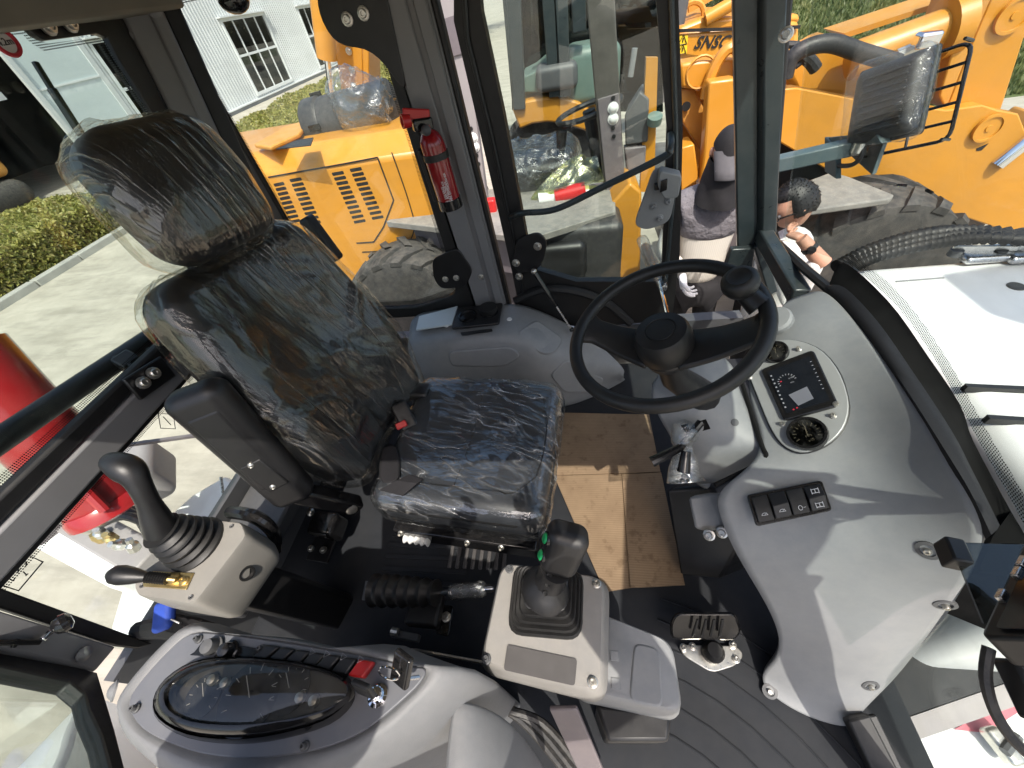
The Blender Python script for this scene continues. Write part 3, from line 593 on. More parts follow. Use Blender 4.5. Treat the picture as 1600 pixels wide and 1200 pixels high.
MB().tube(bez([D(q, w, .01) for q, w in ((805, 470), (850, 452), (905, 456), (950, 475), (985, 505))], 6), .02, 8).build('door_bottom_rail', MT['black_rubber'], door)
lpl = MB().prism([D(*q, -.012) for q in ((832, 425), (880, 437), (950, 455), (1000, 500), (815, 500))], -dn * .01).build('door_lower_panel', MT['black_plastic'], door)
gs = thing('gas_strut', 'slim black gas strut from the door frame down to the grey side console', 'gas strut', D(835, 425, .05))
s0, s1 = D(834, 424, .05), PY(893, 515, 1.40); sm = s0 * .42 + s1 * .58
MB().tube([s0, sm], .010, 8).build('strut_body', MT['black_gloss'], gs); MB().tube([sm, s1], .005, 8).build('strut_rod', MT['steel'], gs)
MB().ball(s0, .013).build('strut_joint', MT['zinc'], gs); MB().ball(s1, .011).build('strut_joint', MT['black_gloss'], gs)
# floor
fm = MB().box((-.19, .72, -.02), (2.08, 1.62, .04)).build('floor_mat', MT['floor_rubber'], cab, bev=.004)
for i in range(6):
    o = i * .085
    arc = [PZ(1150 - 5 * i + i * 26, 1050 + i * 6, .002)]
    cx, cy = .05, -.42; rr = .50 + o * .8
    MB().tube([V((cx + rr * math.cos(a), cy + rr * math.sin(a), .001)) for a in [math.radians(12 + 8 * k) for k in range(9)]], .005, 6, ell=.6).build('rib', MT['floor_rubber'], fm)
for i in range(7):
    y0 = .34 + i * .045
    MB().box((-.60 + .0 * i, y0 + .02, .002), (.34, .018, .010)).build('rib', MT['floor_rubber'], fm, bev=.003)
for i in range(8):
    MB().box((-.50 + i * .03, .56, .003), (.014, .20, .012)).build('rib', MT['label_dark'], fm, bev=.003)
MB().box((-.2, 1.60, -.02), (2.0, .06, .5)).build('side_sill', MT['grey_dark'], cab); MB().box((-1.22, .75, .2), (.03, 1.45, .42)).build('rear_lower_panel', MT['grey_dark'], cab)
MB().box((-1.10, .70, .33), (.2, 1.0, .06)).build('rear_shelf', MT['grey_dark'], cab, bev=.01)
# ================================================================ SEAT
F = V((.994, -.105, 0)).normalized(); Lf = V((.105, .994, 0)).normalized(); UP = V((0, 0, 1))
seat = thing('operator_seat', 'black leather operator seat with headrest wrapped in wrinkled clear plastic', 'seat', (-.35, .72, 0))
MC = Matrix((F, Lf, UP)).transposed()
CC = V((-.345, .715, .43))
def cush(P, k=1.0):
    P = P.copy(); t = (P.x + .26) / .52; s = P.y / .26
    if P.z > 0: P.z += -.022 * math.exp(-(((P.x - .02) / .17) ** 2 + (s / .62) ** 2)) * k + .012 * (abs(s) ** 2) - .03 * max(0, t - .75) * 2
    P.y *= 1 - .06 * max(0, .4 - t); return P
cu = MB().rbox(CC, (.53, .52, .15), .055, MC, 14, cush).build('cushion', MT['leather_seat'], seat, ang=60)
sm = MB()
loop = [CC + MC @ cush(V((x, y, .0755))) for x, y in [(-.2 + .41 * k / 12, -.185) for k in range(12)] + [(.225 + .02 * math.sin(a), .13 * -math.cos(a)) for a in [math.pi * k / 10 for k in range(1, 10)]] + [(.21 - .41 * k / 12, .185) for k in range(12)]]
sm.tube(bez(loop, 2), .0022, 5); sm.tube([CC + MC @ cush(V((.0 + 0 * k, -.18 + .36 * k / 10, .0752))) for k in range(11)], .0018, 5)
edge = [CC + MC @ V((x, -.262, .03)) for x in (-.2, -.05, .1, .2)]; sm.tube(edge, .003, 5)
sm.build('seam_piping', MT['black_plastic'], cu)
def wrink(o, amp, sc, seed, stretch=(1, 1, 1), M=None):
    """push the film in and out along its normals: loose folds with sharp crests, drawn out along the part's own axes"""
    me = o.data; nm = [v.normal.copy() for v in me.vertices]; sv = V((seed, seed * 1.7, seed * .3)); T = M.transposed() if M else Matrix.Identity(3)
    for v, n in zip(me.vertices, nm):
        p = T @ v.co; q = V((p.x * stretch[0], p.y * stretch[1], p.z * stretch[2])) * sc + sv
        w = q + noise.noise_vector(p * 5 + sv) * .55; a = noise.noise(w); b2 = noise.noise(w * 2.3 + V((4, 1, 2)))
        f = max(0, 1 - abs(a) * 3.2) ** 2; g2 = max(0, 1 - abs(b2) * 3.0) ** 2; k = .25 + .75 * min(1, max(0, noise.noise(p * 4.5 + sv) * 1.6 + .5))
        v.co += n * amp * (.45 * noise.noise(q * .45) + k * (f * .8 + g2 * .38))
    fin(o, 180); return o
def fine(mb, cuts=1):
    bmesh.ops.subdivide_edges(mb.bm, edges=mb.bm.edges, cuts=cuts, use_grid_fill=True); bmesh.ops.recalc_face_normals(mb.bm, faces=mb.bm.faces); return mb
f = fine(MB().rbox(CC + V((.005, 0, -.004)), (.555, .545, .166), .06, MC, 14, cush), 3).build('plastic_film', MT['film_cushion'], cu); wrink(f, .0055, 8, 3.1, (.45, 1.1, 1), Matrix.Rotation(-.8, 3, 'Z') @ MC)
# backrest
B0 = V((-.60, .748, .50)); T0 = V((-.815, .842, 1.145)); bu = (T0 - B0).normalized(); bf = (F + UP * .34 + Lf * -.02); bf = (bf - bu * bf.dot(bu)).normalized(); bl_ = bu.cross(bf); MBk = Matrix((bf, bl_, bu)).transposed()
BC = (B0 + T0) / 2 - bf * .085; BH = .34
def backf(P, k=1.0):
    P = P.copy(); t = (P.z + BH) / (2 * BH); w = .88 + .20 * math.sin(min(1, max(0, (t + .02) / .72)) * math.pi) if t < .38 else 1.08 - .18 * ((t - .38) / .62) ** 2.4
    s = P.y / .24; P.y *= w
    if P.x > 0: P.x += -.035 * math.exp(-(s / .55) ** 2) * k + .028 * abs(s) ** 2.5 * (1 - abs(t - .45)) + .02 * math.exp(-((t - .3) / .2) ** 2)
    return P
bk_ = MB().rbox(BC, (.16, .50, .70), .06, MBk, 14, backf).build('backrest', MT['leather'], seat, ang=60)
sp_ = MB()
for sg in (-1, 1): sp_.tube([BC + MBk @ backf(V((.081, sg * (.125 + .03 * math.sin(k / 9 * 3.14)), -.29 + .58 * k / 9))) for k in range(10)], .003, 5)
sp_.build('seam_piping', MT['black_plastic'], bk_)
f = fine(MB().rbox(BC + bu * -.01, (.178, .522, .73), .065, MBk, 14, backf), 3).build('plastic_film', MT['film_long'], bk_); wrink(f, .017, 6.5, 8.4, (1, 1.25, .18), Matrix.Rotation(.22, 3, bf) @ MBk)
# headrest
HC = V((-.878, .872, 1.268)); hu = (bu + UP * .5 + V((0, .06, 0))).normalized(); hf = (F * 1 + UP * .16 - Lf * .05); hf = (hf - hu * hf.dot(hu)).normalized(); hl = hu.cross(hf); MH = Matrix((hf, hl, hu)).transposed()
def headf(P): P = P.copy(); t = P.z / .14; P.y *= 1 - .10 * max(0, t) ** 3 + .05 * (1 - abs(t)) - .08 * max(0, -t) ** 2; P.x += .02 * (1 - (P.y / .17) ** 2) * (P.x > 0) - .02 * max(0, t); return P
hd = MB().rbox(HC, (.15, .30, .285), .065, MH, 10, headf).build('headrest', MT['leather'], seat, ang=60)
f = fine(MB().rbox(HC + hu * -.006 - hl * .008 - hf * .004, (.172, .318, .312), .075, MH, 12, headf), 3).build('plastic_film', MT['film_long'], hd); wrink(f, .011, 10, 5.2, (1, 1.4, .2), MH)
nk = MB()
for sg in (-.09, .09): nk.tube([HC - hu * .10 + hl * sg - hf * .02, BC + bu * .30 + bl_ * sg], .012, 8)
nk.build('headrest_post', MT['black_plastic'], hd)
MB().rbox(PX(503, 374, -.89), (.05, .045, .17), .012, MBk, 3).build('belt_guide', MT['black_plastic'], seat)
MB().bar(BC - bf * .09 - bu * .38 , BC - bf * .10 + bu * .25, .40, .02, bl_).build('back_shell', MT['black_plastic'], bk_, bev=.01)
# folded armrest on the near side
a0_, a1_ = PY(318, 628, .50), PY(452, 762, .455); ax_ = (a1_ - a0_).normalized(); an = V((.35, -.9, .35)); an = (an - ax_ * an.dot(ax_)).normalized(); MA = Matrix((ax_, an.cross(ax_), an)).transposed()
ar = MB().rbox((a0_ + a1_) / 2, ((a1_ - a0_).length + .09, .125, .075), .034, MA, 6, lambda P: V((P.x, P.y * (1 - .1 * P.x / .2), P.z))).build('armrest', MT['black_plastic'], seat, ang=60)
MB().rbox((a0_ + a1_) / 2 + an * .03 - ax_ * .02, ((a1_ - a0_).length * .8, .075, .02), .009, MA, 3).build('armrest_pad', MT['black_plastic'], ar)
pv = a0_ * .3 + a1_ * .7 + an * .038; MB().bar(pv - ax_ * .05, pv + ax_ * .05 + MA.col[1] * .01, .055, .01, MA.col[1]).build('adjuster_recess', MT['black_rubber'], ar, bev=.003)
for t in (-.045, .04): dome(ar, pv + ax_ * t + an * .004, an, .006, MT['zinc'])
MB().bar(a1_ + ax_ * .02, PZ(560, 790, .42), .05, .05).build('armrest_hinge', MT['black_gloss'], seat, bev=.01)
MB().lathe([(.02, -.01), (.02, .012), (.012, .016)], PZ(548, 792, .45), an, 14).build('hinge_cap', MT['zinc'], seat)
# base
sb = MB().rbox(CC + V((.0, .01, -.225)), (.44, .40, .26), .03, MC, 3).build('suspension_cover', MT['black_rubber'], seat)
for i in range(5): MB().rbox(CC + V((.0, .01, -.12 - i * .05)), (.47, .43, .028), .012, MC, 3).build('bellows_fold', MT['black_rubber'], sb)
MB().box(CC + V((0, 0, -.085)), (.50, .49, .02), MC).build('seat_pan', MT['black_gloss'], seat, bev=.006)
p0, p1 = CC + MC @ V((-.24, -.245, -.145)), CC + MC @ V((.24, -.245, -.145))
rl = MB().bar(p0, p1, .07, .05, UP).build('slide_rail', MT['black_gloss'], seat, bev=.006)
MB().bar(p0 + MC @ V((0, .49, 0)), p1 + MC @ V((0, .49, 0)), .07, .05, UP).build('slide_rail', MT['black_gloss'], seat, bev=.006)
MB().box(CC + MC @ V((.02, 0, -.2)), (.44, .50, .05), MC).build('base_frame', MT['black_gloss'], seat, bev=.008)
hp = CC + MC @ V((-.205, -.275, -.15)); prof = []
for i in range(25): prof.append((.0135 + .0035 * math.cos(i / 24 * 6.28 * 4), i / 24 * .085))
MB().lathe([(.004, -.003)] + prof + [(.004, .088)], hp, F, 12).build('adjuster_grip', MT['white_plastic'], seat)
for t in (-.21, .02, .13): bolt(rl, CC + MC @ V((t, -.272, -.118)), -Lf + UP * .6, .006)
# belt
bc = PZ(628, 664, .50); BM = frame((.3, -.5, .8), (-.2, .3, .8))
bkl = MB().rbox(PZ(632, 650, .515), (.055, .10, .035), .008, BM, 3).build('belt_buckle', MT['black_plastic'], seat)
MB().box(PZ(627, 664, .54), (.036, .022, .012), BM).build('release_button', MT['red_plastic'], bkl, bev=.003)
MB().sheet([[PZ(594, 690, .50), PZ(628, 690, .505)], [PZ(590, 735, .515), PZ(626, 738, .52)], [PZ(592, 762, .525), PZ(628, 752, .53)]], (0, 0, .004)).build('belt_strap', MT['black_cloth'], seat, sub=1)
MB().sheet([[PZ(594, 766, .528), PZ(630, 775, .53)], [PZ(620, 752, .54), PZ(652, 756, .545)], [PZ(640, 742, .535), PZ(660, 750, .53)]], (0, 0, .004)).build('belt_strap', MT['black_cloth'], seat)
MB().rbox(PZ(655, 612, .50), (.09, .07, .04), .015, MC, 3).build('belt_retractor', MT['black_plastic'], seat)
# bracket behind the seat
bb_ = thing('seat_mount_bracket', 'black bolted bracket on the floor behind the seat', 'bracket', PZ(505, 840, .05))
M3 = frame((.1, -.2, 1), (1, -.1, 0)); MB().rbox(PZ(513, 822, .16), (.09, .10, .12), .02, M3, 3).build('bracket_body', MT['black_gloss'], bb_); MB().box(PZ(505, 852, .06), (.12, .09, .012), M3).build('bracket_plate', MT['black_plastic'], bb_, bev=.002)
for q in ((486, 857), (505, 859)): bolt(bb_, PZ(*q, .066), (0, 0, 1), .009)
dome(bb_, PZ(485, 800, .18), (.3, -.3, .9), .012, MT['zinc'])

# ================================================================ DASHBOARD
dash = thing('dashboard', 'grey moulded dashboard and steering console under the windscreen', 'dashboard', (.6, .5, 0))
pa, pn = plane3(PZ(1165, 590, .625), PZ(1340, 560, .745), PZ(1230, 708, .60))
DP = lambda px, py, o=0: PL(px, py, pa + pn * o, pn)
Z = PZ
G = [[Z(1222, 474, .70), Z(1240, 465, .71), Z(1265, 457, .73), Z(1288, 452, .75)],
     [Z(1212, 505, .685), DP(1232, 505), DP(1275, 495), Z(1318, 480, .762)],
     [DP(1160, 586), DP(1215, 560), DP(1290, 540), Z(1356, 526, .775)],
     [DP(1180, 650), DP(1245, 630), DP(1330, 605), Z(1410, 606, .78)],
     [DP(1199, 716), DP(1275, 700), DP(1365, 680), Z(1472, 704, .775)],
     [Z(1117, 764, .53), Z(1250, 752, .575), Z(1385, 745, .65), Z(1512, 770, .755)],
     [Z(1122, 800, .50), Z(1260, 812, .54), Z(1405, 815, .62), Z(1545, 838, .715)],
     [Z(1146, 862, .44), Z(1285, 872, .49), Z(1400, 880, .56), Z(1512, 908, .60)],
     [Z(1200, 945, .32), Z(1300, 945, .38), Z(1390, 945, .44), Z(1478, 952, .46)],
     [Z(1222, 1000, .20), Z(1290, 1010, .25), Z(1350, 1020, .29), Z(1438, 1010, .30)],
     [Z(1212, 1035, .10), Z(1270, 1055, .12), Z(1330, 1062, .14), Z(1395, 1066, .15)],
     [Z(1188, 1050, .025), Z(1240, 1088, .03), Z(1290, 1108, .03), Z(1340, 1116, .04)],
     [Z(1194, 1078, .012), Z(1236, 1108, .012), Z(1282, 1128, .012), Z(1334, 1140, .012)]]
body = MB().grid(G).build('dash_body', MT['grey_plastic'], dash, ang=180, solid=.02, off=-1, sub=3)
if body.data.polygons[20].normal.dot(CAM - body.data.polygons[20].center) < 0: body.data.flip_normals()
body.modifiers.move(0, 1)
# cheek that closes the body's left side down to the floor
MB().sheet([[G[i][0] + V((.012, .0, -.012)) for i in range(5, 12)], [G[i][0] + V((.14, .06, -.05)) for i in range(5, 12)]], (.0, -.0, -.012)).build('dash_cheek', MT['grey_plastic'], dash, sub=1, ang=180)
# black cowl trim and gutter below the screen
ed = [row[3] for row in G[0:7]]
e2 = [E2[0] + V((-.01, 0, .01)), E2[1] + V((-.012, 0, .004)), E2[2] + V((-.012, 0, .004)), E2[3] + V((-.012, 0, .003)), PX(1500, 632, .78), E2[4] + V((-.012, 0, .003)), E2[5] + V((-.012, 0, .003))]
ed2 = bez(ed, 4); e22 = bez(e2, 4)
MB().sheet([[p + V((0, 0, .006)) for p in ed2], [p * .86 + q * .14 + V((0, 0, .012)) for p, q in zip(ed2, e22)], [p * .62 + q * .38 + V((0, 0, .006)) for p, q in zip(ed2, e22)]], (.004, 0, -.02)).build('cowl_trim', MT['cowl_trim'], dash, ang=70)
MB().sheet([[p * .62 + q * .38 + V((0, 0, .004)) for p, q in zip(ed2, e22)], [p * .45 + q * .55 + V((0, 0, -.02)) for p, q in zip(ed2, e22)], [p * .2 + q * .8 + V((0, 0, -.012)) for p, q in zip(ed2, e22)], e22], (.004, 0, -.02)).build('cowl_gutter', MT['black_felt'], dash, ang=70)
ev = [ed2[-1], Z(1600, 905, .70), Z(1570, 980, .55)]
MB().sheet([[ed2[-1] + V((.004, 0, .004)), e22[-1]], [Z(1530, 890, .64), Z(1640, 900, .72)], [Z(1490, 955, .46), Z(1600, 1000, .50)]], (.0, 0, -.02)).build('cowl_gutter', MT['black_felt'], dash)
# speaker / knob cover and moulded groove
sc = DP(1207, 497, .02); MB().lathe([(.042, -.02), (.042, .004), (.036, .012), (.01, .014)], DP(1212, 500, .0), pn, 24).build('round_cover', MT['grey_plastic'], dash)
gr = [DP(1398, 740, .01)]
# instrument plate
pl_o = [DP(*q, .004) for q in ((1164, 570), (1196, 536), (1240, 531), (1282, 545), (1312, 580), (1329, 630), (1322, 668), (1296, 696), (1256, 711), (1225, 700), (1205, 672))]
pl_r = rpoly(pl_o, .04, 3)
ip = MB().prism(pl_r, pn * .008).build('instrument_plate', MT['white_plastic'], dash, bev=.002)
ip.data.materials.clear(); ip.data.materials.append(mat('plate_silver', (.36, .365, .36), .35, metal=.25, var=.04, vs=10, bump=.04, bs=400))
MB().tube([p + pn * .001 for p in pl_r], .003, 5, True).build('plate_groove', MT['black_rubber'], ip)
for q in ((1171, 590), (1248, 546), (1223, 663), (1302, 650)): bolt(ip, DP(*q, .012), pn, .0045)
def gauge(px, py, r, name, marks, ang0, label):
    c = DP(px, py, .012); ux = (DP(px + 10, py - 4, .012) - c).normalized(); uy = pn.cross(ux)
    o = MB().lathe([(r, -.004), (r * 1.04, .006), (r, .016), (r * .86, .016), (r * .82, .008), (r * .8, .005)], c, pn, 28).build(name, MT['black_gloss'], ip)
    d = MB().lathe([(r * .82, .0), (r * .82, .006), (.001, .006)], c, pn, 24).build('dial_face', MT['screen_dark'], o)
    m = MB()
    for k in range(marks):
        a = ang0 + math.radians(230) * k / (marks - 1); v = ux * math.cos(a) + uy * math.sin(a); m.bar(c + pn * .0068 + v * r * (.6 if k % 2 else .52), c + pn * .0068 + v * r * .72, .0012, .0008, pn.cross(v))
    m.build('scale_marks', MT['print_white'], d)
    v = (ux * .25 + uy * .97).normalized(); MB().bar(c + pn * .0085 - v * r * .15, c + pn * .0085 + v * r * .5, .0022, .001, pn.cross(v)).build('needle', MT['print_white'], d)
    for w, dy, s in label: text(w, c + pn * .0066 + uy * (dy * r), ux, pn, s * r, MT['print_white'], d, align='CENTER', depth=.0002)
    MB().lathe([(r * .84, .0125), (r * .84, .014), (.001, .014)], c, pn, 24).build('gauge_glass', MT['lens'], o)
gauge(1213, 552, .030, 'small_gauge', 9, -.4, [('F', .25, .3), ('E', -.55, .3)])
gauge(1262, 679, .040, 'pressure_gauge', 13, -.6, [('MPa', -.2, .2), ('x10', -.5, .2), ('0', .3, .2)])
# display
dc = [DP(*q, .010) for q in ((1190, 580), (1272, 549), (1312, 636), (1226, 660))]
ds = MB().prism(rpoly(dc, .012), pn * .012).build('display', MT['black_gloss'], ip, bev=.003)
ci = sum(dc, V()) / 4; sc4 = [ci + (p - ci) * .80 + pn * .013 for p in dc]
MB().prism(sc4, pn * .001).build('screen', MT['screen_dark'], ds)
U = lambda u, v, o=.0145: (dc[0] * (1 - u) * (1 - v) + dc[1] * u * (1 - v) + dc[2] * u * v + dc[3] * (1 - u) * v) + pn * o
ux_, uy_ = (dc[1] - dc[0]).normalized(), (dc[0] - dc[3]).normalized()
MB().prism([U(.28, .62), U(.64, .58), U(.66, .80), U(.36, .84)], pn * .0006).build('screen_field', MT['screen_pale'], ds)
m = MB()
for k in range(11):
    a = math.radians(200 - 20 * k); cc = U(.36, .38); v = ux_ * math.cos(a) + uy_ * math.sin(a); m.bar(cc + v * .017, cc + v * .021, .0014, .0006, pn.cross(v))
for k in range(8): m.bar(U(.86, .2 + .07 * k), U(.89, .2 + .07 * k), .0015, .0006, uy_)
for k in range(9): m.bar(U(.12, .2 + .075 * k), U(.15, .2 + .075 * k), .004, .0006, uy_)
m.build('screen_marks', MT['print_grey'], ds)
m = MB()
for u_, v_ in ((.24, .88), (.31, .87), (.24, .36)): m.bar(U(u_, v_), U(u_ + .03, v_ - .008), .003, .0006, uy_)
m.build('warning_lamps', MT['print_red'], ds); text('min', U(.40, .44), ux_, pn, .006, MT['print_grey'], ds, depth=.0002); text('x100', U(.40, .36), ux_, pn, .006, MT['print_grey'], ds, depth=.0002)
MB().lathe([(.006, 0), (.006, .006), (.001, .007)], U(.96, .97, .008), pn, 10).build('display_button', MT['zinc'], ds)
# rocker switches
sa, sn = plane3(Z(1168, 775, .545), Z(1282, 752, .590), Z(1180, 822, .520))
SP = lambda px, py, o=0: PL(px, py, sa + sn * (o + .012), sn)
sw4 = [SP(*q) for q in ((1166, 774), (1283, 751), (1299, 798), (1181, 823))]
sp4 = MB().prism(rpoly(sw4, .008), sn * .008).build('switch_panel', MT['black_gloss'], dash, bev=.002)
SU = lambda u, v, o=0: sw4[0] * (1 - u) * (1 - v) + sw4[1] * u * (1 - v) + sw4[2] * u * v + sw4[3] * (1 - u) * v + sn * o
for k in range(4):
    u0, u1 = .04 + k * .235, .04 + k * .235 + .215
    rk = MB().sheet([[SU(u0, .10, .006), SU(u1, .10, .006)], [SU(u0, .5, .017 if k % 2 else .012), SU(u1, .5, .017 if k % 2 else .012)], [SU(u0, .9, .010), SU(u1, .9, .010)]], sn * .004).build('rocker_switch', MT['black_plastic'], sp4, bev=.002)
    m = MB(); um = (u0 + u1) / 2; sx, sy = (sw4[1] - sw4[0]).normalized(), (sw4[0] - sw4[3]).normalized()
    for vv in ((.72,) if k < 3 else (.3, .75)):
        p = SU(um, vv, .0195 if k % 2 else .0165)
        if k < 2: m.tube([p + sx * .006 * math.cos(a) + sy * .005 * math.sin(a) for a in [math.pi * j / 6 for j in range(7)]], .0006, 4).bar(p, p + sx * .005 + sy * .005, .0008, .0006).bar(p - sx * .007, p + sx * .007, .0008, .0006)
        elif k == 2: m.tube([p + sx * .004 * math.cos(a) + sy * .005 * math.sin(a) for a in [6.28 * j / 10 for j in range(10)]], .0006, 4, True).bar(p + sx * .006, p + sx * .011, .0008, .0006)
        else: m.bar(p - sx * .007 + sy * .004, p + sx * .007 + sy * .004, .0018, .0008).bar(p - sx * .007 - sy * .004, p + sx * .007 - sy * .004, .0018, .0008).bar(p - sy * .004, p + sy * .004, .0015, .0008).bar(p - sx * .007 - sy * .006, p - sx * .007 + sy * .006, .002, .0008).bar(p + sx * .007 - sy * .006, p + sx * .007 + sy * .006, .002, .0008)
    m.build('switch_symbol', MT['print_white'], rk)
# body screws, seam lines, curved groove
for (px, py, z) in ((1450, 860, .655), (1477, 945, .465), (1360, 1071, .165), (1203, 1080, .035)):
    p_, n_ = hit(body, px, py); wsh = MB().lathe([(.019, -.004), (.019, .002), (.012, .0025), (.0115, -.001), (.001, -.001)], p_, n_, 18).build('screw_washer', MT['grey_dark'], dash); bolt(wsh, p_ - n_ * .002, n_, .0062, washer=False)
# column shroud
H = [[Z(1085, 548, .665), Z(1120, 545, .67), Z(1152, 578, .645), Z(1152, 600, .62)],
     [Z(1010, 590, .64), Z(1060, 590, .68), Z(1120, 600, .66), Z(1160, 618, .615)],
     [Z(1022, 640, .585), Z(1070, 640, .615), Z(1130, 650, .61), Z(1174, 655, .595)],
     [Z(1042, 672, .53), Z(1085, 690, .545), Z(1140, 690, .575), Z(1186, 688, .58)],
     [Z(1062, 708, .475), Z(1100, 720, .49), Z(1150, 715, .52), Z(1192, 710, .555)],
     [Z(1080, 748, .42), Z(1112, 748, .43), Z(1155, 735, .46), Z(1196, 718, .52)],
     [Z(1085, 756, .36), Z(1118, 756, .38), Z(1160, 742, .42), Z(1200, 724, .47)]]
cs = MB().grid(H).build('column_shroud', MT['grey_plastic'], dash, ang=180, solid=.015, sub=3)
if cs.data.polygons[8].normal.dot(CAM - cs.data.polygons[8].center) < 0: cs.data.flip_normals()
cs.modifiers.move(0, 1)
MB().sheet([[H[i][0] for i in range(0, 7)], [H[i][0] + V((.10, .02, -.12)) for i in range(0, 7)]], (.006, 0, -.006)).build('shroud_cheek', MT['grey_plastic'], dash, sub=1, ang=180)
MB().tube(bez([DP(1152, 575, .004), DP(1172, 640, .004), DP(1190, 695, .004), Z(1197, 712, .58), Z(1190, 722, .56), Z(1150, 742, .53), Z(1117, 758, .525)], 5), .006, 6).build('shroud_gap', MT['black_felt'], dash)
h4 = [hit(cs, *q) for q in ((1064, 664), (1104, 654), (1111, 669), (1074, 679))]; MB().prism([p - n * .004 for p, n in h4], h4[0][1] * .007).build('stalk_slot', MT['black_felt'], dash)
mb_, mn_ = hit(cs, 1148, 660); MB().lathe([(.010, -.002), (.010, .0015), (.001, .002)], mb_, mn_, 16).build('badge', MT['grey_dark'], cs)
# pedestal under the shroud, black pedals
MB().prism([Z(1040, 765, .30), Z(1112, 760, .33), Z(1150, 862, .25), Z(1125, 905, .06), Z(1062, 900, .06)], (.12, .05, 0)).build('pedestal', MT['black_plastic'], dash, bev=.01)
MB().prism([Z(1072, 775, .40), Z(1112, 768, .42), Z(1135, 826, .36), Z(1085, 830, .345)], (.06, .02, -.04)).build('pedestal_cover', MT['grey_plastic'], dash, bev=.012)
for q in ((1108, 836), (1128, 832)): bolt(dash, Z(*q, .36), (-.4, -.5, .7), .010)
# stalk with a tied bag
stk = thing('indicator_stalk', 'black column stalk wrapped in a knotted clear plastic bag', 'control stalk', Z(1040, 715, .5))
MB().tube([Z(1095, 660, .61), Z(1062, 700, .575), Z(1018, 722, .55)], [.011, .011, .015], 10).build('stalk', MT['black_gloss'], stk); MB().tube([Z(1072, 705, .585), Z(1068, 738, .55)], [.012, .017], 12).build('grip', MT['black_gloss'], stk)
bg_ = MB(); R_ = [(1078, 660, .016), (1072, 672, .034), (1068, 688, .030), (1074, 697, .012), (1072, 708, .024), (1070, 722, .034), (1068, 738, .036), (1070, 752, .045)]
cpts = [Z(a, b2, .60 - .013 * i) for i, (a, b2, _) in enumerate(R_)]; bg_.tube(bez(cpts, 4), [R_[min(i // 4, 7)][2] * (1 - (i % 4) / 4) + R_[min(i // 4 + 1, 7)][2] * ((i % 4) / 4) for i in range(29)], 28)
o = bg_.build('plastic_bag', MT['bag_film'], stk); wrink(o, .008, 13, 2.2)
# steering wheel
sw_ = thing('steering_wheel', 'black three spoke steering wheel with a round spinner knob', 'steering wheel', (.195, .69, .925))
wc = V((.189, .688, .925)); wn = V((-.35, -.10, 1)).normalized(); wx = PL(1205, 480, wc, wn) - wc; wx.normalize(); wy = wn.cross(wx); RW = .197
W = lambda a, r_, h=0: wc + (wx * math.cos(a) + wy * math.sin(a)) * r_ + wn * h
rim = MB().tube([W(2 * math.pi * k / 64, RW) for k in range(64)], .0155, 14, True).build('rim', MT['wheel_rubber'], sw_)
hubc = PL(1036, 530, wc - wn * .035, wn); hh = hubc
MB().lathe([(.05, -.05), (.062, -.035), (.064, -.005), (.060, .020), (.054, .030), (.034, .033), (.033, .031), (.030, .031), (.029, .033), (.001, .034)], hh, wn, 36).build('hub', MT['wheel_rubber'], sw_, ang=50)
def spoke(ang, w0, w1):
    e = W(ang, RW - .004, -.004); s0_ = hh + (e - hh).normalized() * .03 - wn * .03; t = wn.cross(e - s0_).normalized(); rows = []
    for k in range(9):
        q = k / 8; c = s0_ * (1 - q) + e * q - wn * (.012 * math.sin(q * math.pi)); w = w0 * (1 - q) ** 1.5 + w1 * (1 - (1 - q) ** 1.5) + .012 * (q > .9); rows.append([c + t * w * s_ - wn * .010 * abs(s_) ** 2 for s_ in (-1, -.5, 0, .5, 1)])
    MB().sheet(rows, -wn * .014).build('spoke', MT['wheel_rubber'], sw_, ang=60, bev=.005)
def aw(px, py): p = PL(px, py, wc, wn) - wc; return math.atan2(p.dot(wy), p.dot(wx))
spoke(aw(925, 505), .058, .034); spoke(aw(1180, 500), .058, .036)
MB().lathe([(.05, -.02), (.056, .0), (.048, .02)], hh - wn * .05, wn, 24).build('hub_skirt', MT['black_plastic'], sw_)
cl_ = Z(1090, 640, .56); MB().tube([hh - wn * .04, hh - wn * .15, Z(1100, 620, .62)], [.03, .035, .045], 16).build('column', MT['black_plastic'], sw_)
ka = aw(1165, 462); kp = W(ka, RW - .03, .004)
MB().tube([W(aw(1165, 482), RW - .01, -.004), kp + wn * .016], [.024, .018], 12).build('knob_clamp', MT['black_plastic'], sw_)
MB().lathe([(.014, -.01), (.019, .0), (.031, .010), (.035, .022), (.034, .034), (.028, .043), (.021, .045), (.020, .044), (.001, .045)], kp + wn * .014, wn + V((-.1, -.1, 0)), 26).build('spinner_knob', MT['wheel_rubber'], sw_, ang=50)
gl_ = thing('gear_lever', 'slim chrome lever with plastic wrapped grip behind the steering wheel', 'lever', PX(1035, 490, .35))
MB().tube([PX(1045, 500, .34), PX(1030, 440, .36)], .008, 10).build('lever_rod', MT['chrome'], gl_); MB().tube([PX(1030, 440, .36), PX(1014, 400, .38), PX(1008, 385, .385)], [.012, .022, .02], 12).build('lever_grip', MT['black_plastic'], gl_)
o = MB().tube(bez([PX(1036, 452, .36), PX(1026, 425, .365), PX(1014, 400, .38), PX(1004, 376, .39)], 5), [.016 + .014 * min(1, k / 7) for k in range(16)], 20).build('plastic_bag', MT['bag_film'], gl_); wrink(o, .006, 30, 1.2)
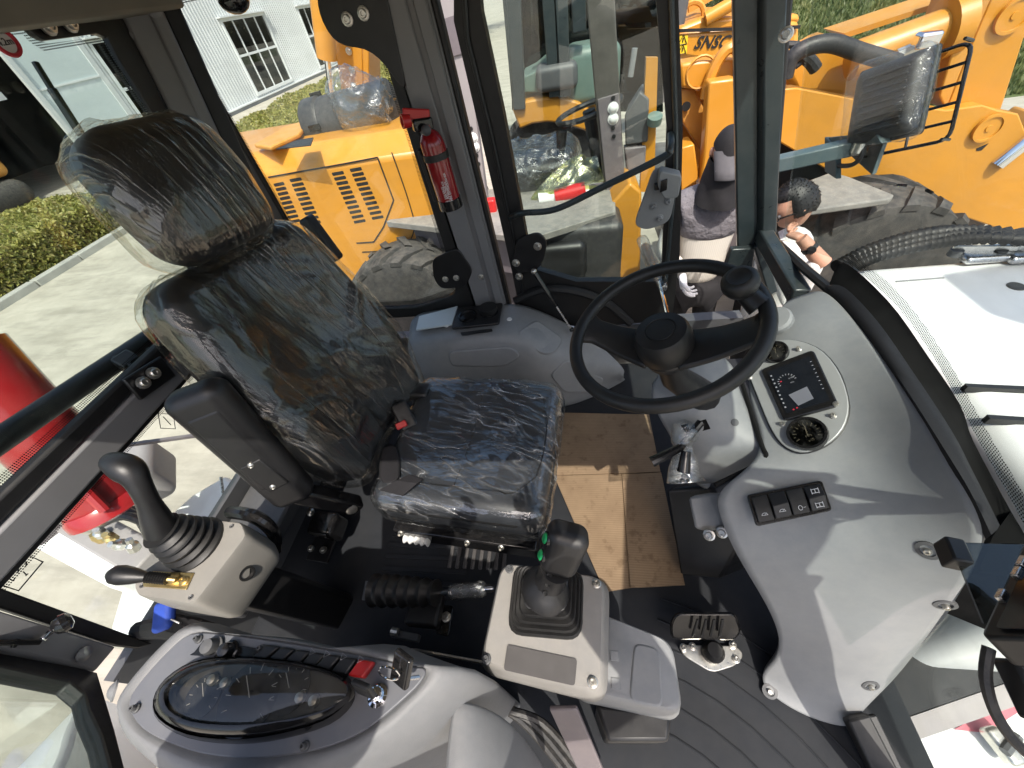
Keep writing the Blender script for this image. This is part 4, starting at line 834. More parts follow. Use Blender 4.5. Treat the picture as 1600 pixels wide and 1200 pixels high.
# foot pedal
fp = thing('foot_pedal', 'black foot pedal on a pale metal bracket bolted to the floor', 'pedal', Z(1105, 990, .03))
MB().prism(rpoly([Z(*q, .012) for q in ((1060, 1008), (1150, 1010), (1162, 1024), (1150, 1040), (1112, 1052), (1066, 1024)) ], .02), (0, 0, .008)).build('pedal_bracket', MT['zinc'], fp, bev=.002)
pd_ = MB().prism(rpoly([Z(*q) for q in ((1056, 958, .17), (1150, 958, .18), (1160, 985, .12), (1150, 1002, .09), (1048, 1000, .09), (1046, 975, .13))], .02), (.004, .01, -.022)).build('pedal_pad', MT['black_gloss'], fp, bev=.008)
for k in range(4): MB().bar(Z(1090 + k * 13, 968, .18), Z(1082 + k * 14, 994, .118), .008, .006).build('pad_rib', MT['black_rubber'], pd_, bev=.002)
MB().lathe([(.03, 0), (.03, .03), (.02, .045)], Z(1112, 1020, .02), (0, 0, 1), 18).build('pedal_boot', MT['black_rubber'], fp)
for q in ((1068, 1012), (1150, 1030), (1082, 1010), (1145, 1008)): bolt(fp, Z(*q, .022), (0, 0, 1), .007)

# ================================================================ LEFT SIDE CONSOLE (wheel arch cover)
sc_ = thing('side_console', 'grey moulded wheel arch cover with cup holder left of the seat', 'console', (-.3, 1.4, 0))
K = [[Z(640, 490, .44), Z(700, 480, .45), Z(770, 474, .455), Z(815, 474, .455), Z(850, 488, .40), Z(900, 512, .33), Z(945, 545, .22), Z(978, 578, .10)],
     [Z(640, 525, .44), Z(700, 520, .45), Z(770, 514, .455), Z(818, 508, .45), Z(850, 520, .385), Z(895, 540, .31), Z(940, 568, .20), Z(974, 584, .09)],
     [Z(636, 542, .43), Z(700, 534, .44), Z(770, 527, .445), Z(826, 530, .42), Z(848, 545, .36), Z(890, 565, .28), Z(932, 582, .17), Z(975, 588, .07)],
     [Z(640, 572, .35), Z(705, 568, .34), Z(775, 562, .33), Z(830, 566, .32), Z(852, 580, .26), Z(890, 592, .19), Z(930, 600, .10), Z(974, 590, .05)],
     [Z(650, 620, .20), Z(720, 620, .18), Z(790, 622, .15), Z(840, 622, .12), Z(862, 628, .08), Z(895, 628, .05), Z(935, 612, .03), Z(976, 592, .02)],
     [Z(655, 650, .03), Z(725, 650, .02), Z(795, 648, .015), Z(842, 640, .012), Z(866, 638, .01), Z(900, 632, .01), Z(938, 615, .01), Z(978, 594, .01)]]
kb_ = MB().grid(K).build('console_body', MT['grey_plastic'], sc_, ang=180, solid=.015, sub=3)
if kb_.data.polygons[10].normal.dot(CAM - kb_.data.polygons[10].center) < 0: kb_.data.flip_normals()
kb_.modifiers.move(0, 1)
ch = MB().prism(rpoly([Z(*q, .462) for q in ((716, 484), (786, 476), (780, 508), (706, 516))], .01), (0, 0, .012)).build('cup_holder_plate', MT['black_plastic'], sc_, bev=.003)
for q, rr in (((731, 495), .042), ((764, 488), .042)): MB().lathe([(rr, 0), (rr, .010), (rr * .85, .010), (rr * .82, .002), (.001, .002)], Z(*q, .474), (0, 0, 1), 28).build('cup_ring', MT['black_gloss'], ch)
MB().lathe([(.036, 0), (.042, .014), (.040, .03), (.001, .032)], Z(764, 488, .476), (0, 0, 1), 28).build('cup_cap', MT['black_rubber'], ch)
MB().prism(rpoly([Z(*q, .456) for q in ((720, 520), (769, 514), (770, 518), (722, 525))], .006), (0, -.004, .006)).build('console_slot', MT['black_rubber'], sc_)
for q, z in (((698, 509), .462), ((796, 499), .47)): MB().lathe([(.012, 0), (.010, .004), (.001, .004)], Z(*q, z), (0, 0, 1), 12).build('screw_cap', MT['white_plastic'], sc_)
MB().sheet([[Z(655, 494, .468), Z(715, 478, .47)], [Z(650, 515, .468), Z(706, 507, .47)]], (0, 0, -.006)).build('protective_paper', MT['panel_white'], sc_)
for nm_, qs in (('raised_panel', ((806, 520), (838, 500), (880, 530), (868, 552), (846, 556))), ('raised_panel', ((858, 585), (884, 560), (945, 592), (925, 612), (880, 612))), ('raised_panel', ((700, 548), (800, 540), (815, 556), (790, 572), (705, 572)))):
    hs_p = [hit(kb_, *q) for q in qs]; nn_ = sum([n for _, n in hs_p], V()).normalized(); MB().prism(rpoly([p - nn_ * .01 for p, _ in hs_p], .03), nn_ * .021).build(nm_, MT['grey_plastic'], sc_, bev=.007, segs=3)
wf = MB().sheet([[PY(x_, y_, 1.62) for x_, y_ in ((820, 470), (870, 482), (915, 512), (950, 560))], [PY(x_, y_, 1.50) for x_, y_ in ((822, 492), (862, 502), (905, 530), (945, 575))]], (0, 0, -.02)).build('outer_fender', MT['white_paint'], sc_, sub=1)
# extinguisher
fx = thing('fire_extinguisher', 'small red fire extinguisher strapped upright to the dark door pillar', 'extinguisher', L(690, 320))
x0, x1 = PY(705, 322, 1.43), PY(668, 200, 1.43); xa = (x1 - x0).normalized(); xl = (x1 - x0).length; XR = .041
MB().lathe([(.02, -.004), (XR * .95, 0), (XR, .015), (XR, xl * .80), (XR * .93, xl * .87), (XR * .7, xl * .94), (XR * .38, xl * .98), (XR * .36, xl * 1.04)], x0, xa, 28).build('bottle', MT['red_bottle'], fx, ang=50)
MB().lathe([(XR * 1.05, 0), (XR * 1.05, .035)], x0 - xa * .004, xa, 24).build('foot_ring', MT['black_gloss'], fx)
tp = x1 + xa * .012; vh = V((-.75, -.5, .1)).normalized()
MB().bar(tp - vh * .02, tp + vh * .045, .035, .028, xa).build('valve', MT['black_gloss'], fx, bev=.006)
MB().bar(tp + xa * .022 - vh * .02, tp + xa * .035 + vh * .065, .03, .010, xa).build('squeeze_lever', MT['red_plastic'], fx, bev=.004)
MB().lathe([(.010, 0), (.018, .004), (.020, .03), (.015, .03), (.012, .006)], tp + vh * .045 + xa * .015, vh, 16).build('nozzle', MT['red_plastic'], fx)
MB().ball(tp + V((.005, -.035, -.01)), .016).build('pressure_dial', MT['grey_dark'], fx)
MB().lathe([(XR * 1.08, 0), (XR * 1.08, .02)], x0 + xa * xl * .64, xa, 24).build('strap', MT['black_rubber'], fx)
MB().bar(x0 + V((-.055, .02, .02)), x1 + V((-.055, .02, -.06)), .015, .03).build('wall_bracket', MT['black_plastic'], fx, bev=.003)
side = (CAM - x0); side = (side - xa * side.dot(xa)).normalized()
for i, w in enumerate(('FIRE EXTINGUISHER', 'DRY POWDER', '1. PULL PIN', '2. AIM AT BASE', '3. SQUEEZE')):
    sh = side * math.cos(.3 - i * .12) + xa.cross(side) * math.sin(.3 - i * .12); text(w, x0 + xa * .03 + sh * (XR + .0006), xa, sh, .0105, MT['print_white'], fx, depth=.0002)
# cardboard sheets on the floor
def card_mat():
    N = NT('cardboard'); B = N.n('BsdfPrincipled', i_Roughness=.85); sp = N.n('SeparateXYZ'); N.l(N.map((1, 1, 1), (0, 0, .02)), sp.inputs[0]); w = N.math('SINE', N.math('MULTIPLY', sp.outputs[1], 2 * math.pi / .0085))
    c = N.mix(N.ramp(N.noise(7, 6, .65), [(.3, 0), (.7, 1)]), (.20, .135, .08), (.29, .205, .125)); c = N.mix(N.math('MULTIPLY', N.ramp(N.noise(26, 5, .6), [(.56, 0), (.66, 1)]), .55), c, (.10, .06, .03)); c = N.mix(N.math('MULTIPLY_ADD', w, .2, .2), c, (.15, .095, .05)); N.l(c, B.inputs[0])
    b2 = N.n('Bump', i_Strength=.5, i_Distance=.002); N.l(w, b2.inputs[0]); N.l(b2.outputs[0], B.inputs['Normal']); N.l(B.outputs[0], N.out.inputs[0]); MT['cardboard'] = N.m
card_mat()
def card(q, z, label):
    n_ = 6; p = [Z(*x_, z) for x_ in q]; rows = []
    for i in range(n_ + 1):
        a, b2 = p[0].lerp(p[3], i / n_), p[1].lerp(p[2], i / n_); rows.append([a.lerp(b2, j / n_) + V((0, 0, .004 * noise.noise(a.lerp(b2, j / n_) * 7))) for j in range(n_ + 1)])
    tag(MB().sheet(rows, (0, 0, -.006)).build('cardboard_sheet', MT['cardboard'], ang=30), label, 'cardboard', 'cardboard sheets laid on the cab floor')
card(((864, 645), (904, 645), (909, 741), (866, 743)), .016, 'narrow cardboard strip on the floor beside the seat front, farthest from the lever')
card(((904, 645), (1014, 648), (1032, 737), (909, 741)), .018, 'creased brown cardboard sheet under the steering wheel, nearer the door')
card(((866, 744), (980, 740), (985, 918), (945, 925), (868, 930)), .013, 'sunlit cardboard sheet between the seat and the joystick')
card(((972, 741), (1033, 738), (1070, 914), (985, 918)), .020, 'cardboard sheet with torn corner beside the black pedestal')
# ================================================================ JOYSTICK CONSOLE
jc = thing('joystick_console', 'grey pod with green buttoned joystick nearest the camera, right of the seat', 'joystick console', Z(850, 990, .4))
jt = rpoly([Z(*q, .55) for q in ((784, 878), (945, 902), (940, 1084), (750, 1036))], .035, 5); jcen = sum(jt, V()) / len(jt)
rows = [[jcen + (p - jcen) * k + V((0, 0, -d)) for p in jt] for k, d in ((.965, 0), (1.0, .005), (1.03, .018), (1.10, .05), (1.11, .075), (1.0, .092))]
m = MB(); m.grid(rows, True); m.bm.faces.new([v for v in m.bm.verts[:len(jt)]] if False else [m.bm.verts.new(p) for p in rows[0]]); bmesh.ops.remove_doubles(m.bm, verts=m.bm.verts, dist=1e-5)
jb = m.build('console_body', MT['grey_pod'], jc, ang=40)
for q in ((796, 889), (932, 912), (926, 1066), (760, 1030)): bolt(jb, Z(*q, .551), (0, 0, 1), .0065, MT['zinc'] if q[0] > 900 else MT['grey_dark'])
MB().prism(rpoly([Z(*q, .552) for q in ((793, 1007), (902, 1030), (898, 1072), (787, 1047))], .006), (0, 0, .0015)).build('label_plate', MT['label_dark'], jc)
bs = [Z(*q, .552) for q in ((805, 886), (911, 896), (908, 1002), (794, 992))]; bc_ = sum(bs, V()) / 4; tops = Z(852, 925, .62)
rows = []; prof = [(1.0, 0), (1.02, .008), (.98, .013), (.88, .010), (.93, .018), (.90, .025), (.78, .021), (.83, .030), (.80, .037), (.67, .033), (.71, .043), (.68, .049), (.56, .046), (.58, .057), (.42, .064)]
for k, h in prof: rows.append([bc_ + (p - bc_) * k + V((0, 0, h)) + V((.004, .012, 0)) * (h / .066) for p in rpoly(bs, .03, 4)])
MB().grid(rows, True).build('bellows_boot', MT['black_rubber'], jc, ang=50)
g0 = bc_ + V((.004, .012, .058)); g1 = Z(868, 888, .68); g2 = Z(884, 845, .745)
MB().lathe([(.052, -.01), (.050, .004), (.040, .016), (.032, .03)], g0, g1 - g0, 24).build('boot_cap', MT['black_plastic'], jc)
st_ = MB().tube(bez([g0 + V((0, 0, .005)), g0.lerp(g1, .5), g1], 4), [.038, .036, .034, .032, .031, .030, .030, .031, .032], 16).build('grip', MT['black_plastic'], jc)
hx = (Z(910, 850, .72) - Z(858, 850, .72)).normalized(); GM = frame((g2 - g1), hx)
hcn = Z(880, 857, .715); MB().rbox(hcn, (.062, .078, .108), .022, GM, 5, lambda P: V((P.x, P.y * (1 + 1.4 * P.z), P.z))).build('grip_head', MT['black_plastic'], jc)
sx_ = 1 if (GM @ V((1, 0, 0))).dot(CAM - hcn) > 0 else -1; bn_ = (GM @ V((sx_ * .25, -1, .15))).normalized()
for zz in (.026, -.018):
    bp_ = hcn + GM @ V((sx_ * .012, -.037 * (1 + 1.4 * zz), zz)); bt2 = MB().lathe([(.0135, -.01), (.0135, .004), (.0112, .0055)], bp_, bn_, 20).build('button_bezel', MT['black_gloss'], jc); MB().lathe([(.0105, -.004), (.0105, .006), (.0075, .0085), (.001, .009)], bp_, bn_, 20).build('button', MT['green_button'], bt2)
for q, z in (((858, 898), .66), ((856, 913), .645), ((852, 927), .63)): MB().lathe([(.006, 0), (.005, .002), (.003, .0)], PZ(*q, z + .03), (-.1, -.6, .8), 8).build('screw', MT['black_rubber'], jc)
# lower box
lb_ = rpoly([Z(*q, .46) for q in ((915, 950), (962, 966), (1052, 1002), (1070, 1118), (900, 1082))], .03, 5); lc = sum(lb_, V()) / len(lb_)
rows = [[lc + (p - lc) * k + V((0, 0, -d)) for p in lb_] for k, d in ((.92, -.004), (.97, .002), (1.0, .016), (1.06, .07), (1.07, .11), (.98, .118))]; m = MB(); m.grid(rows, True); m.bm.faces.new([m.bm.verts.new(p) for p in rows[0]]); bmesh.ops.remove_doubles(m.bm, verts=m.bm.verts, dist=1e-5)
lo = m.build('storage_box', MT['grey_plastic'], jc, ang=50)
MB().prism(rpoly([Z(*q, .459) for q in ((990, 1004), (1030, 1014), (1036, 1108), (982, 1096))], .018, 5), (0, 0, .008)).build('box_panel', MT['grey_plastic'], lo, bev=.004)
for q in ((960, 1025), (962, 1068)): MB().lathe([(.016, -.003), (.012, .004), (.001, .005)], Z(*q, .462), (0, 0, 1), 4).build('cast_mark', MT['grey_plastic'], lo)
MB().prism([Z(*q, .35) for q in ((930, 1100), (1050, 1115), (1045, 1160), (950, 1160))], (0, 0, -.34)).build('support_post', MT['black_plastic'], jc, bev=.008)
MB().bar(Z(880, 1105, .43), Z(940, 1240, .10), .06, .01).build('support_arm', MT['machine_grey'], jc, bev=.003)
# ================================================================ PARKING BRAKE LEVER
hb_ = thing('parking_brake', 'black bellows lever with plastic wrapped grip lying beside the joystick pod', 'brake lever', Z(640, 935, .1))
k0, k1, k2 = Z(586, 922, .20), Z(682, 926, .24), Z(768, 920, .28); ka_ = (k1 - k0); n_ = []
for i in range(31): n_.append((.046 - .012 * (i / 30) ** 2 + .0045 * math.cos(i / 30 * 6.28 * 6), ka_.length * i / 30))
MB().lathe([(.02, -.004)] + n_ + [(.012, ka_.length + .004)], k0, ka_, 20).build('bellows_boot', MT['black_rubber'], hb_)
MB().tube([k1, k2], .007, 8).build('lever_rod', MT['chrome'], hb_); a_, b_ = k1.lerp(k2, .30), k1.lerp(k2, .86)
MB().tube([a_, a_.lerp(b_, .2), a_.lerp(b_, .8), b_], [.013, .018, .018, .014], 14).build('lever_grip', MT['grey_dark'], hb_)
o = fine(MB().tube([a_.lerp(b_, -.06 + 1.1 * t / 12) for t in range(13)], [.016] + [.021] * 11 + [.017], 20)).build('plastic_film', MT['bag_film'], hb_); wrink(o, .003, 40, 4.2)
MB().lathe([(.011, 0), (.011, .02), (.009, .024), (.009, .028)], k1.lerp(k2, .90), k2 - k1, 14).build('release_button', MT['chrome'], hb_)
MB().bar(Z(640, 950, .13), Z(690, 955, .13), .10, .05, (0, 1, 0)).build('lever_base', MT['black_plastic'], hb_, bev=.01)
MB().prism([Z(*q, .18) for q in ((572, 908), (592, 910), (588, 940), (566, 938))], (0, 0, .006)).build('slot_bracket', MT['grey_dark'], hb_, bev=.002)
MB().prism(rpoly([Z(*q, .185) for q in ((574, 921), (588, 921), (587, 929), (573, 928))], .006), (0, 0, .004)).build('slot', MT['black_rubber'], hb_)
MB().prism(rpoly([Z(*q, .10) for q in ((690, 945), (710, 948), (702, 996), (680, 990))], .01), (0, 0, .01)).build('base_plate', MT['black_gloss'], hb_, bev=.003)
bolt(hb_, Z(697, 964, .113), (0, 0, 1), .010); MB().bar(Z(614, 990, .18), Z(655, 998, .18), .028, .02).build('cable_clevis', MT['grey_dark'], hb_, bev=.003); MB().tube([Z(612, 986, .20), Z(622, 988, .20)], .011, 10).build('clevis_pin', MT['zinc'], hb_)
MB().tube([Z(560, 1012, .12), Z(650, 1016, .12), Z(760, 1036, .13)], .005, 6).build('brake_cable', MT['zinc'], hb_)
# ================================================================ REAR LEFT-HAND JOYSTICK POD
lp = thing('backhoe_lever_pod', 'warm grey pod with tall curved black lever by the rear window', 'lever console', Z(320, 900, .4))
LZ = .62
lt_ = rpoly([Z(*q, LZ) for q in ((216, 898), (338, 812), (378, 816), (386, 836), (306, 941), (292, 943), (214, 930), (208, 915))], .012, 3); ll = [p + V((.105, -.015, -.20)) * 1.0 for p in lt_]; lc = sum(lt_, V()) / len(lt_)
rows = [[lc + (p - lc) * .975 for p in lt_], [p + V((0, 0, -.006)) for p in lt_], [lc + (p - lc) * 1.02 + V((0, 0, -.035)) for p in lt_], [lc + (p - lc) * 1.03 + V((.002, 0, -.10)) for p in lt_], [lc + (p - lc) * 1.0 + V((.004, 0, -.14)) for p in lt_], [lc + (p - lc) * .92 + V((.004, 0, -.162)) for p in lt_], [lc + (p - lc) * .7 + V((.0, .0, -.17)) for p in lt_]]
MB().prism([lc + (p - lc) * .6 + V((0, 0, -.16)) for p in lt_], (.05, .04, -.5)).build('pod_stand', MT['black_plastic'], lp, bev=.01)
m = MB(); m.grid(rows, True); m.bm.faces.new([m.bm.verts.new(p) for p in rows[0]]); bmesh.ops.remove_doubles(m.bm, verts=m.bm.verts, dist=1e-5); lpb = m.build('pod_body', MT['grey_warm'], lp, ang=40)
sidep, sidn = plane3(rows[3][18], rows[3][14], rows[4][16]); 
MB().lathe([(.019, -.004), (.019, .003), (.014, .003), (.012, -.004), (.001, -.004)], PZ(386, 896, .545), (.8, -.35, .2), 18).build('hole_plug', MT['black_rubber'], lp)
for q in ((362, 822), (298, 933), (222, 915)): MB().lathe([(.006, 0), (.005, .002), (.002, 0)], Z(*q, LZ + .001), (0, 0, 1), 10).build('screw', MT['grey_dark'], lpb)
bz = Z(304, 850, LZ); bt_ = Z(252, 828, .715); ba = bt_ - bz; pr = []
for i in range(25): t = i / 24; pr.append((.066 - .028 * t + .0055 * math.cos(t * 6.28 * 5), ba.length * t))
MB().lathe([(.072, -.012), (.072, .0)] + pr + [(.02, ba.length + .002)], bz, ba, 26).build('bellows_boot', MT['black_rubber'], lp)
hp_ = bez([bt_, Z(240, 802, .765), Z(222, 765, .83), Z(205, 738, .868), Z(180, 724, .885), Z(165, 722, .885)], 5)
MB().tube(hp_, [.034, .033, .032, .030, .029] + [.027, .025, .023, .022, .022] + [.0225, .023, .024, .026, .028] + [.030, .031, .031, .030, .028] + [.026, .024, .022, .018, .013, .005], 18).build('lever_handle', MT['black_plastic'], lp, ang=60)
MB().prism([Z(*q, LZ + .001) for q in ((224, 905), (240, 893), (304, 896), (292, 922), (226, 917))], (0, 0, .004)).build('gate_plate', MT['brass'], lp, bev=.001)
sa_, sb_ = Z(275, 906, LZ + .02), Z(222, 901, LZ + .045); pr = []
for i in range(33): pr.append((.011 + .002 * math.cos(i / 32 * 6.28 * 8), (sb_ - sa_).length * .6 * i / 32))
MB().lathe(pr, sa_.lerp(sb_, .25), sb_ - sa_, 12).build('lever_spring', MT['black_rubber'], lp); MB().tube([sa_, sb_], .006, 8).build('lever_rod', MT['brass'], lp)
MB().lathe([(.010, -.01), (.013, .0), (.018, .02), (.022, .045), (.020, .062), (.010, .074), (.001, .076)], sb_, sb_ - sa_ + V((0, 0, -.006)), 18).build('lever_knob', MT['black_plastic'], lp)
bolt(lp, Z(288, 908, LZ + .006), (0, 0, 1), .007, MT['brass']); MB().lathe([(.014, 0), (.014, .01), (.008, .02)], Z(272, 905, LZ + .004), (0, 0, 1), 12).build('pivot', MT['brass'], lp)
hs_ = MB().tube(bez([Z(360, 800, .56), Z(392, 805, .57), Z(415, 818, .54), Z(428, 835, .48), Z(430, 860, .40)], 5), .018, 10).build('edge_loop', MT['black_gloss'], lp)
ct_ = thing('coat', 'blue and black cloth bundle tucked under the lever pod', 'cloth', Z(250, 965, .4))
o = MB().rbox(Z(257, 962, .47), (.075, .05, .03), .012, frame((0, -.3, 1), (1, .4, 0)), 3).build('blue_pouch', MT['blue_fabric'], ct_); MB().tube([Z(215, 985, .42), Z(260, 978, .44), Z(300, 985, .43), Z(345, 992, .40)], [.022, .03, .03, .02], 10).build('black_strap', MT['black_cloth'], ct_); MB().bar(Z(268, 968, .49), Z(282, 974, .48), .012, .004).build('buckle', MT['steel'], ct_, bev=.001)
# ================================================================ INSTRUMENT CONSOLE (bottom left)
ic = thing('instrument_console', 'grey rounded rear console with oval black rimmed gauge window and red switch', 'console', Z(400, 1080, .5))
IZ = .75
ol = [Z(*q, IZ) for q in ((297, 991), (340, 990), (440, 1003), (545, 1021), (635, 1040), (664, 1046), (655, 1068), (622, 1100), (572, 1140), (515, 1166), (450, 1180), (388, 1185), (318, 1178), (262, 1160), (222, 1138), (203, 1110), (205, 1086), (232, 1050), (268, 1012))]
def smooth_loop(pts, n=3):
    out = []; N_ = len(pts)
    for i in range(N_):
        a, b2, c, d = pts[i - 1], pts[i], pts[(i + 1) % N_], pts[(i + 2) % N_]
        for k in range(n): t = k / n; out.append(.5 * ((2 * b2) + (c - a) * t + (2 * a - 5 * b2 + 4 * c - d) * t * t + (3 * b2 - a - 3 * c + d) * t ** 3))
    return out
os_ = smooth_loop(ol); oc = sum(os_, V()) / len(os_)
MB().prism(os_, (0, 0, -.01)).build('fascia', MT['grey_dark'] if False else mat('fascia_grey', (.13, .135, .15), .4, var=.05, vs=6, bump=.15, bs=900, dust=.08), ic, bev=.002)
def off(p, d): q = p - oc; q.z = 0; q.normalize(); return p + q * d * (.22 if q.y > .45 and d > .01 else 1)
rows = [[off(p, -.012) + V((0, 0, -.008)) for p in os_], [off(p, .004) + V((0, 0, -.004)) for p in os_], [off(p, .012) + V((0, 0, .002)) for p in os_], [off(p, .028) + V((0, 0, -.006)) for p in os_], [off(p, .05) + V((0, 0, -.03)) for p in os_], [off(p, .068) + V((0, 0, -.09)) for p in os_], [off(p, .075) + V((0, 0, -.25)) for p in os_], [off(p, .06) + V((0, 0, -.74)) for p in os_]]
MB().grid(rows, True).build('console_body', MT['console_grey_shaded'], ic, ang=180)
# raised gauge window
ov = [(258, 1083), (276, 1060), (312, 1042), (362, 1034), (424, 1037), (484, 1046), (528, 1060), (545, 1076), (536, 1094), (502, 1112), (442, 1126), (372, 1133), (302, 1128), (266, 1110)]
oz = .79; lo_ = smooth_loop([Z(*q, oz) for q in ov]); lcx = sum(lo_, V()) / len(lo_)
sc2 = lambda k, dz: [lcx + (p - lcx) * k + V((0, 0, dz)) for p in lo_]
ro_ = smooth_loop([Z(*q, .756) for q in ((243, 1098), (262, 1062), (304, 1034), (362, 1025), (430, 1028), (490, 1037), (537, 1053), (551, 1076), (547, 1102), (512, 1132), (442, 1154), (370, 1163), (298, 1154), (252, 1128))])
mxl = lambda t, dz: [a.lerp(b2, t) + V((0, 0, dz)) for a, b2 in zip(ro_, lo_)]
MB().grid([mxl(0, -.006), mxl(.02, .006), mxl(.25, .010), mxl(.30, .003), mxl(.45, .004), mxl(.5, .012), mxl(.85, .008), mxl(1.0, .003), sc2(.985, -.002), sc2(.97, -.02)], True).build('window_rim', MT['black_gloss'], ic, ang=50)
MB().prism(sc2(.99, -.022), (0, 0, -.004)).build('gauge_board', mat('gauge_board', (.06, .056, .05), .35, var=.2, vs=9, bump=.05), ic)
MB().grid([sc2(.988, -.001), sc2(.8, .004), sc2(.5, .007), sc2(.2, .008), sc2(.02, .008)], True).build('window_lens', MT['lens'], ic, ang=180)
for i, q in enumerate(((333, 1062), (353, 1067), (470, 1090), (491, 1095))): MB().lathe([(.009, 0), (.007, .006), (.001, .008)], Z(*q, oz - .018), (0, 0, 1), 12).build('warning_lamp', MT['zinc'], ic)
for q, rr in (((390, 1090), .05), ((318, 1088), .03), ((452, 1075), .035)):
    MB().lathe([(rr, 0), (rr, .002), (.001, .002)], Z(*q, oz - .021), (0, 0, 1), 24).build('dial', MT['screen_dark'], ic); m = MB(); c = Z(*q, oz - .0185)
    for k in range(9): a = math.radians(-30 + 30 * k); v = V((math.cos(a), math.sin(a), 0)); m.bar(c + v * rr * .7, c + v * rr * .88, .0016, .0006)
    m.bar(c, c + V((-.5, .6, 0)).normalized() * rr * .7, .002, .0008); m.build('dial_marks', MT['print_white'], ic)
kp_ = MB().prism([Z(*q, IZ + .001) for q in ((306, 1019), (320, 1001), (412, 1015), (396, 1033), (298, 1024))], (0, 0, .004)).build('knob_plate', MT['black_gloss'], ic, bev=.001)
for q, rr in (((334, 1011), .013), ((360, 1016), .012)): MB().lathe([(rr * 1.3, 0), (rr * 1.3, .003), (rr, .004), (rr, .012), (rr * .85, .02), (.001, .022)], Z(*q, IZ + .004), (.05, -.1, 1), 16).build('rotary_knob', MT['grey_dark'] if rr > .0125 else MT['black_gloss'], kp_); 
for k in range(7):
    t0, t1 = k / 7, (k + .88) / 7; A0, A1, A2, A3 = Z(420, 1008, IZ + .002), Z(592, 1036, IZ + .002), Z(576, 1062, IZ + .002), Z(392, 1032, IZ + .002)
    q4 = [A0.lerp(A1, t0), A0.lerp(A1, t1), A3.lerp(A2, t1), A3.lerp(A2, t0)]; h = .008 + .006 * (k > 3)
    rs = MB().prism(q4, (0, 0, h)).build('rocker_switch', MT['red_plastic'] if k == 6 else MT['black_plastic'], ic, bev=.003)
    if k > 2: c = sum(q4, V()) / 4 + V((-.004, .012, h + .0006)); MB().tube([c + V((.006, 0, 0)), c + V((-.004, .005, 0)), c + V((-.004, -.005, 0))], .0006, 4, True).build('switch_symbol', MT['print_grey'], rs)
for q in ((213, 1107), (477, 1166), (311, 999), (409, 1014)): bolt(ic, Z(*q, IZ + .001), (0, 0, 1), .0045, MT['grey_dark'])
dome(ic, Z(179, 1079, .74), (-.6, -.3, .7), .013, MT['console_grey_shaded'])
kx = Z(592, 1088, IZ); ks = MB().lathe([(.016, 0), (.016, .006), (.011, .008), (.011, .020), (.008, .022)], kx, (0, .1, 1), 20).build('key_barrel', MT['chrome'], ic)
tk = thing('ignition_key', 'black headed key in the chrome lock with a key fob hanging', 'key', kx + V((0, 0, .02)))
MB().box(kx + V((0, 0, .030)), (.010, .003, .03)).build('key_blade', MT['steel'], tk); MB().rbox(kx + V((.0, .004, .060)), (.030, .009, .044), .004, frame((.1, .2, 1), (.2, 1, 0)), 2).build('key_head', MT['black_plastic'], tk)
rc = Z(608, 1052, .83); MB().tube([rc + V((math.cos(k * .5236) * .016, .006 * math.sin(k * .5236), math.sin(k * .5236) * .016)) for k in range(12)], .0013, 5, True).build('key_ring', MT['chrome'], tk)
MB().rbox(Z(628, 1045, .81), (.035, .05, .012), .005, frame((-.3, -.5, .6), (.2, .6, .6)), 2).build('key_fob', MT['black_gloss'], tk); MB().tube([Z(640, 1060, .79), Z(655, 1058, .78)], .003, 6).build('key_tip', MT['steel'], tk)
# moulded right shoulder of the console and the white-lit cover beside it
ec = thing('engine_cover', 'pale grey moulded cover sloping down at the bottom edge beside the console', 'cover', Z(790, 1160, .3))
rows = [[Z(706, 1090, .66), Z(745, 1098, .64), Z(790, 1120, .55), Z(830, 1165, .42), Z(860, 1220, .30)], [Z(700, 1125, .66), Z(745, 1130, .65), Z(795, 1150, .56), Z(835, 1190, .42), Z(865, 1240, .3)], [Z(692, 1180, .66), Z(742, 1185, .66), Z(800, 1195, .57), Z(842, 1225, .42), Z(868, 1270, .3)], [Z(688, 1260, .66), Z(742, 1260, .66), Z(802, 1262, .57), Z(845, 1280, .42), Z(870, 1300, .3)]]
eo = MB().sheet(rows, (0, 0, -.02)).build('cover_shell', MT['console_grey_shaded'], ec, sub=2, ang=70)
cb_ = thing('control_cables', 'bundle of black control cables on the dark floor beside the pale cover', 'cables', Z(800, 1110, .1))
for i in range(3): MB().tube(bez([Z(690 + 12 * i, 1048, .14), Z(760 + 10 * i, 1090 + 6 * i, .16), Z(820 + 14 * i, 1130, .14), Z(880 + 14 * i, 1200, .12)], 5), .011, 8).build('cable', MT['hose'], cb_)
# ================================================================ MONITOR AT THE RIGHT SCREEN PILLAR
PD = lambda px, py, d: CAM + ray(px, py) * d
mo = thing('reversing_monitor', 'black framed monitor with side buttons at the right screen pillar', 'monitor', PD(1580, 950, .75))
MT['bezel'] = mat('bezel', (.012, .012, .0125), .35, var=.15, vs=10, bump=.15, bs=1200)
mA, mB_, mC = PD(1529, 990, .70), PD(1600, 838, .80), PD(1700, 1010, .66); mn = plane3(mA, mB_, mC)[1]; MP = lambda px, py, o=0: PL(px, py, mA + mn * o, mn)
mf = MB().prism(rpoly([MP(*q) for q in ((1528, 996), (1600, 842), (1760, 842), (1760, 1000))], .012), -mn * .035).build('bezel', MT['bezel'], mo, bev=.004)
MB().prism(rpoly([MP(*q, .002) for q in ((1556, 983), (1612, 866), (1745, 862), (1745, 985))], .006), mn * .001).build('screen', MT['screen_dark'], mo)
for q in ((1567, 932), (1592, 897), (1600, 880)): MB().bar(MP(q[0] - 4, q[1] + 7, .002), MP(q[0] + 4, q[1] - 7, .002), .010, .006, mn).build('side_button', MT['steel'], mo, bev=.001)
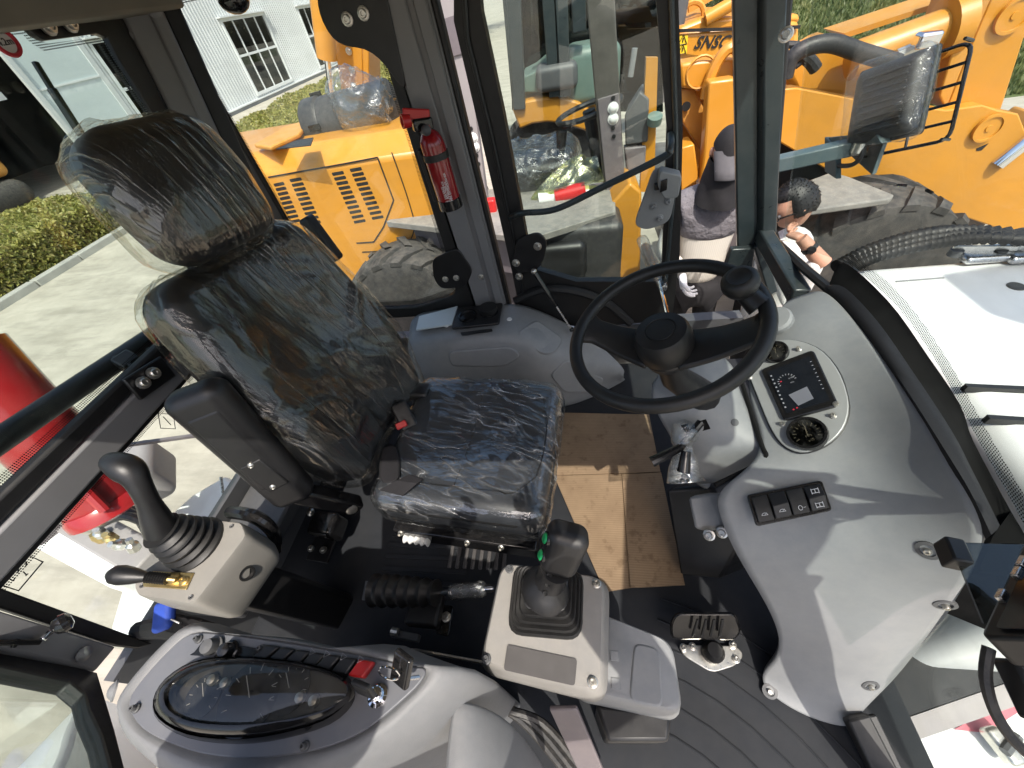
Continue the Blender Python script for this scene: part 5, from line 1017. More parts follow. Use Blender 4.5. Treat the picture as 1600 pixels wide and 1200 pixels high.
MB().tube(bez([MP(1545, 1012, -.03), PD(1540, 1060, .74), PD(1556, 1115, .76), PD(1592, 1165, .78), PD(1660, 1220, .8)], 6), .0055, 8).build('monitor_cable', MT['hose'], mo)
MB().bar(MP(1590, 1030, -.05), PD(1640, 1130, .75), .03, .03).build('monitor_stem', MT['bezel'], mo, bev=.004)
for i in range(3): MB().tube(bez([MP(1640 + 25 * i, 850, -.03), V((.76 - .09 * i, .18, 1.08)), V((.58 + .08 * i, .16 - .05 * i, 1.24)), V((.74 - .05 * i, .08, 1.36)), V((.66 - .03 * i, .04, 1.45)), V((.60, -.02, 1.62))], 8), .013, 8).build('monitor_cable', MT['hose'], mo)  # loops added out of view to cast tangled shadows on the dash
MB().rbox((.665, .10, 1.24), (.07, .05, .09), .01, None, 2).build('shadow_block', MT['black_plastic'], mo)  # block added out of view to give the dash shadow a jagged edge
vz = thing('dark_visor_plate', 'glossy dark transparent plate in a black clip between dashboard and monitor', 'plate', PD(1540, 900, .85))
c4 = [PD(1486, 848, .86), PD(1640, 852, .95), PD(1590, 955, .84), PD(1538, 975, .80)]
MB().prism(c4, (.002, .003, -.005)).build('plate', glass('smoke', (.35, .37, .37), .08), vz); MB().bar(PD(1481, 846, .855), PD(1497, 884, .84), .03, .022).build('plate_clip', MT['black_plastic'], vz, bev=.003)
# lower right side: glazed panel frame and own white step outside
rg = thing('lower_side_window', 'dark reflective lower side window behind the dashboard edge', 'window', (.8, .12, .2))
MB().bar(Z(1336, 1118, .06), Z(1392, 1230, .02), .03, .06).build('door_seal', MT['black_rubber'], rg, bev=.006); MB().bar(Z(1352, 1118, .05), Z(1405, 1230, .01), .015, .05).build('door_seal', MT['black_plastic'], rg, bev=.004)
gp, gn = plane3(Z(1350, 1120, .02), Z(1600, 1010, .02), Z(1530, 920, .50)); GP = lambda px, py, o=0: PL(px, py, gp + gn * o, gn)
MB().prism([PX(*q, .80) for q in ((1345, 1118), (1480, 960), (1560, 880), (1660, 900), (1660, 1200), (1390, 1230))], (.005, 0, 0)).build('pane', MT['glass'], rg)

MB().prism([Z(*q, -.05) for q in ((1330, 1105), (1490, 900), (1700, 800), (1760, 1000), (1600, 1056), (1366, 1138))], (0, 0, -.3)).build('front_panel', MT['black_plastic'], rg); MB().prism([Z(*q, -.06) for q in ((1366, 1140), (1600, 1058), (1760, 1002), (1760, 1045), (1600, 1099), (1372, 1178))], (0, 0, -.3)).build('front_sill', MT['cab_grey'], rg)
so_ = thing('white_step', 'white painted step and chassis side seen through the lower side window', 'step', (1.1, .1, -.5))
MB().prism([Z(*q, -.55) for q in ((1330, 1130), (1700, 990), (1760, 1260), (1360, 1300))], (0, 0, -.2)).build('step_body', MT['white_paint'], so_, bev=.02)
MB().prism([Z(*q, -.545) for q in ((1490, 1140), (1600, 1078), (1610, 1100), (1540, 1145))], (0, 0, .004)).build('red_stripe', mat('stripe_pink', (.62, .18, .22), .4), so_)
MB().rbox(Z(1565, 1165, -.5), (.10, .05, .05), .015, frame((0, 0, 1), (1, .3, 0)), 2).build('step_latch', MT['zinc'], so_); MB().tube([Z(1570, 1175, -.47), Z(1590, 1150, -.47)], .014, 8).build('latch_handle', MT['grey_dark'], so_)
# ================================================================ OUR OWN MACHINE OUTSIDE THE CAB
hd_ = thing('engine_hood', 'white engine hood with latches and seams beyond the windscreen', 'hood', (1.7, .75, .4))
HZ = lambda px, py, z=.63: Z(px, py, z)
hm = MB().rbox((1.86, .80, .23), (1.84, 1.08, .80), .07, None, 4).build('hood_shell', MT['white_paint'], hd_)
for a_, b_ in (((1506, 606), (1680, 614)), ((1540, 655), (1680, 664))): MB().bar(HZ(*a_, .634), HZ(*b_, .634), .020, .012).build('hood_seam', MT['black_rubber'], hd_)
MB().bar(HZ(1400, 440, .632), HZ(1475, 434, .632), .004, .004).build('hood_seam', MT['grey_plastic'], hd_)
for q in ((1523, 403), (1592, 402)):
    c = HZ(*q, .636); lo = MB().rbox(c + V((.03, 0, .012)), (.17, .085, .026), .012, None, 3).build('hood_latch', MT['steel'], hd_); MB().bar(c + V((-.07, .02, .03)), c + V((.09, -.015, .034)), .02, .008).build('latch_lever', MT['zinc'], lo, bev=.003); MB().lathe([(.02, 0), (.018, .02), (.001, .022)], c + V((-.06, .01, .01)), (0, 0, 1), 14).build('latch_hook', MT['grey_dark'], lo)
MB().lathe([(.022, -.002), (.02, .002), (.001, .002)], HZ(1588, 447, .632), (0, 0, 1), 14).build('hood_hole', MT['black_rubber'], hd_)
MB().sheet([[HZ(1335, 405, .66), HZ(1400, 380, .66), HZ(1480, 368, .66), HZ(1680, 358, .66)], [HZ(1335, 420, .62), HZ(1400, 390, .62), HZ(1480, 378, .62), HZ(1680, 368, .62)]], (0, 0, -.02)).build('hood_ridge', MT['white_paint'], hd_, sub=1)
hs2 = thing('hydraulic_hoses', 'spiral wrapped black hydraulic hoses lying along the white hood', 'hoses', HZ(1460, 385, .7))
for i in range(3):
    pth = bez([HZ(1318 - 6 * i, 425 - 4 * i, .70), HZ(1365, 402 - 7 * i, .71 + .01 * i), HZ(1450, 381 - 8 * i, .72 + .012 * i), HZ(1540, 372 - 5 * i, .72), HZ(1690, 384 - 4 * i, .70)], 26)
    MB().tube(pth, [.0165 + .005 * math.cos(k * 2.1) for k in range(len(pth))], 10).build('hose', MT['hose'], hs2)
# work lamp on its bracket outside the screen
wl = thing('work_lamp', 'black finned work lamp in clear film on a teal bracket outside the screen', 'lamp', PX(1385, 160, .95))
BX = 1.02
p_a, p_b = PX(1205, 258, .78), PX(1338, 228, BX); MB().bar(p_a, p_b, .05, .055, UP).build('bracket_arm', mat('bracket_teal', (.075, .115, .125), .4, var=.12, vs=6, bump=.08, bs=300, dust=.15), wl, bev=.005)
MB().prism([PX(*q, BX) for q in ((1290, 215), (1370, 208), (1378, 224), (1300, 232))], (.05, .03, -.01)).build('bracket_top', MT['bracket_teal'], wl, bev=.004); MB().prism([PX(*q, BX - .01) for q in ((1288, 214), (1306, 232), (1306, 280), (1288, 268))], (.02, .0, 0)).build('bracket_flange', MT['bracket_teal'], wl, bev=.003); MB().prism([PX(*q, BX + .05) for q in ((1332, 226), (1380, 224), (1362, 274), (1330, 245))], (.02, .01, 0)).build('bracket_flange', MT['bracket_teal'], wl, bev=.003)
lcn = PX(1384, 158, BX + .02); lu = (PX(1396, 95, BX + .02) - PX(1372, 222, BX + .02)).normalized(); lw_ = (PX(1440, 165, BX + .10) - PX(1325, 145, BX - .02)).normalized(); ln = lu.cross(lw_); ln = ln if ln.dot(CAM - lcn) > 0 else -ln; lw_ = (lu.cross(ln)); LM = Matrix((lw_, lu, ln)).transposed(); s_ = (PX(1396, 95, BX + .02) - PX(1372, 222, BX + .02)).length
hb2 = MB().rbox(lcn, (s_ * .92, s_ * .98, s_ * .34), s_ * .13, LM, 4, lambda P: V((P.x * (1 - .9 * max(0, P.z) / s_), P.y * (1 - .5 * max(0, P.z) / s_), P.z))).build('lamp_housing', MT['black_plastic'], wl)
for k in range(9): MB().box(lcn + LM @ V((.02 * s_, (-.36 + .085 * k) * s_, .175 * s_)), (s_ * .56, s_ * .028, s_ * .07), LM).build('cooling_fin', MT['black_plastic'], hb2, bev=.002)
MB().rbox(lcn - ln * s_ * .15, (s_ * 1.0, s_ * 1.05, s_ * .10), s_ * .045, LM, 2).build('lamp_rim', MT['black_rubber'], wl)
o = fine(MB().rbox(lcn, (s_ * 1.05, s_ * 1.1, s_ * .42), s_ * .15, LM, 8)).build('plastic_film', MT['lamp_film'], wl); wrink(o, .010, 7, 6.6)
gdv = (PX(1482, 150, BX + .1) - PX(1392, 140, BX)).normalized(); c = lcn - ln * s_ * .34 + gdv * s_ * .22; gd = MB(); W2, H2 = s_ * .52, s_ * .56; ofs = lw_ * s_ * .36 * (1 if (pr_ := 1) else 1)
cg = [c + LM @ V((x, y, 0)) for x, y in ((-W2, -H2), (W2, -H2), (W2, H2), (-W2, H2))]; gd.tube(rpoly(cg, .03), .0055, 6, True)
for k in range(1, 5): a = cg[0].lerp(cg[3], k / 5); b2 = cg[1].lerp(cg[2], k / 5); gd.tube([a, b2], .0045, 6)
for kk_ in cg: gd.tube([kk_, kk_ + ln * s_ * .26], .0045, 6)
gd.tube([cg[0].lerp(cg[1], .5), cg[3].lerp(cg[2], .5)], .0045, 6); gd.build('wire_guard', MT['black_gloss'], wl)
MB().tube(bez([PX(1350, 222, BX), PX(1345, 245, BX), PX(1330, 258, BX), PX(1305, 258, BX), PX(1292, 250, BX)], 5), .008, 8).build('lamp_cable', MT['hose'], wl); MB().lathe([(.02, -.02), (.02, .01), (.012, .02)], PX(1340, 232, BX - .01), (0, 0, -1), 12).build('cable_plug', MT['zinc'], wl)
la_ = thing('added_lift_arm', 'unseen white lift arm added over the engine hood to shade it', 'lift arm', (1.6, .2, 2))  # arm added out of view to throw shade on the white hood
MB().bar((1.62, .15, 2.25), (3.4, .15, 2.75), .22, .26, (0, 1, 0)).build('arm_beam', MT['white_paint'], la_, bev=.02); MB().bar((2.25, .12, 2.4), (2.3, .12, .3), .14, .14).build('arm_tower', MT['white_paint'], la_, bev=.02)
# unseen mirror added outside the doorway, turned sunward to shade dash and cardboard
mr = thing('added_mirror', 'unseen black mirror added at the right front cab corner to shade the dash', 'mirror', (.58, -.33, 1.3))
MM = frame(SUN.lerp(V((-1, .1, 0)), .25), (0, 0, 1)); MB().rbox((.64, -.34, 1.58), (.26, .50, .06), .03, MM, 3).build('mirror_shell', MT['black_plastic'], mr); MB().tube(bez([(.70, -.06, 1.15), (.69, -.28, 1.16), (.66, -.34, 1.34)], 5), .013, 8).build('mirror_arm', MT['black_plastic'], mr)
# rear of our machine: red slew cylinder, white frame, boom foot
rc_ = thing('red_boom_cylinder', 'glossy red hydraulic cylinder slanting outside the rear window', 'cylinder', Z(60, 640, .2))
ra, rb_ = PX(-70, 545, -1.9), PX(178, 795, -1.75); MB().tube([ra, ra.lerp(rb_, .96), rb_], [.115, .115, .10], 28).build('cylinder_barrel', MT['red_paint'], rc_, ang=50)
MB().tube([ra.lerp(rb_, .62) + V((.11, -.05, .08)), ra.lerp(rb_, .98) + V((.11, -.05, .08))], .018, 10).build('oil_pipe', MT['red_paint'], rc_); MB().lathe([(.12, 0), (.13, .02), (.13, .05), (.11, .06)], ra.lerp(rb_, .92), rb_ - ra, 24).build('gland', MT['red_paint'], rc_)
rf = thing('rear_chassis', 'white and grey rear chassis of the machine below the back window', 'chassis', Z(250, 850, -.4))
MB().prism([Z(*q, -.15) for q in ((268, 800), (300, 772), (352, 742), (392, 772), (400, 800), (330, 840), (250, 862))], (0, 0, -.12)).build('fender_plate', MT['white_paint'], rf, bev=.02)
MB().prism([Z(*q, -.35) for q in ((195, 900), (255, 852), (420, 800), (440, 1010), (240, 1010), (170, 985))], (0, 0, -.15)).build('chassis_deck', MT['white_paint'], rf, bev=.02)
MB().bar(Z(45, 818, -.05), Z(215, 905, -.10), .16, .12).build('white_beam', MT['white_paint'], rf, bev=.02)
MB().bar(Z(60, 778, .0), Z(240, 880, -.05), .10, .14).build('grey_beam', MT['cab_grey'], rf, bev=.01)
MB().rbox(Z(215, 745, .02), (.30, .26, .22), .05, frame((0, 0, 1), (1, .8, 0)), 2).build('slew_casting', MT['cab_grey'], rf); MB().rbox(Z(110, 800, .0), (.3, .2, .18), .03, frame((0, 0, 1), (1, -.5, 0)), 2).build('valve_block', MT['machine_grey'], rf)
rd = random.Random(3)
for k in range(9): a = Z(75 + 17 * k, 795 + 8 * k, .14); MB().lathe([(.022, 0), (.022, .03), (.012, .04), (.012, .06)], a, (rd.uniform(-.5, .5), rd.uniform(-.5, .5), 1), 8).build('hose_fitting', MT['zinc'] if k % 3 else MT['brass'], rf)
for k in range(4): MB().tube(bez([Z(90 + 20 * k, 805 + 6 * k, .10), Z(130 + 22 * k, 770 + 12 * k, .22), Z(200 + 16 * k, 790 + 14 * k, .16), Z(240 + 10 * k, 850 + 8 * k, 0)], 5), .018, 8).build('rear_hose', MT['hose'], rf)
MB().bar(Z(165, 700, .35), Z(310, 680, .35), .014, .014).build('pull_rod', MT['machine_grey'], rf); MB().lathe([(.03, 0), (.03, .05), (.02, .07)], Z(168, 842, .0), (0, 0, 1), 10).build('brass_plug', MT['brass'], rf)
MB().tube([PX(345, 745, -1.5), PX(352, 800, -1.5)], .006, 6).build('lift_rod', MT['steel'], rf)
# white machine with a red stripe parked to the right, seen through the quarter window
nm_ = thing('white_side_machine', 'white machine with broad red stripe seen through the bottom left quarter window', 'machine', (-1.4, -.9, -1))
qp, qq = q0 - qn * 1.3, qn; QW = lambda px, py: PL(px, py, qp, qn)
MB().prism([QW(*q) for q in ((-90, 1086), (68, 1114), (66, 1124), (0, 1168), (-90, 1205))], -qn * .04).build('white_body', MT['white_paint'], nm_, bev=.03); MB().prism([QW(*q) - qn * .06 for q in ((-60, 1200), (0, 1170), (68, 1124), (140, 1124), (128, 1152), (20, 1172), (-60, 1222))], -qn * .04).build('red_stripe', MT['red_paint'], nm_)
MB().prism([QW(*q) - qn * .8 for q in ((-120, 1020), (220, 1030), (220, 1400), (-120, 1400))], -qn * .4).build('dark_side', MT['machine_grey'], nm_)
of_ = thing('rear_mudguard', 'white rounded mudguard just outside the bottom left quarter window', 'mudguard', (-.9, -.3, .2))
q5, = (q0 - qn * .25,); QF = lambda px, py: PL(px, py, q5, qn)
MB().prism(smooth_loop([QF(*q) for q in ((148, 1085), (120, 1115), (105, 1160), (98, 1230), (250, 1260), (230, 1130))], 4), -qn * .3).build('guard_shell', MT['white_paint'], of_, bev=.02)

# ================================================================ YELLOW LOADER PARKED ALONGSIDE
def wheel(parent, c, R0, w, ax=(0, 1, 0), lugs=20):
    t = MB().lathe([(R0 * .55, -w / 2), (R0 * .80, -w / 2 - .02), (R0 * .93, -w / 2 + .01), (R0 * .96, -w / 4), (R0 * .97, 0), (R0 * .96, w / 4), (R0 * .93, w / 2 - .01), (R0 * .80, w / 2 + .02), (R0 * .55, w / 2)], c, ax, 48)
    o = t.build('wheel', MT['tyre'], parent); ld = MB(); e, g_ = V((1, 0, 0)), V((0, 0, 1))
    for k in range(lugs):
        for sg in (-1, 1):
            a = 2 * math.pi * (k + .5 * (sg > 0)) / lugs; rows = []
            for j in range(5):
                t_ = j / 4; aa = a + t_ * .26; y = sg * (w * .02 + t_ * w * .50); rr = R0 * (.955 if t_ < 1 else .91); v = lambda b2, r_: V(c) + (e * math.cos(b2) + g_ * math.sin(b2)) * r_ + V((0, y, 0)); hw = .065 + .02 * t_
                rows.append([v(aa - hw, rr - .01), v(aa - hw * .75, rr + R0 * .042), v(aa + hw * .75, rr + R0 * .042), v(aa + hw, rr - .01)])
            ld.grid(rows); ld.face(rows[-1])
    ld.build('tread_lugs', MT['tyre'], o, ang=30); MB().lathe([(R0 * .56, -w * .45), (R0 * .52, -w * .42), (R0 * .45, -w * .2), (R0 * .2, -w * .18), (R0 * .18, -w * .3), (.001, -w * .3)], c, ax, 28).build('rim', MT['yellow_paint'], o)
    return o
ld1 = thing('wheel_loader', 'yellow wheel loader parked alongside, its vented hood and boom filling the view', 'loader', (.2, 3.6, GZ))
yw, yv = MT['yellow_paint'], MT['yellow_worn']
Y3 = lambda px, py, o=0: PY(px, py, 3.15 + o)
wheel(ld1, (-1.43, 2.95, -.50), .60, .44); wheel(ld1, (2.05, 2.86, -.42), .64, .48)
wheel(ld1, (-1.43, 4.6, -.50), .60, .44); wheel(ld1, (2.05, 4.5, -.50), .64, .48)
# engine hood
zt = Y3(520, 255).z; xb = -.98
sec = [(3.15, GZ + .75), (3.15, zt - .02), (3.30, zt + .12), (4.05, zt + .14), (4.35, zt - .02), (4.35, GZ + .75)]
hd1 = MB().prism([V((xb, y, z)) for y, z in sec], (-2.2, 0, 0)).build('engine_hood', yw, ld1, bev=.025)
grv = MB()
for a_, b_ in zip(((419, 277), (532, 257), (590, 246), (615, 313), (599, 355), (584, 378)), ((532, 257), (590, 246), (615, 313), (599, 355), (584, 378), (557, 380))): grv.bar(Y3(*a_, -.002), Y3(*b_, -.002), .010, .006)
for pts_ in (((612, 238), (634, 300), (649, 350)), ((649, 350), (640, 376), (612, 390), (566, 394))):
    p = bez([Y3(*q, -.002) for q in pts_], 5)
    for a_, b_ in zip(p, p[1:]): grv.bar(a_, b_, .008, .006)
grv.build('panel_gap', MT['black_rubber'], hd1)
for c0x, c0y, nn_, dx, dy, cw in ((436, 288, 9, 3.1, 7.2, 16), (462, 281, 10, 3.3, 7.4, 18), (528, 271, 11, 3.4, 7.5, 18), (556, 265, 11, 3.4, 7.5, 18), (412, 296, 8, 3, 7.2, 12)):
    vt = MB()
    for k in range(nn_):
        a_, b_ = Y3(c0x - cw / 2 + k * dx, c0y + k * dy + 1.6, -.001), Y3(c0x + cw / 2 + k * dx, c0y + k * dy - 1.6, -.001); d_ = (b_ - a_).normalized(); vt.prism(rpoly([a_ + V((0, 0, -.012)), b_ + V((0, 0, -.012)), b_ + V((0, 0, .012)), a_ + V((0, 0, .012))], .008, 2), (0, .004, 0))
    vt.build('vent_slots', MT['black_rubber'], hd1)
mz = zt + .14
MB().prism([Z(*q, mz + .004) for q in ((400, 232), (445, 205), (490, 190), (470, 215), (425, 236))], (0, 0, .03)).build('hood_flap', yv, hd1, bev=.01); MB().prism([Z(*q, mz + .03) for q in ((432, 234), (465, 220), (490, 216), (486, 228))], (0, 0, .006)).build('hood_gap', MT['black_rubber'], hd1)
ac0, ac1 = PY(492, 202, 3.75), PY(606, 172, 3.75); af = MB(); pr = [(.02, -.005), (.20, 0), (.215, .02), (.215, .14), (.205, .15)] + [(.20 + .006 * (i % 2), .16 + i * .018) for i in range(34)] + [(.1, .80)]
MB().lathe(pr, ac0, ac1 - ac0, 28).build('air_filter', MT['filter_black'], ld1, ang=40)
for k in range(4): a = k * 1.57 + .6; e_ = (ac1 - ac0).normalized().orthogonal().normalized(); f_ = (ac1 - ac0).normalized().cross(e_); MB().bar(ac0 + (e_ * math.cos(a) + f_ * math.sin(a)) * .218 + (ac1 - ac0).normalized() * .08, ac0 + (e_ * math.cos(a) + f_ * math.sin(a)) * .218 + (ac1 - ac0).normalized() * .18, .04, .015).build('filter_clip', MT['black_gloss'], ld1)
o = fine(MB().ball(PY(566, 165, 3.6), (.22, .20, .21), None, 26, 18)).build('plastic_bag', MT['bag_big'], ld1); wrink(o, .07, 5, 9.1)
# rear post with cylinder (upright boom of the machine behind)
bm_ = thing('upright_boom', 'upright yellow digger boom with slim cylinder rising behind the vented hood', 'boom', PY(560, 140, 4.6))
B4 = lambda px, py, o=0: PY(px, py, 4.6 + o)
MB().prism([B4(*q) for q in ((500, -80), (524, 80), (533, 142), (568, 150), (566, 80), (560, -80))], (0, .02, 0)).build('boom_side', yw, bm_, bev=.01); MB().prism([B4(*q) for q in ((560, -80), (566, 80), (568, 150), (577, 148), (576, 70), (572, -80))], (0.02, .3, 0)).build('boom_side', yw, bm_, bev=.01)
for q in ((545, 80), (550, 110), (553, 135)): bolt(bm_, B4(*q, -.01), (-.1, -1, 0), .02)
MB().tube([B4(492, -80, -.25), B4(511, 92, -.25)], .085, 16).build('cylinder_barrel', yw, bm_); MB().tube([B4(511, 92, -.25), B4(522, 175, -.25)], .028, 10).build('cylinder_rod', MT['chrome'], bm_)
# platform and fender
pz = .24
pf = MB().prism([Z(*q, pz) for q in ((603, 346), (692, 298), (960, 288), (962, 330), (830, 372), (690, 356))], (0, 0, -.05)).build('step_platform', MT['step_plate'], ld1, bev=.006)
MB().prism([Z(*q, pz - .05) for q in ((606, 346), (690, 352), (830, 368), (955, 330))] + [Z(955, 300, pz - .05), Z(700, 310, pz - .05)], (0, 0, -.35)).build('platform_skirt', MT['machine_grey'], ld1, bev=.006)
MB().prism([Y3(*q, .12) for q in ((655, 365), (700, 372), (712, 460), (684, 430), (668, 400))], (0, .2, 0)).build('fender_bracket', yw, ld1, bev=.005)
MB().box((-.2, 3.6, -.45), (1.5, 1.1, .9)).build('chassis', MT['machine_grey'], ld1, bev=.02)
tk_ = MB().rbox(PY(905, 385, 2.95), (.62, .5, .55), .06, None, 2).build('fuel_tank', MT['filter_black'], ld1); MB().lathe([(.07, 0), (.075, .05), (.06, .06)], PY(918, 332, 3.05), (0, 0, 1), 18).build('filler_cap', MT['grey_dark'], ld1)
MB().tube(bez([PY(888, 356, 2.9), PY(892, 340, 2.9), PY(930, 337, 2.9), PY(937, 352, 2.9)], 4), .015, 8).build('grab_handle', MT['black_gloss'], ld1)
MB().rbox(PY(880, 400, 2.75), (.35, .25, .30), .06, None, 2).build('battery_box', MT['black_plastic'], ld1)
# its cab: posts, glass, seat covers, controls
Yc = lambda px, py, o=0: PY(px, py, 3.3 + o)
def post(a, b2, w, m, nm='cab_post'):
    return MB().bar(Yc(*a), Yc(*b2), w, .09, (1, 0, 0)).build(nm, m, ld1, bev=.008)
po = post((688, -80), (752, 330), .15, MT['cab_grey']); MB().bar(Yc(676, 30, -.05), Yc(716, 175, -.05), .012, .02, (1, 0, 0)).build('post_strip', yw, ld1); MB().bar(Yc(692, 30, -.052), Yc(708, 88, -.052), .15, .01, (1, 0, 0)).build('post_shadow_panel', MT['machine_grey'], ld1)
for q in ((739, 216), (742, 230)): dome(po, Yc(*q, -.05), (0, -1, 0), .03, MT['white_plastic'])
for q in ((736, 201), (745, 243), (748, 256)): MB().lathe([(.014, 0), (.014, .004)], Yc(*q, -.048), (0, -1, 0), 10).build('bolt_hole', MT['black_rubber'], po)
mat('post_dark', (.075, .068, .06), .5, var=.15, vs=4, bump=.1, bs=200, dust=.15)
p2 = post((932, -80), (960, 300), .16, MT['post_dark']); MB().bar(Yc(950, 150, -.05), Yc(962, 300, -.05), .14, .02, (1, 0, 0)).build('post_plate', MT['machine_grey'], ld1, bev=.004)
for q in ((958, 169), (958, 186)): dome(p2, Yc(*q, -.065), (0, -1, 0), .03, MT['white_plastic'])
for q in ((958, 153), (958, 200), (959, 213)): MB().lathe([(.014, 0), (.014, .004)], Yc(*q, -.065), (0, -1, 0), 10).build('bolt_hole', MT['black_rubber'], p2)
MB().prism([Yc(*q) for q in ((976, 180), (1000, 143), (1014, 155), (1012, 222), (977, 228))], (.05, .25, 0)).build('control_box', MT['grey_dark'], ld1, bev=.01); MB().prism([Yc(*q, -.005) for q in ((976, 232), (1010, 228), (1008, 262), (980, 268))], (0, .1, 0)).build('floor_box', MT['machine_grey'], ld1, bev=.01)
MB().tube([Yc(985, 120, .3), Yc(992, 75, .3)], .02, 8).build('cab_strut', MT['grey_plastic'], ld1)
wsc = Yc(920, 172, .3); MB().tube([wsc + V((math.cos(k * .314) * .24, math.sin(k * .314) * .20, .05 * math.cos(k * .314))) for k in range(20)], .02, 8, True).build('steering_wheel', MT['wheel_rubber'], ld1); MB().tube([wsc, wsc + V((.1, 0, -.5))], .05, 10).build('steering_column', MT['black_plastic'], ld1)
MB().tube([Yc(876, 245, .2), Yc(878, 205, .2)], [.03, .045], 10).build('gear_knob', MT['black_gloss'], ld1)
MB().rbox(Yc(840, 270, .35), (.62, .5, .30), .1, None, 3).build('loader_seat', MT['leather'], ld1); o = fine(MB().rbox(Yc(840, 262, .35), (.70, .58, .36), .12, None, 10)).build('seat_film', MT['bag_big'], ld1); wrink(o, .04, 6, 3.3)
o = MB().grid([[Yc(824 + 12 * i, 306 - 2.6 * i + 3 * math.sin(i), -.15) * (1 - j / 5) + Yc(885 + 5 * i, 236 + 1.5 * abs(i - 6), .05) * (j / 5) for i in range(11)] for j in range(6)]).build('yellow_bag', MT['bag_yellow'], ld1, solid=.004, sub=2); wrink(o, .09, 4, 1.1)
MB().tube([Yc(868, 308, -.1), Yc(915, 296, -.1)], .06, 12).build('red_roll', MT['red_plastic'], ld1); MB().tube([Yc(842, 312, -.1), Yc(920, 300, -.08)], .05, 12).build('white_roll', MT['white_plastic'], ld1)
MB().rbox(Yc(768, 322, -.2), (.08, .08, .12), .02, None, 2).build('red_lamp', MT['red_plastic'], ld1)
MB().prism([Yc(*q, .02) for q in ((1010, 90), (1028, 90), (1022, 300), (1000, 300))], (0, .05, 0)).build('yellow_upright', yw, ld1); MB().lathe([(.05, 0), (.05, .05), (.001, .06)], Yc(1022, 192, -.03), (0, -.4, 1), 14).build('green_cap', MT['mint_paint'], ld1)
MB().prism([PY(*q, 3.0) for q in ((945, 330), (985, 285), (1003, 300), (1000, 440), (968, 438))], (0, .35, 0)).build('front_step_side', yw, ld1, bev=.02)
# front frame, arms and boom
A3 = lambda px, py, o=0: PY(px, py, 3.2 + o)
MB().prism([A3(*q, .25) for q in ((1063, 100), (1090, 95), (1180, 86), (1190, 135), (1120, 145), (1064, 138))], (0, .18, 0)).build('frame_box', yw, ld1, bev=.02)
c = A3(1095, 113, .245); MB().tube([c + V((math.cos(k * .35) * .09, 0, math.sin(k * .35) * .09)) for k in range(18)], .008, 5, True).build('weld_ring', yv, ld1)
MB().tube([A3(1128, 150, .2) + V((math.cos(a) * .11, 0, math.sin(a) * .26)) for a in [math.pi * k / 12 for k in range(13)]], .035, 8).build('lifting_eye', yw, ld1)
MB().prism([A3(*q, .3) for q in ((1062, 140), (1085, 138), (1105, 180), (1098, 240), (1066, 190))], (0, .4, 0)).build('frame_web', yv, ld1, bev=.01); MB().prism([A3(*q, .06) for q in ((1108, 128), (1150, 122), (1180, 150), (1180, 330), (1088, 330), (1100, 240))], (0, .12, 0)).build('front_plate', yw, ld1, bev=.015)
MB().prism([A3(*q, .1) for q in ((1062, 232), (1085, 225), (1092, 280), (1064, 300))], (0, .2, 0)).build('frame_gusset', yw, ld1, bev=.01); MB().lathe([(.03, 0), (.03, .01)], A3(1072, 166, .28), (0, -1, 0), 12).build('pin_hole', MT['black_rubber'], ld1)
MB().prism([A3(*q, .5) for q in ((1062, 142), (1190, 138), (1190, 330), (1065, 300))], (0, .1, 0)).build('frame_back', yv, ld1)
am = MB().prism([A3(*q) for q in ((1212, 140), (1245, 137), (1330, 153), (1480, 172), (1536, 164), (1560, 172), (1592, 178), (1640, 300), (1660, 400), (1590, 372), (1545, 352), (1472, 328), (1395, 308), (1330, 288), (1214, 220))], (0, .10, 0)).build('loader_arm', yw, ld1, bev=.008)
MB().prism([A3(*q, .35) for q in ((1216, 100), (1300, 52), (1400, 120), (1395, 160), (1240, 150))], (0, .25, 0)).build('tank_cover', yw, ld1, bev=.05)
ar2 = MB().prism([A3(*q, .10) for q in ((1478, 172), (1522, 60), (1548, 0), (1590, -110), (1700, -110), (1640, -10), (1600, 60), (1568, 160), (1540, 240), (1528, 262), (1498, 250), (1480, 200))], (0, .10, 0)).build('bell_crank', yw, ld1, bev=.008)
MB().prism([A3(*q, .10) for q in ((1478, 172), (1522, 60), (1548, 0), (1560, -20), (1532, -30), (1500, 40), (1468, 150))], (0, .35, 0)).build('crank_side', yv, ld1, bev=.008)
for q, r_ in (((1583, 24), .085), ((1543, 200), .08)):
    c = A3(*q, .095 if q[1] < 100 else -.005); MB().lathe([(r_, 0), (r_, .02), (r_ * .82, .02), (r_ * .8, .012), (.02, .012), (.018, .018), (.001, .018)], c, (0, -1, 0), 24).build('pivot_pin', yw, ld1)
MB().prism([A3(*q, -.003) for q in ((1526, 232), (1545, 224), (1534, 235), (1526, 236))], (0, .006, 0)).build('slot', MT['black_rubber'], ld1)
cy0, cy1, cy2 = A3(1330, 96, .2), A3(1488, 40, .2), A3(1556, 14, .2); MB().tube([cy0, cy1], .105, 20).build('bucket_cylinder', yw, ld1); MB().lathe([(.10, 0), (.16, .01), (.16, .10), (.105, .12)], A3(1466, 48, .2), cy1 - cy0, 24).build('cylinder_gland', yw, ld1); MB().tube([cy1, cy2], .06, 16).build('cylinder_rod', MT['chrome'], ld1)
MB().rbox(A3(1448, 62, .0), (.12, .08, .08), .02, None, 2).build('pipe_clamp', MT['chrome'], ld1); MB().tube([A3(1400, 86, .05), A3(1450, 66, .05)], .03, 8).build('oil_pipe', MT['zinc'], ld1)
MB().prism([A3(*q, .5) for q in ((1318, 52), (1490, -4), (1496, 2), (1326, 58))], (0, .3, 0)).build('guard_strip', yv, ld1)
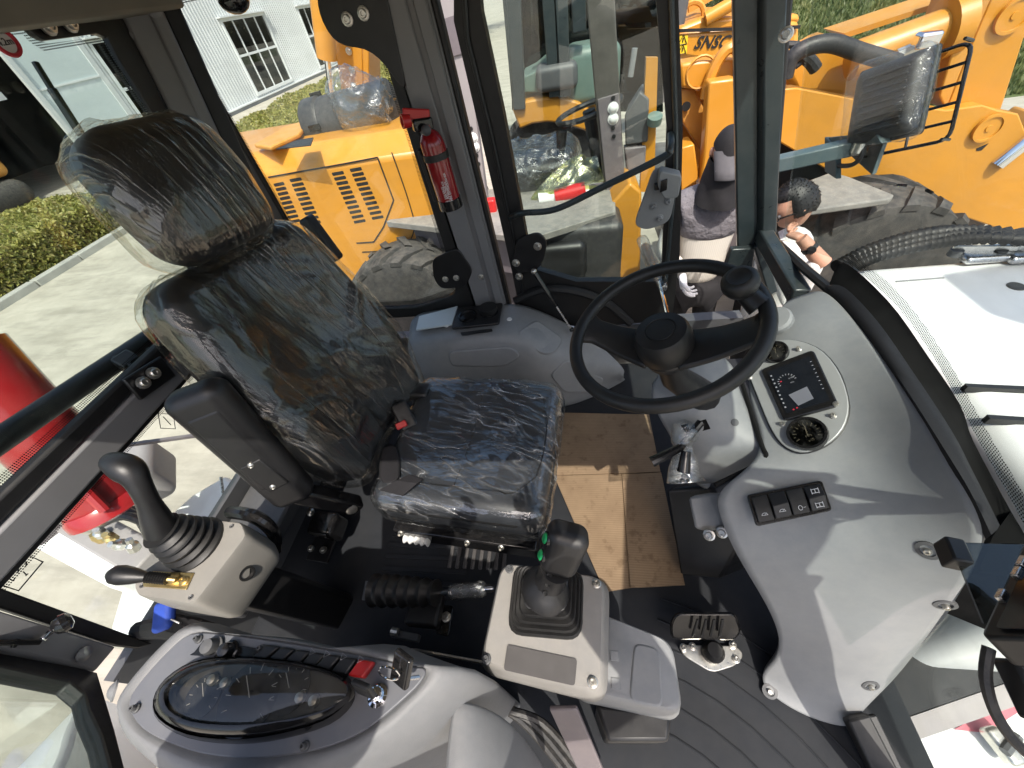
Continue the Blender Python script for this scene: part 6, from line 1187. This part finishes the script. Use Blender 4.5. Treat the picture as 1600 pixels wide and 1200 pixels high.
MB().tube(bez([A3(1226, 122, -.06), A3(1236, 92, -.06), A3(1262, 74, -.06), A3(1300, 68, -.06), A3(1345, 82, -.06), A3(1400, 98, -.06)], 6), .045, 12).build('hydraulic_hose', MT['hose'], ld1); MB().tube(bez([A3(1215, 108, .1), A3(1240, 84, .1), A3(1262, 92, .1), A3(1275, 108, .1)], 5), .035, 10).build('hydraulic_hose', MT['hose'], ld1); MB().tube(bez([A3(1220, 70, .1), A3(1250, 72, .1), A3(1256, 90, .1), A3(1242, 104, .1)], 5), .02, 8).build('hydraulic_hose', MT['hose'], ld1)
MB().prism([Z(*q, .28) for q in ((1214, 335), (1214, 300), (1300, 268), (1328, 276), (1398, 304), (1392, 310))], (0, 0, -.04)).build('mudguard_plate', MT['step_plate'], ld1, bev=.01)
MB().prism([A3(*q, .2) for q in ((1214, 205), (1330, 285), (1400, 310), (1400, 360), (1214, 330))], (0, .1, 0)).build('inner_frame', MT['black_rubber'], ld1)
MB().prism([A3(*q, .15) for q in ((1560, 245), (1640, 180), (1700, 260), (1600, 320))], (0, .3, 0)).build('bucket_link', yv, ld1, bev=.02); MB().tube([A3(1556, 258, .0), A3(1640, 190, .0)], .05, 12).build('link_rod', MT['chrome'], ld1); MB().prism([A3(*q, .16) for q in ((1536, 260), (1580, 240), (1700, 330), (1700, 420), (1590, 370))], (0, .3, 0)).build('bucket_bracket', yv, ld1, bev=.02)
MB().box((2.2, 3.9, -.35), (2.6, .7, .5)).build('front_chassis', MT['machine_grey'], ld1, bev=.03)

# ================================================================ LOADERS FARTHER BACK
l2 = thing('lettered_loader', 'far yellow loader with black lettering and warning stickers on its hood', 'loader', (1.5, 6.6, GZ))
F6 = lambda px, py, o=0: PY(px, py, 6.4 + o)
MB().prism([F6(*q) for q in ((1055, 50), (1250, 30), (1250, 120), (1058, 92))], (0, 1.2, 0)).build('hood', yw, l2, bev=.06); MB().prism([F6(*q, .02) for q in ((1052, 46), (1100, 28), (1250, 22), (1250, 36), (1056, 56))], (0, 1.2, .02)).build('hood_top', yw, l2, bev=.04)
MB().bar(F6(1056, 48, -.02), F6(1250, 42, -.02), .03, .02).build('hood_seam', MT['black_rubber'], l2)
pA, pB = F6(1083, 76, -.012), F6(1146, 74, -.012); text('SNSC', pA, pB - pA, (0, -1, 0), (pB - pA).length * .345, MT['print_black'], l2, bold=.004, shear=.35, stretch=1.0)
for i, q in enumerate((((1060, 56), (1075, 55), (1074, 69), (1060, 70)), ((1059, 71), (1074, 70), (1073, 84), (1059, 85)))):
    o = MB().prism([F6(*p, -.01) for p in q], (0, .004, 0)).build('warning_sticker', MT['sticker_yellow'], l2); c = sum([F6(*p, -.014) for p in q], V()) / 4; MB().tube([c + V((.05, 0, -.04)), c + V((-.05, 0, -.04)), c + V((0, 0, .05))], .007, 4, True).bar(c + V((0, 0, -.02)), c + V((0, 0, .02)), .012, .006).build('sticker_symbol', MT['print_black'], o)
MB().tube([F6(1050, 38, -.1), F6(1060, -20, -.1)], .14, 14).build('intake_stack', MT['grey_dark'], l2); MB().tube([F6(1102, 30), F6(1150, 2)], .07, 12).build('lift_cylinder', yw, l2); MB().tube([F6(1080, 28, .2) + V((math.cos(a) * .14, 0, math.sin(a) * .14)) for a in [math.pi * k / 8 for k in range(9)]], .03, 6).build('lifting_eye', yv, l2); MB().bar(F6(1075, 12, .4), F6(1150, -30, .4), .1, .08).build('boom_arm', yv, l2)
# loader with arched fender seen through both cabs
l3 = thing('arched_fender_loader', 'yellow loader with arched fender and pale green console behind the door glass', 'loader', (-.2, 5.4, GZ))
F5 = lambda px, py, o=0: PY(px, py, 5.0 + o)
arc_o = [(800, 170), (822, 158), (850, 152), (880, 152), (905, 160), (930, 180), (940, 196)]; arc_i = [(812, 202), (832, 194), (855, 191), (880, 193), (900, 200), (915, 205), (922, 206)]
MB().prism([F5(*q) for q in arc_o] + [F5(*q) for q in arc_i[::-1]], (0, .8, 0)).build('arched_fender', yw, l3, bev=.02)
wheel(l3, (F5(862, 235).x, 5.35, F5(862, 235).z - .2), .62, .4)
MB().prism([F5(*q, .1) for q in ((812, 145), (815, 122), (835, 112), (855, 95), (858, 60), (862, 145))], (0, .6, 0)).build('console', MT['mint_paint'], l3, bev=.04); MB().rbox(F5(925, 112, .3), (.55, .5, .5), .1, None, 2).build('console', MT['mint_paint'], l3); MB().rbox(F5(870, 118, .05), (.42, .3, .22), .06, None, 2).build('mirror_box', MT['grey_dark'], l3)
for a_, b_ in (((855, -60), (868, 150)), ((873, -60), (882, 150)), ((800, -60), (812, 170)), ((902, -60), (905, 50))): MB().bar(F5(*a_), F5(*b_), .13, .1, (1, 0, 0)).build('cab_post', MT['pillar_teal'], l3, bev=.01)
MB().prism([F5(*q, .3) for q in ((885, 150), (890, 110), (915, 120), (930, 160))], (0, .3, 0)).build('dark_panel', MT['black_plastic'], l3, bev=.02)
MB().box((F5(870, 60).x, 6.1, .6), (1.6, .05, 2.0)).build('cab_back', MT['dark_room'], l3) if False else None
MB().prism([F5(*q, .8) for q in ((794, -70), (1034, -70), (1036, 175), (800, 172))], (0, .006, 0)).build('cab_rear_glass', glass('smoke_cab', (.12, .145, .13), .06), l3)
l4 = thing('rear_row_loader', 'distant yellow loader with slotted hood glimpsed through the top of the door glass', 'loader', (-.5, 9, GZ))
F9 = lambda px, py, o=0: PY(px, py, 9 + o)
MB().prism([F9(*q) for q in ((803, 34), (842, 24), (848, 66), (804, 76))], (0, 1.5, 0)).build('hood', yw, l4, bev=.05); m = MB()
for k in range(7):
    for cx_ in (822, 833): m.bar(F9(cx_ - 3.4 + .5 * k, 42 + 3.3 * k + .4, -.01), F9(cx_ + 3.4 + .5 * k, 42 + 3.3 * k - .4, -.01), .02, .03)
m.build('vent_slots', MT['black_rubber'], l4)
MB().prism([F9(*q) for q in ((805, 80), (845, 70), (850, 120), (806, 130))], (0, .4, 0)).build('chassis', yv, l4); m = MB()
for k in range(5): m.tube([F9(808 + 8 * k, 125, -.1), F9(810 + 8 * k, 82 - 6 * (k % 2), -.1)], .06, 8)
m.build('control_levers', MT['hose'], l4); MB().prism([F9(*q, .6) for q in ((778, -80), (900, -80), (900, 140), (800, 160))], (0, .3, 0)).build('dark_body', MT['pillar_teal'], l4)
MB().prism([F9(*q, .2) for q in ((898, -10), (945, -20), (945, 0), (935, 8), (900, 10))], (0, .8, 0)).build('fender', yw, l4, bev=.03); wheel(l4, (F9(918, 40).x, 9.4, F9(918, 40).z), .62, .4); MB().prism([F9(*q, .3) for q in ((940, 30), (1050, 10), (1040, 160), (945, 170))], (0, .3, 0)).build('dark_cab', MT['machine_grey'], l4)
# ================================================================ PEOPLE
def skin_body(name, joints, edges, m, parent, root=0, sub=2):
    me = bpy.data.meshes.new(name); me.from_pydata([V(p) for p, _ in joints], edges, []); o = bpy.data.objects.new(name, me); COL.objects.link(o)
    sk = o.modifiers.new('k', 'SKIN'); sk.use_smooth_shade = True
    for i, (p, r_) in enumerate(joints): r_ = r_ if hasattr(r_, '__len__') else (r_, r_); me.skin_vertices[0].data[i].radius = r_; me.skin_vertices[0].data[i].use_root = (i == root)
    su = o.modifiers.new('u', 'SUBSURF'); su.levels = sub; su.render_levels = sub
    bpy.context.view_layer.update(); dg = bpy.context.evaluated_depsgraph_get(); nm = bpy.data.meshes.new_from_object(o.evaluated_get(dg)); o.modifiers.clear(); o.data = nm; nm.materials.clear(); nm.materials.append(m)
    for p in nm.polygons: p.use_smooth = True
    if parent: par(o, parent)
    return o
def head_pts(c, s, M):
    """ellipsoid head with brow, nose, chin and cheeks; local x right, y up, z face"""
    rows = []
    for i in range(23):
        t = math.pi * i / 22; row = []
        for k in range(28):
            a = 2 * math.pi * k / 28; x, y, z = math.sin(t) * math.cos(a), math.cos(t), math.sin(t) * math.sin(a)
            X, Y, Z_ = x * .075, y * .118, z * .098
            if y < -.1: X *= 1 - .30 * (-y - .1); Z_ *= 1 - (.10 if z > 0 else .35) * (-y - .1)
            if z > .2:
                f = math.exp(-(x / .16) ** 2); Z_ += .022 * f * math.exp(-((y + .12) / .17) ** 2) + .008 * f * math.exp(-((y + .62) / .2) ** 2); Z_ += .006 * math.exp(-((y - .18) / .10) ** 2) * math.exp(-(x / .6) ** 2)
                for sx in (-.38, .38): Z_ -= .010 * math.exp(-((x - sx) / .17) ** 2 - ((y - .02) / .11) ** 2)
                Z_ -= .006 * f * math.exp(-((y + .42) / .05) ** 2)
            row.append(V(c) + M @ (V((X, Y, Z_)) * s))
        rows.append(row)
    return rows
def hand(parent, w, d, pn_, m, curl=.9, s=1.0, name='hand'):
    """palm with four unequal bent fingers and a thumb; w wrist, d direction, pn_ palm side"""
    d = V(d).normalized(); pn_ = (V(pn_) - d * V(pn_).dot(d)).normalized(); sd = d.cross(pn_); J = [(w, (.026 * s, .019 * s)), (V(w) + d * .05 * s, (.036 * s, .017 * s)), (V(w) + d * .085 * s, (.038 * s, .014 * s))]; E = [(0, 1), (1, 2)]
    o = skin_body(name, J, E, m, parent, 0)
    for k, (ln_, of) in enumerate(((.068, .030), (.078, .010), (.072, -.010), (.056, -.028))):
        b = V(w) + d * .075 * s + sd * of * s; a = 0; P = [b]; q = b
        for j in range(3): a += curl * (.55 + .12 * j + .08 * k); q = q + (d * math.cos(a) + pn_ * math.sin(a)) * ln_ * s * (.42 - .06 * j); P.append(q)
        MB().tube(bez(P, 4), [.0095 * s * (1 - .03 * i) for i in range(12)] + [.0055 * s], 8).build('finger', m, o, ang=180)
    b = V(w) + d * .025 * s + sd * .03 * s; MB().tube(bez([b, b + (d * .5 + sd * .8 + pn_ * .3) * .035 * s, b + (d * 1.4 + sd * .9 + pn_ * .8) * .035 * s], 4), [.012 * s] * 6 + [.010 * s, .009 * s, .006 * s], 8).build('thumb', m, o, ang=180)
    return o
def shirt_mat(name, col, stripe, pitch):
    N = NT(name); B = N.n('BsdfPrincipled', i_Roughness=.85); sp = N.n('SeparateXYZ'); N.l(N.map((1, .35, .15)), sp.inputs[0]); w = N.math('SINE', N.math('MULTIPLY', sp.outputs[0], 6.283 / pitch)); k = N.ramp(w, [(.86, 0), (.95, 1)])
    N.l(N.mix(N.math('MULTIPLY', k, .5), col, stripe), B.inputs[0]); b2 = N.n('Bump', i_Strength=.9, i_Distance=.03); N.l(N.noise(9, 4, .55, None, 1.5), b2.inputs[0]); N.l(b2.outputs[0], B.inputs['Normal']); N.l(B.outputs[0], N.out.inputs[0]); MT[name] = N.m
shirt_mat('shirt_cream', (.66, .62, .55), (.40, .38, .36), .012); shirt_mat('shirt_stripe', (.70, .69, .67), (.25, .27, .33), .011)
PYV = 2.45
P1 = lambda px, py, o=0: PY(px, py, PYV + o)
hc = P1(1137, 236)
p1 = thing('person', 'person in a grey cap and black face scarf, pale shirt and white glove', 'person', (hc.x, hc.y, GZ))
neck = hc + V((0, .04, -.16)); sh = hc + V((0, .06, -.26)); chest = hc + V((0, .05, -.42)); wa = hc + V((0, .05, -.68)); pe = hc + V((0, .06, -.86)); fz = GZ + .03
J = [(pe, (.17, .12)), (wa, (.165, .115)), (chest, (.19, .125)), (sh, (.13, .09)), (neck, (.06, .06)),
     (sh + V((-.19, .0, -.02)), (.07, .07)), (sh + V((-.26, -.05, -.30)), (.055, .055)), (P1(1066, 420, -.16), (.042, .042)),
     (sh + V((.19, .0, -.02)), (.07, .07)), (sh + V((.27, -.02, -.30)), (.055, .055)), (sh + V((.22, -.22, -.45)), (.042, .042))]
skin_body('shirt', J, [(0, 1), (1, 2), (2, 3), (3, 4), (3, 5), (5, 6), (6, 7), (3, 8), (8, 9), (9, 10)], MT['shirt_cream'], p1)
mat('jacket_grey', (.16, .15, .165), .85, var=.12, vs=14, bump=.9, bs=28, bd=.02)
JJ = [(chest + V((0, 0, -.10)), (.20, .14)), (chest, (.205, .14)), (sh + V((0, 0, -.02)), (.145, .10)), (sh + V((-.19, 0, -.02)), (.08, .08)), (sh + V((-.24, -.03, -.2)), (.072, .072)), (sh + V((.19, 0, -.02)), (.08, .08)), (sh + V((.24, -.01, -.2)), (.072, .072)), (neck + V((0, 0, -.02)), (.075, .075))]
skin_body('jacket', JJ, [(0, 1), (1, 2), (2, 3), (3, 4), (2, 5), (5, 6), (2, 7)], MT['jacket_grey'], p1)
hl_ = []
for sx in (-.10, .10): hl_.append([(pe + V((sx, 0, -.03)), (.10, .10)), (pe + V((sx * 1.1, -.02, -.42)), (.07, .07)), (V((pe.x + sx * 1.2, pe.y, fz + .08)), (.05, .05)), (V((pe.x + sx * 1.2, pe.y - .16, fz)), (.04, .035))])
J = [(pe + V((0, 0, .02)), (.165, .125))] + hl_[0] + hl_[1]; skin_body('trousers', J, [(0, 1), (1, 2), (2, 3), (3, 4), (0, 5), (5, 6), (6, 7), (7, 8)], MT['black_cloth'], p1)
fd = (CAM - hc); fd = (fd.normalized() + V((.15, -.2, -.6))).normalized(); HM = frame(fd, (0, 0, 1))
hd_o = MB().grid(head_pts(hc, 1.0, HM), True).build('head', MT['skin'], p1, ang=180)
MB().grid([[q + (q - hc) * .09 for q in row] for row in head_pts(hc, 1.0, HM)[:10]], True).build('cap', MT['black_cloth'], p1, ang=180)
for sx in (-1, 1): MB().ball(hc + HM @ V((sx * .078, -.005, -.005)), (.012, .03, .02), HM).build('ear', MT['skin'], hd_o)
vis = [[hc + HM @ V((x * (1 - .1 * j), .05 - .035 * j * (1 + .0 * x) - (x / .08) ** 2 * .012, .085 + .03 * j - (x / .085) ** 2 * .03)) for x in [-.08 + .02 * k for k in range(9)]] for j in range(4)]
MB().sheet(vis, HM @ V((0, .006, .002))).build('cap_visor', MT['cap_grey'], p1, ang=60)
sc_rows = []
for j in range(9):
    t = j / 8; c = hc + HM @ V((0, -.01 - .05 * t, .012)) + V((0, -.02 * t, -.17 * t)); wv, dv = .086 + .05 * t ** 1.5, .112 + .02 * t
    sc_rows.append([c + (HM @ V((math.cos(a) * wv, 0, math.sin(a) * dv))) * (1 + .04 * math.sin(5 * a + j)) for a in [2 * math.pi * k / 28 for k in range(28)]])
MB().grid(sc_rows, True).build('face_scarf', MT['black_cloth'], p1, ang=180)
MB().bar(hc + HM @ V((-.06, -.03, .125)), hc + HM @ V((-.01, -.05, .132)), .012, .004, HM @ V((0, 1, 0))).build('scarf_label', MT['print_grey'], p1)
hand(p1, P1(1066, 428, -.17), (.25, -.15, -1), (.9, -.2, .1), MT['glove'], .7, 1.25, 'gloved_hand')
hc2 = PY(1241, 322, 2.25); p2 = thing('person', 'dark haired person in glasses and striped shirt, hand at chin, wristwatch', 'person', (hc2.x, hc2.y, GZ))
fd = V((-.93, -.10, -.42)).normalized(); HM = frame(fd, (.0, .1, 1))
h2 = MB().grid(head_pts(hc2, 1.05, HM), True).build('head', MT['skin'], p2, ang=180)
hr = head_pts(hc2, 1.05, HM); cap_ = []
for i, row in enumerate(hr[:15]):
    rr = []
    for q in row:
        loc = HM.transposed() @ (q - hc2); face = loc.z > .035 and loc.y < .072; low = loc.y < -.02 and loc.z > -.055
        k = .012 if (face or low) else 1; rr.append(q + (q - hc2).normalized() * ((.016 + .008 * noise.noise(q * 60)) if k == 1 else -.006))
    cap_.append(rr)
MB().grid(cap_, True).build('hair', MT['hair'], p2, ang=180)
rd = random.Random(11); tf = MB()
for _ in range(1100):
    row = cap_[rd.randrange(1, 13)]; q = rd.choice(row); n_ = (q - hc2).normalized()
    if (HM.transposed() @ (q - hc2)).z > .05 and (HM.transposed() @ (q - hc2)).y < .06: continue
    d = (n_ * .35 + HM @ V((rd.gauss(.3, .4), rd.gauss(-.1, .4), rd.gauss(.5, .4)))).normalized() * rd.uniform(.006, .013); e = d.orthogonal().normalized() * .0022; g_ = d.cross(e).normalized() * .0022
    a = [tf.bm.verts.new(p) for p in (q + e, q - e * .5 + g_, q - e * .5 - g_, q + d)]
    for f_ in ((0, 1, 3), (1, 2, 3), (2, 0, 3)): tf.bm.faces.new([a[i] for i in f_])
struct(tf.build('hair_strands', MT['hair'], p2), 'stuff')
for sx in (-1, 1): MB().ball(hc2 + HM @ V((sx * .081, -.008, -.008)), (.011, .034, .021), HM).build('ear', MT['skin'], h2); MB().ball(hc2 + HM @ V((sx * .031, .004, .083)), .011, None, 10, 6).build('eye', MT['print_white'], h2)
gm = MB()
for sx in (-1, 1): gm.tube([hc2 + HM @ V((sx * .034 + .026 * math.cos(a), .002 + .018 * math.sin(a), .103)) for a in [6.28 * k / 14 for k in range(14)]], .003, 5, True); gm.tube([hc2 + HM @ V((sx * .062, .006, .10)), hc2 + HM @ V((sx * .082, .008, .05)), hc2 + HM @ V((sx * .086, .0, -.015))], .0048, 6)
gm.tube([hc2 + HM @ V((-.01, .004, .106)), hc2 + HM @ V((.01, .004, .106))], .003, 5); gm.build('glasses', MT['black_gloss'], p2)
nk2 = hc2 + V((.05, .03, -.17)); sh2 = hc2 + V((.10, .05, -.27)); pe2 = hc2 + V((.12, .1, -.88)); Lh = PY(1262, 375, 2.02); el = PY(1290, 425, 1.98)
J = [(pe2, (.17, .13)), (pe2 + V((0, 0, .3)), (.17, .13)), (sh2 + V((0, 0, -.14)), (.20, .13)), (sh2, (.13, .09)), (nk2, (.06, .06)),
     (sh2 + V((-.10, -.17, -.03)), (.07, .07)), (sh2 + V((-.02, -.26, -.25)), (.058, .058)), (PY(1278, 405, 2.0), (.045, .045)),
     (sh2 + V((.10, .19, -.03)), (.07, .07)), (sh2 + V((.14, .22, -.32)), (.05, .05))]
skin_body('shirt', J, [(0, 1), (1, 2), (2, 3), (3, 4), (3, 5), (5, 6), (6, 7), (3, 8), (8, 9)], MT['shirt_stripe'], p2)
J = [(pe2 + V((0, 0, .02)), (.165, .125))]
for sx in (-.1, .1): J += [(pe2 + V((.02, sx, -.03)), (.10, .10)), (pe2 + V((0, sx * 1.1, -.42)), (.07, .07)), (V((pe2.x, pe2.y + sx * 1.2, fz + .06)), (.05, .05)), (V((pe2.x - .16, pe2.y + sx * 1.2, fz)), (.04, .035))]
skin_body('trousers', J, [(0, 1), (1, 2), (2, 3), (3, 4), (0, 5), (5, 6), (6, 7), (7, 8)], MT['black_cloth'], p2)
fa, fb_ = PY(1286, 412, 2.0), PY(1252, 372, 2.06); MB().tube([fa, fa.lerp(fb_, .5), fb_], [.042, .036, .029], 12).build('forearm', MT['skin'], p2)
hand(p2, fb_, (hc2 + HM @ V((0, -.09, .09))) - fb_, HM @ V((0, .3, -1)), MT['skin'], .75, 1.05)
wc2 = fa.lerp(fb_, .62); ax2 = (fb_ - fa).normalized(); MB().lathe([(.036, -.012), (.039, -.011), (.039, .011), (.036, .012)], wc2, ax2, 20).build('watch_strap', MT['black_rubber'], p2)
wn2 = (CAM - wc2); wn2 = (wn2 - ax2 * wn2.dot(ax2)).normalized(); MB().lathe([(.021, 0), (.021, .010), (.017, .012), (.001, .012)], wc2 + wn2 * .034, wn2, 20).build('watch_case', MT['black_gloss'], p2)

# the one taking the picture, standing on the step outside the open doorway
hc3 = V((-.24, -.36, 1.42)); p3 = thing('person', 'person standing on the step outside the open doorway with both arms raised', 'person', (-.25, -.55, -.5))
HM = frame(V((.35, .9, .1)), (0, 0, 1)); h3 = MB().grid(head_pts(hc3, 1.0, HM), True).build('head', MT['skin'], p3, ang=180); MB().grid([[q + (q - hc3) * .09 for q in row] for row in head_pts(hc3, 1.0, HM)[:10]], True).build('hair', MT['hair'], p3, ang=180)
sh3 = hc3 + V((0, -.1, -.25)); pe3 = V((-.27, -.58, .42)); ha, hb3 = V((-.16, -.10, 1.36)), V((.09, -.10, 1.37))
J = [(pe3, (.17, .12)), (pe3 + V((0, .02, .3)), (.17, .12)), (sh3 + V((0, 0, -.12)), (.2, .13)), (sh3, (.12, .09)), (hc3 + V((-.01, -.05, -.13)), (.06, .06)), (sh3 + V((.2, .0, .0)), (.07, .07)), (V((.36, -.38, 1.29)), (.08, .08)), (hb3, (.04, .04)), (sh3 + V((-.2, .0, .0)), (.07, .07)), (sh3 + V((-.30, .12, .05)), (.06, .06)), (ha, (.04, .04))]
skin_body('shirt', J, [(0, 1), (1, 2), (2, 3), (3, 4), (3, 5), (5, 6), (6, 7), (3, 8), (8, 9), (9, 10)], MT['cap_grey'], p3); hand(p3, ha, (.7, .4, .5), (0, .2, 1), MT['skin'], .6); hand(p3, hb3, (-.3, .8, .5), (0, .2, 1), MT['skin'], .6)
J = [(pe3, (.165, .125))]
for sx in (-.1, .1): J += [(pe3 + V((sx, 0, -.03)), (.10, .10)), (pe3 + V((sx, .02, -.42)), (.07, .07)), (V((pe3.x + sx, pe3.y, -.44)), (.05, .05)), (V((pe3.x + sx, pe3.y + .16, -.47)), (.04, .035))]
skin_body('trousers', J, [(0, 1), (1, 2), (2, 3), (3, 4), (0, 5), (5, 6), (6, 7), (7, 8)], MT['black_cloth'], p3)
bs_ = thing('boarding_step', 'grey ribbed boarding step below the open doorway', 'step', (-.45, -.55, -.55)); MB().box((-.3, -.55, -.53), (.8, .4, .04)).build('tread', MT['step_plate'], bs_, bev=.006); MB().bar((-.6, -.4, -.5), (-.6, -.1, -.1), .06, .02).bar((0, -.4, -.5), (0, -.1, -.1), .06, .02).build('hanger', MT['white_paint'], bs_)
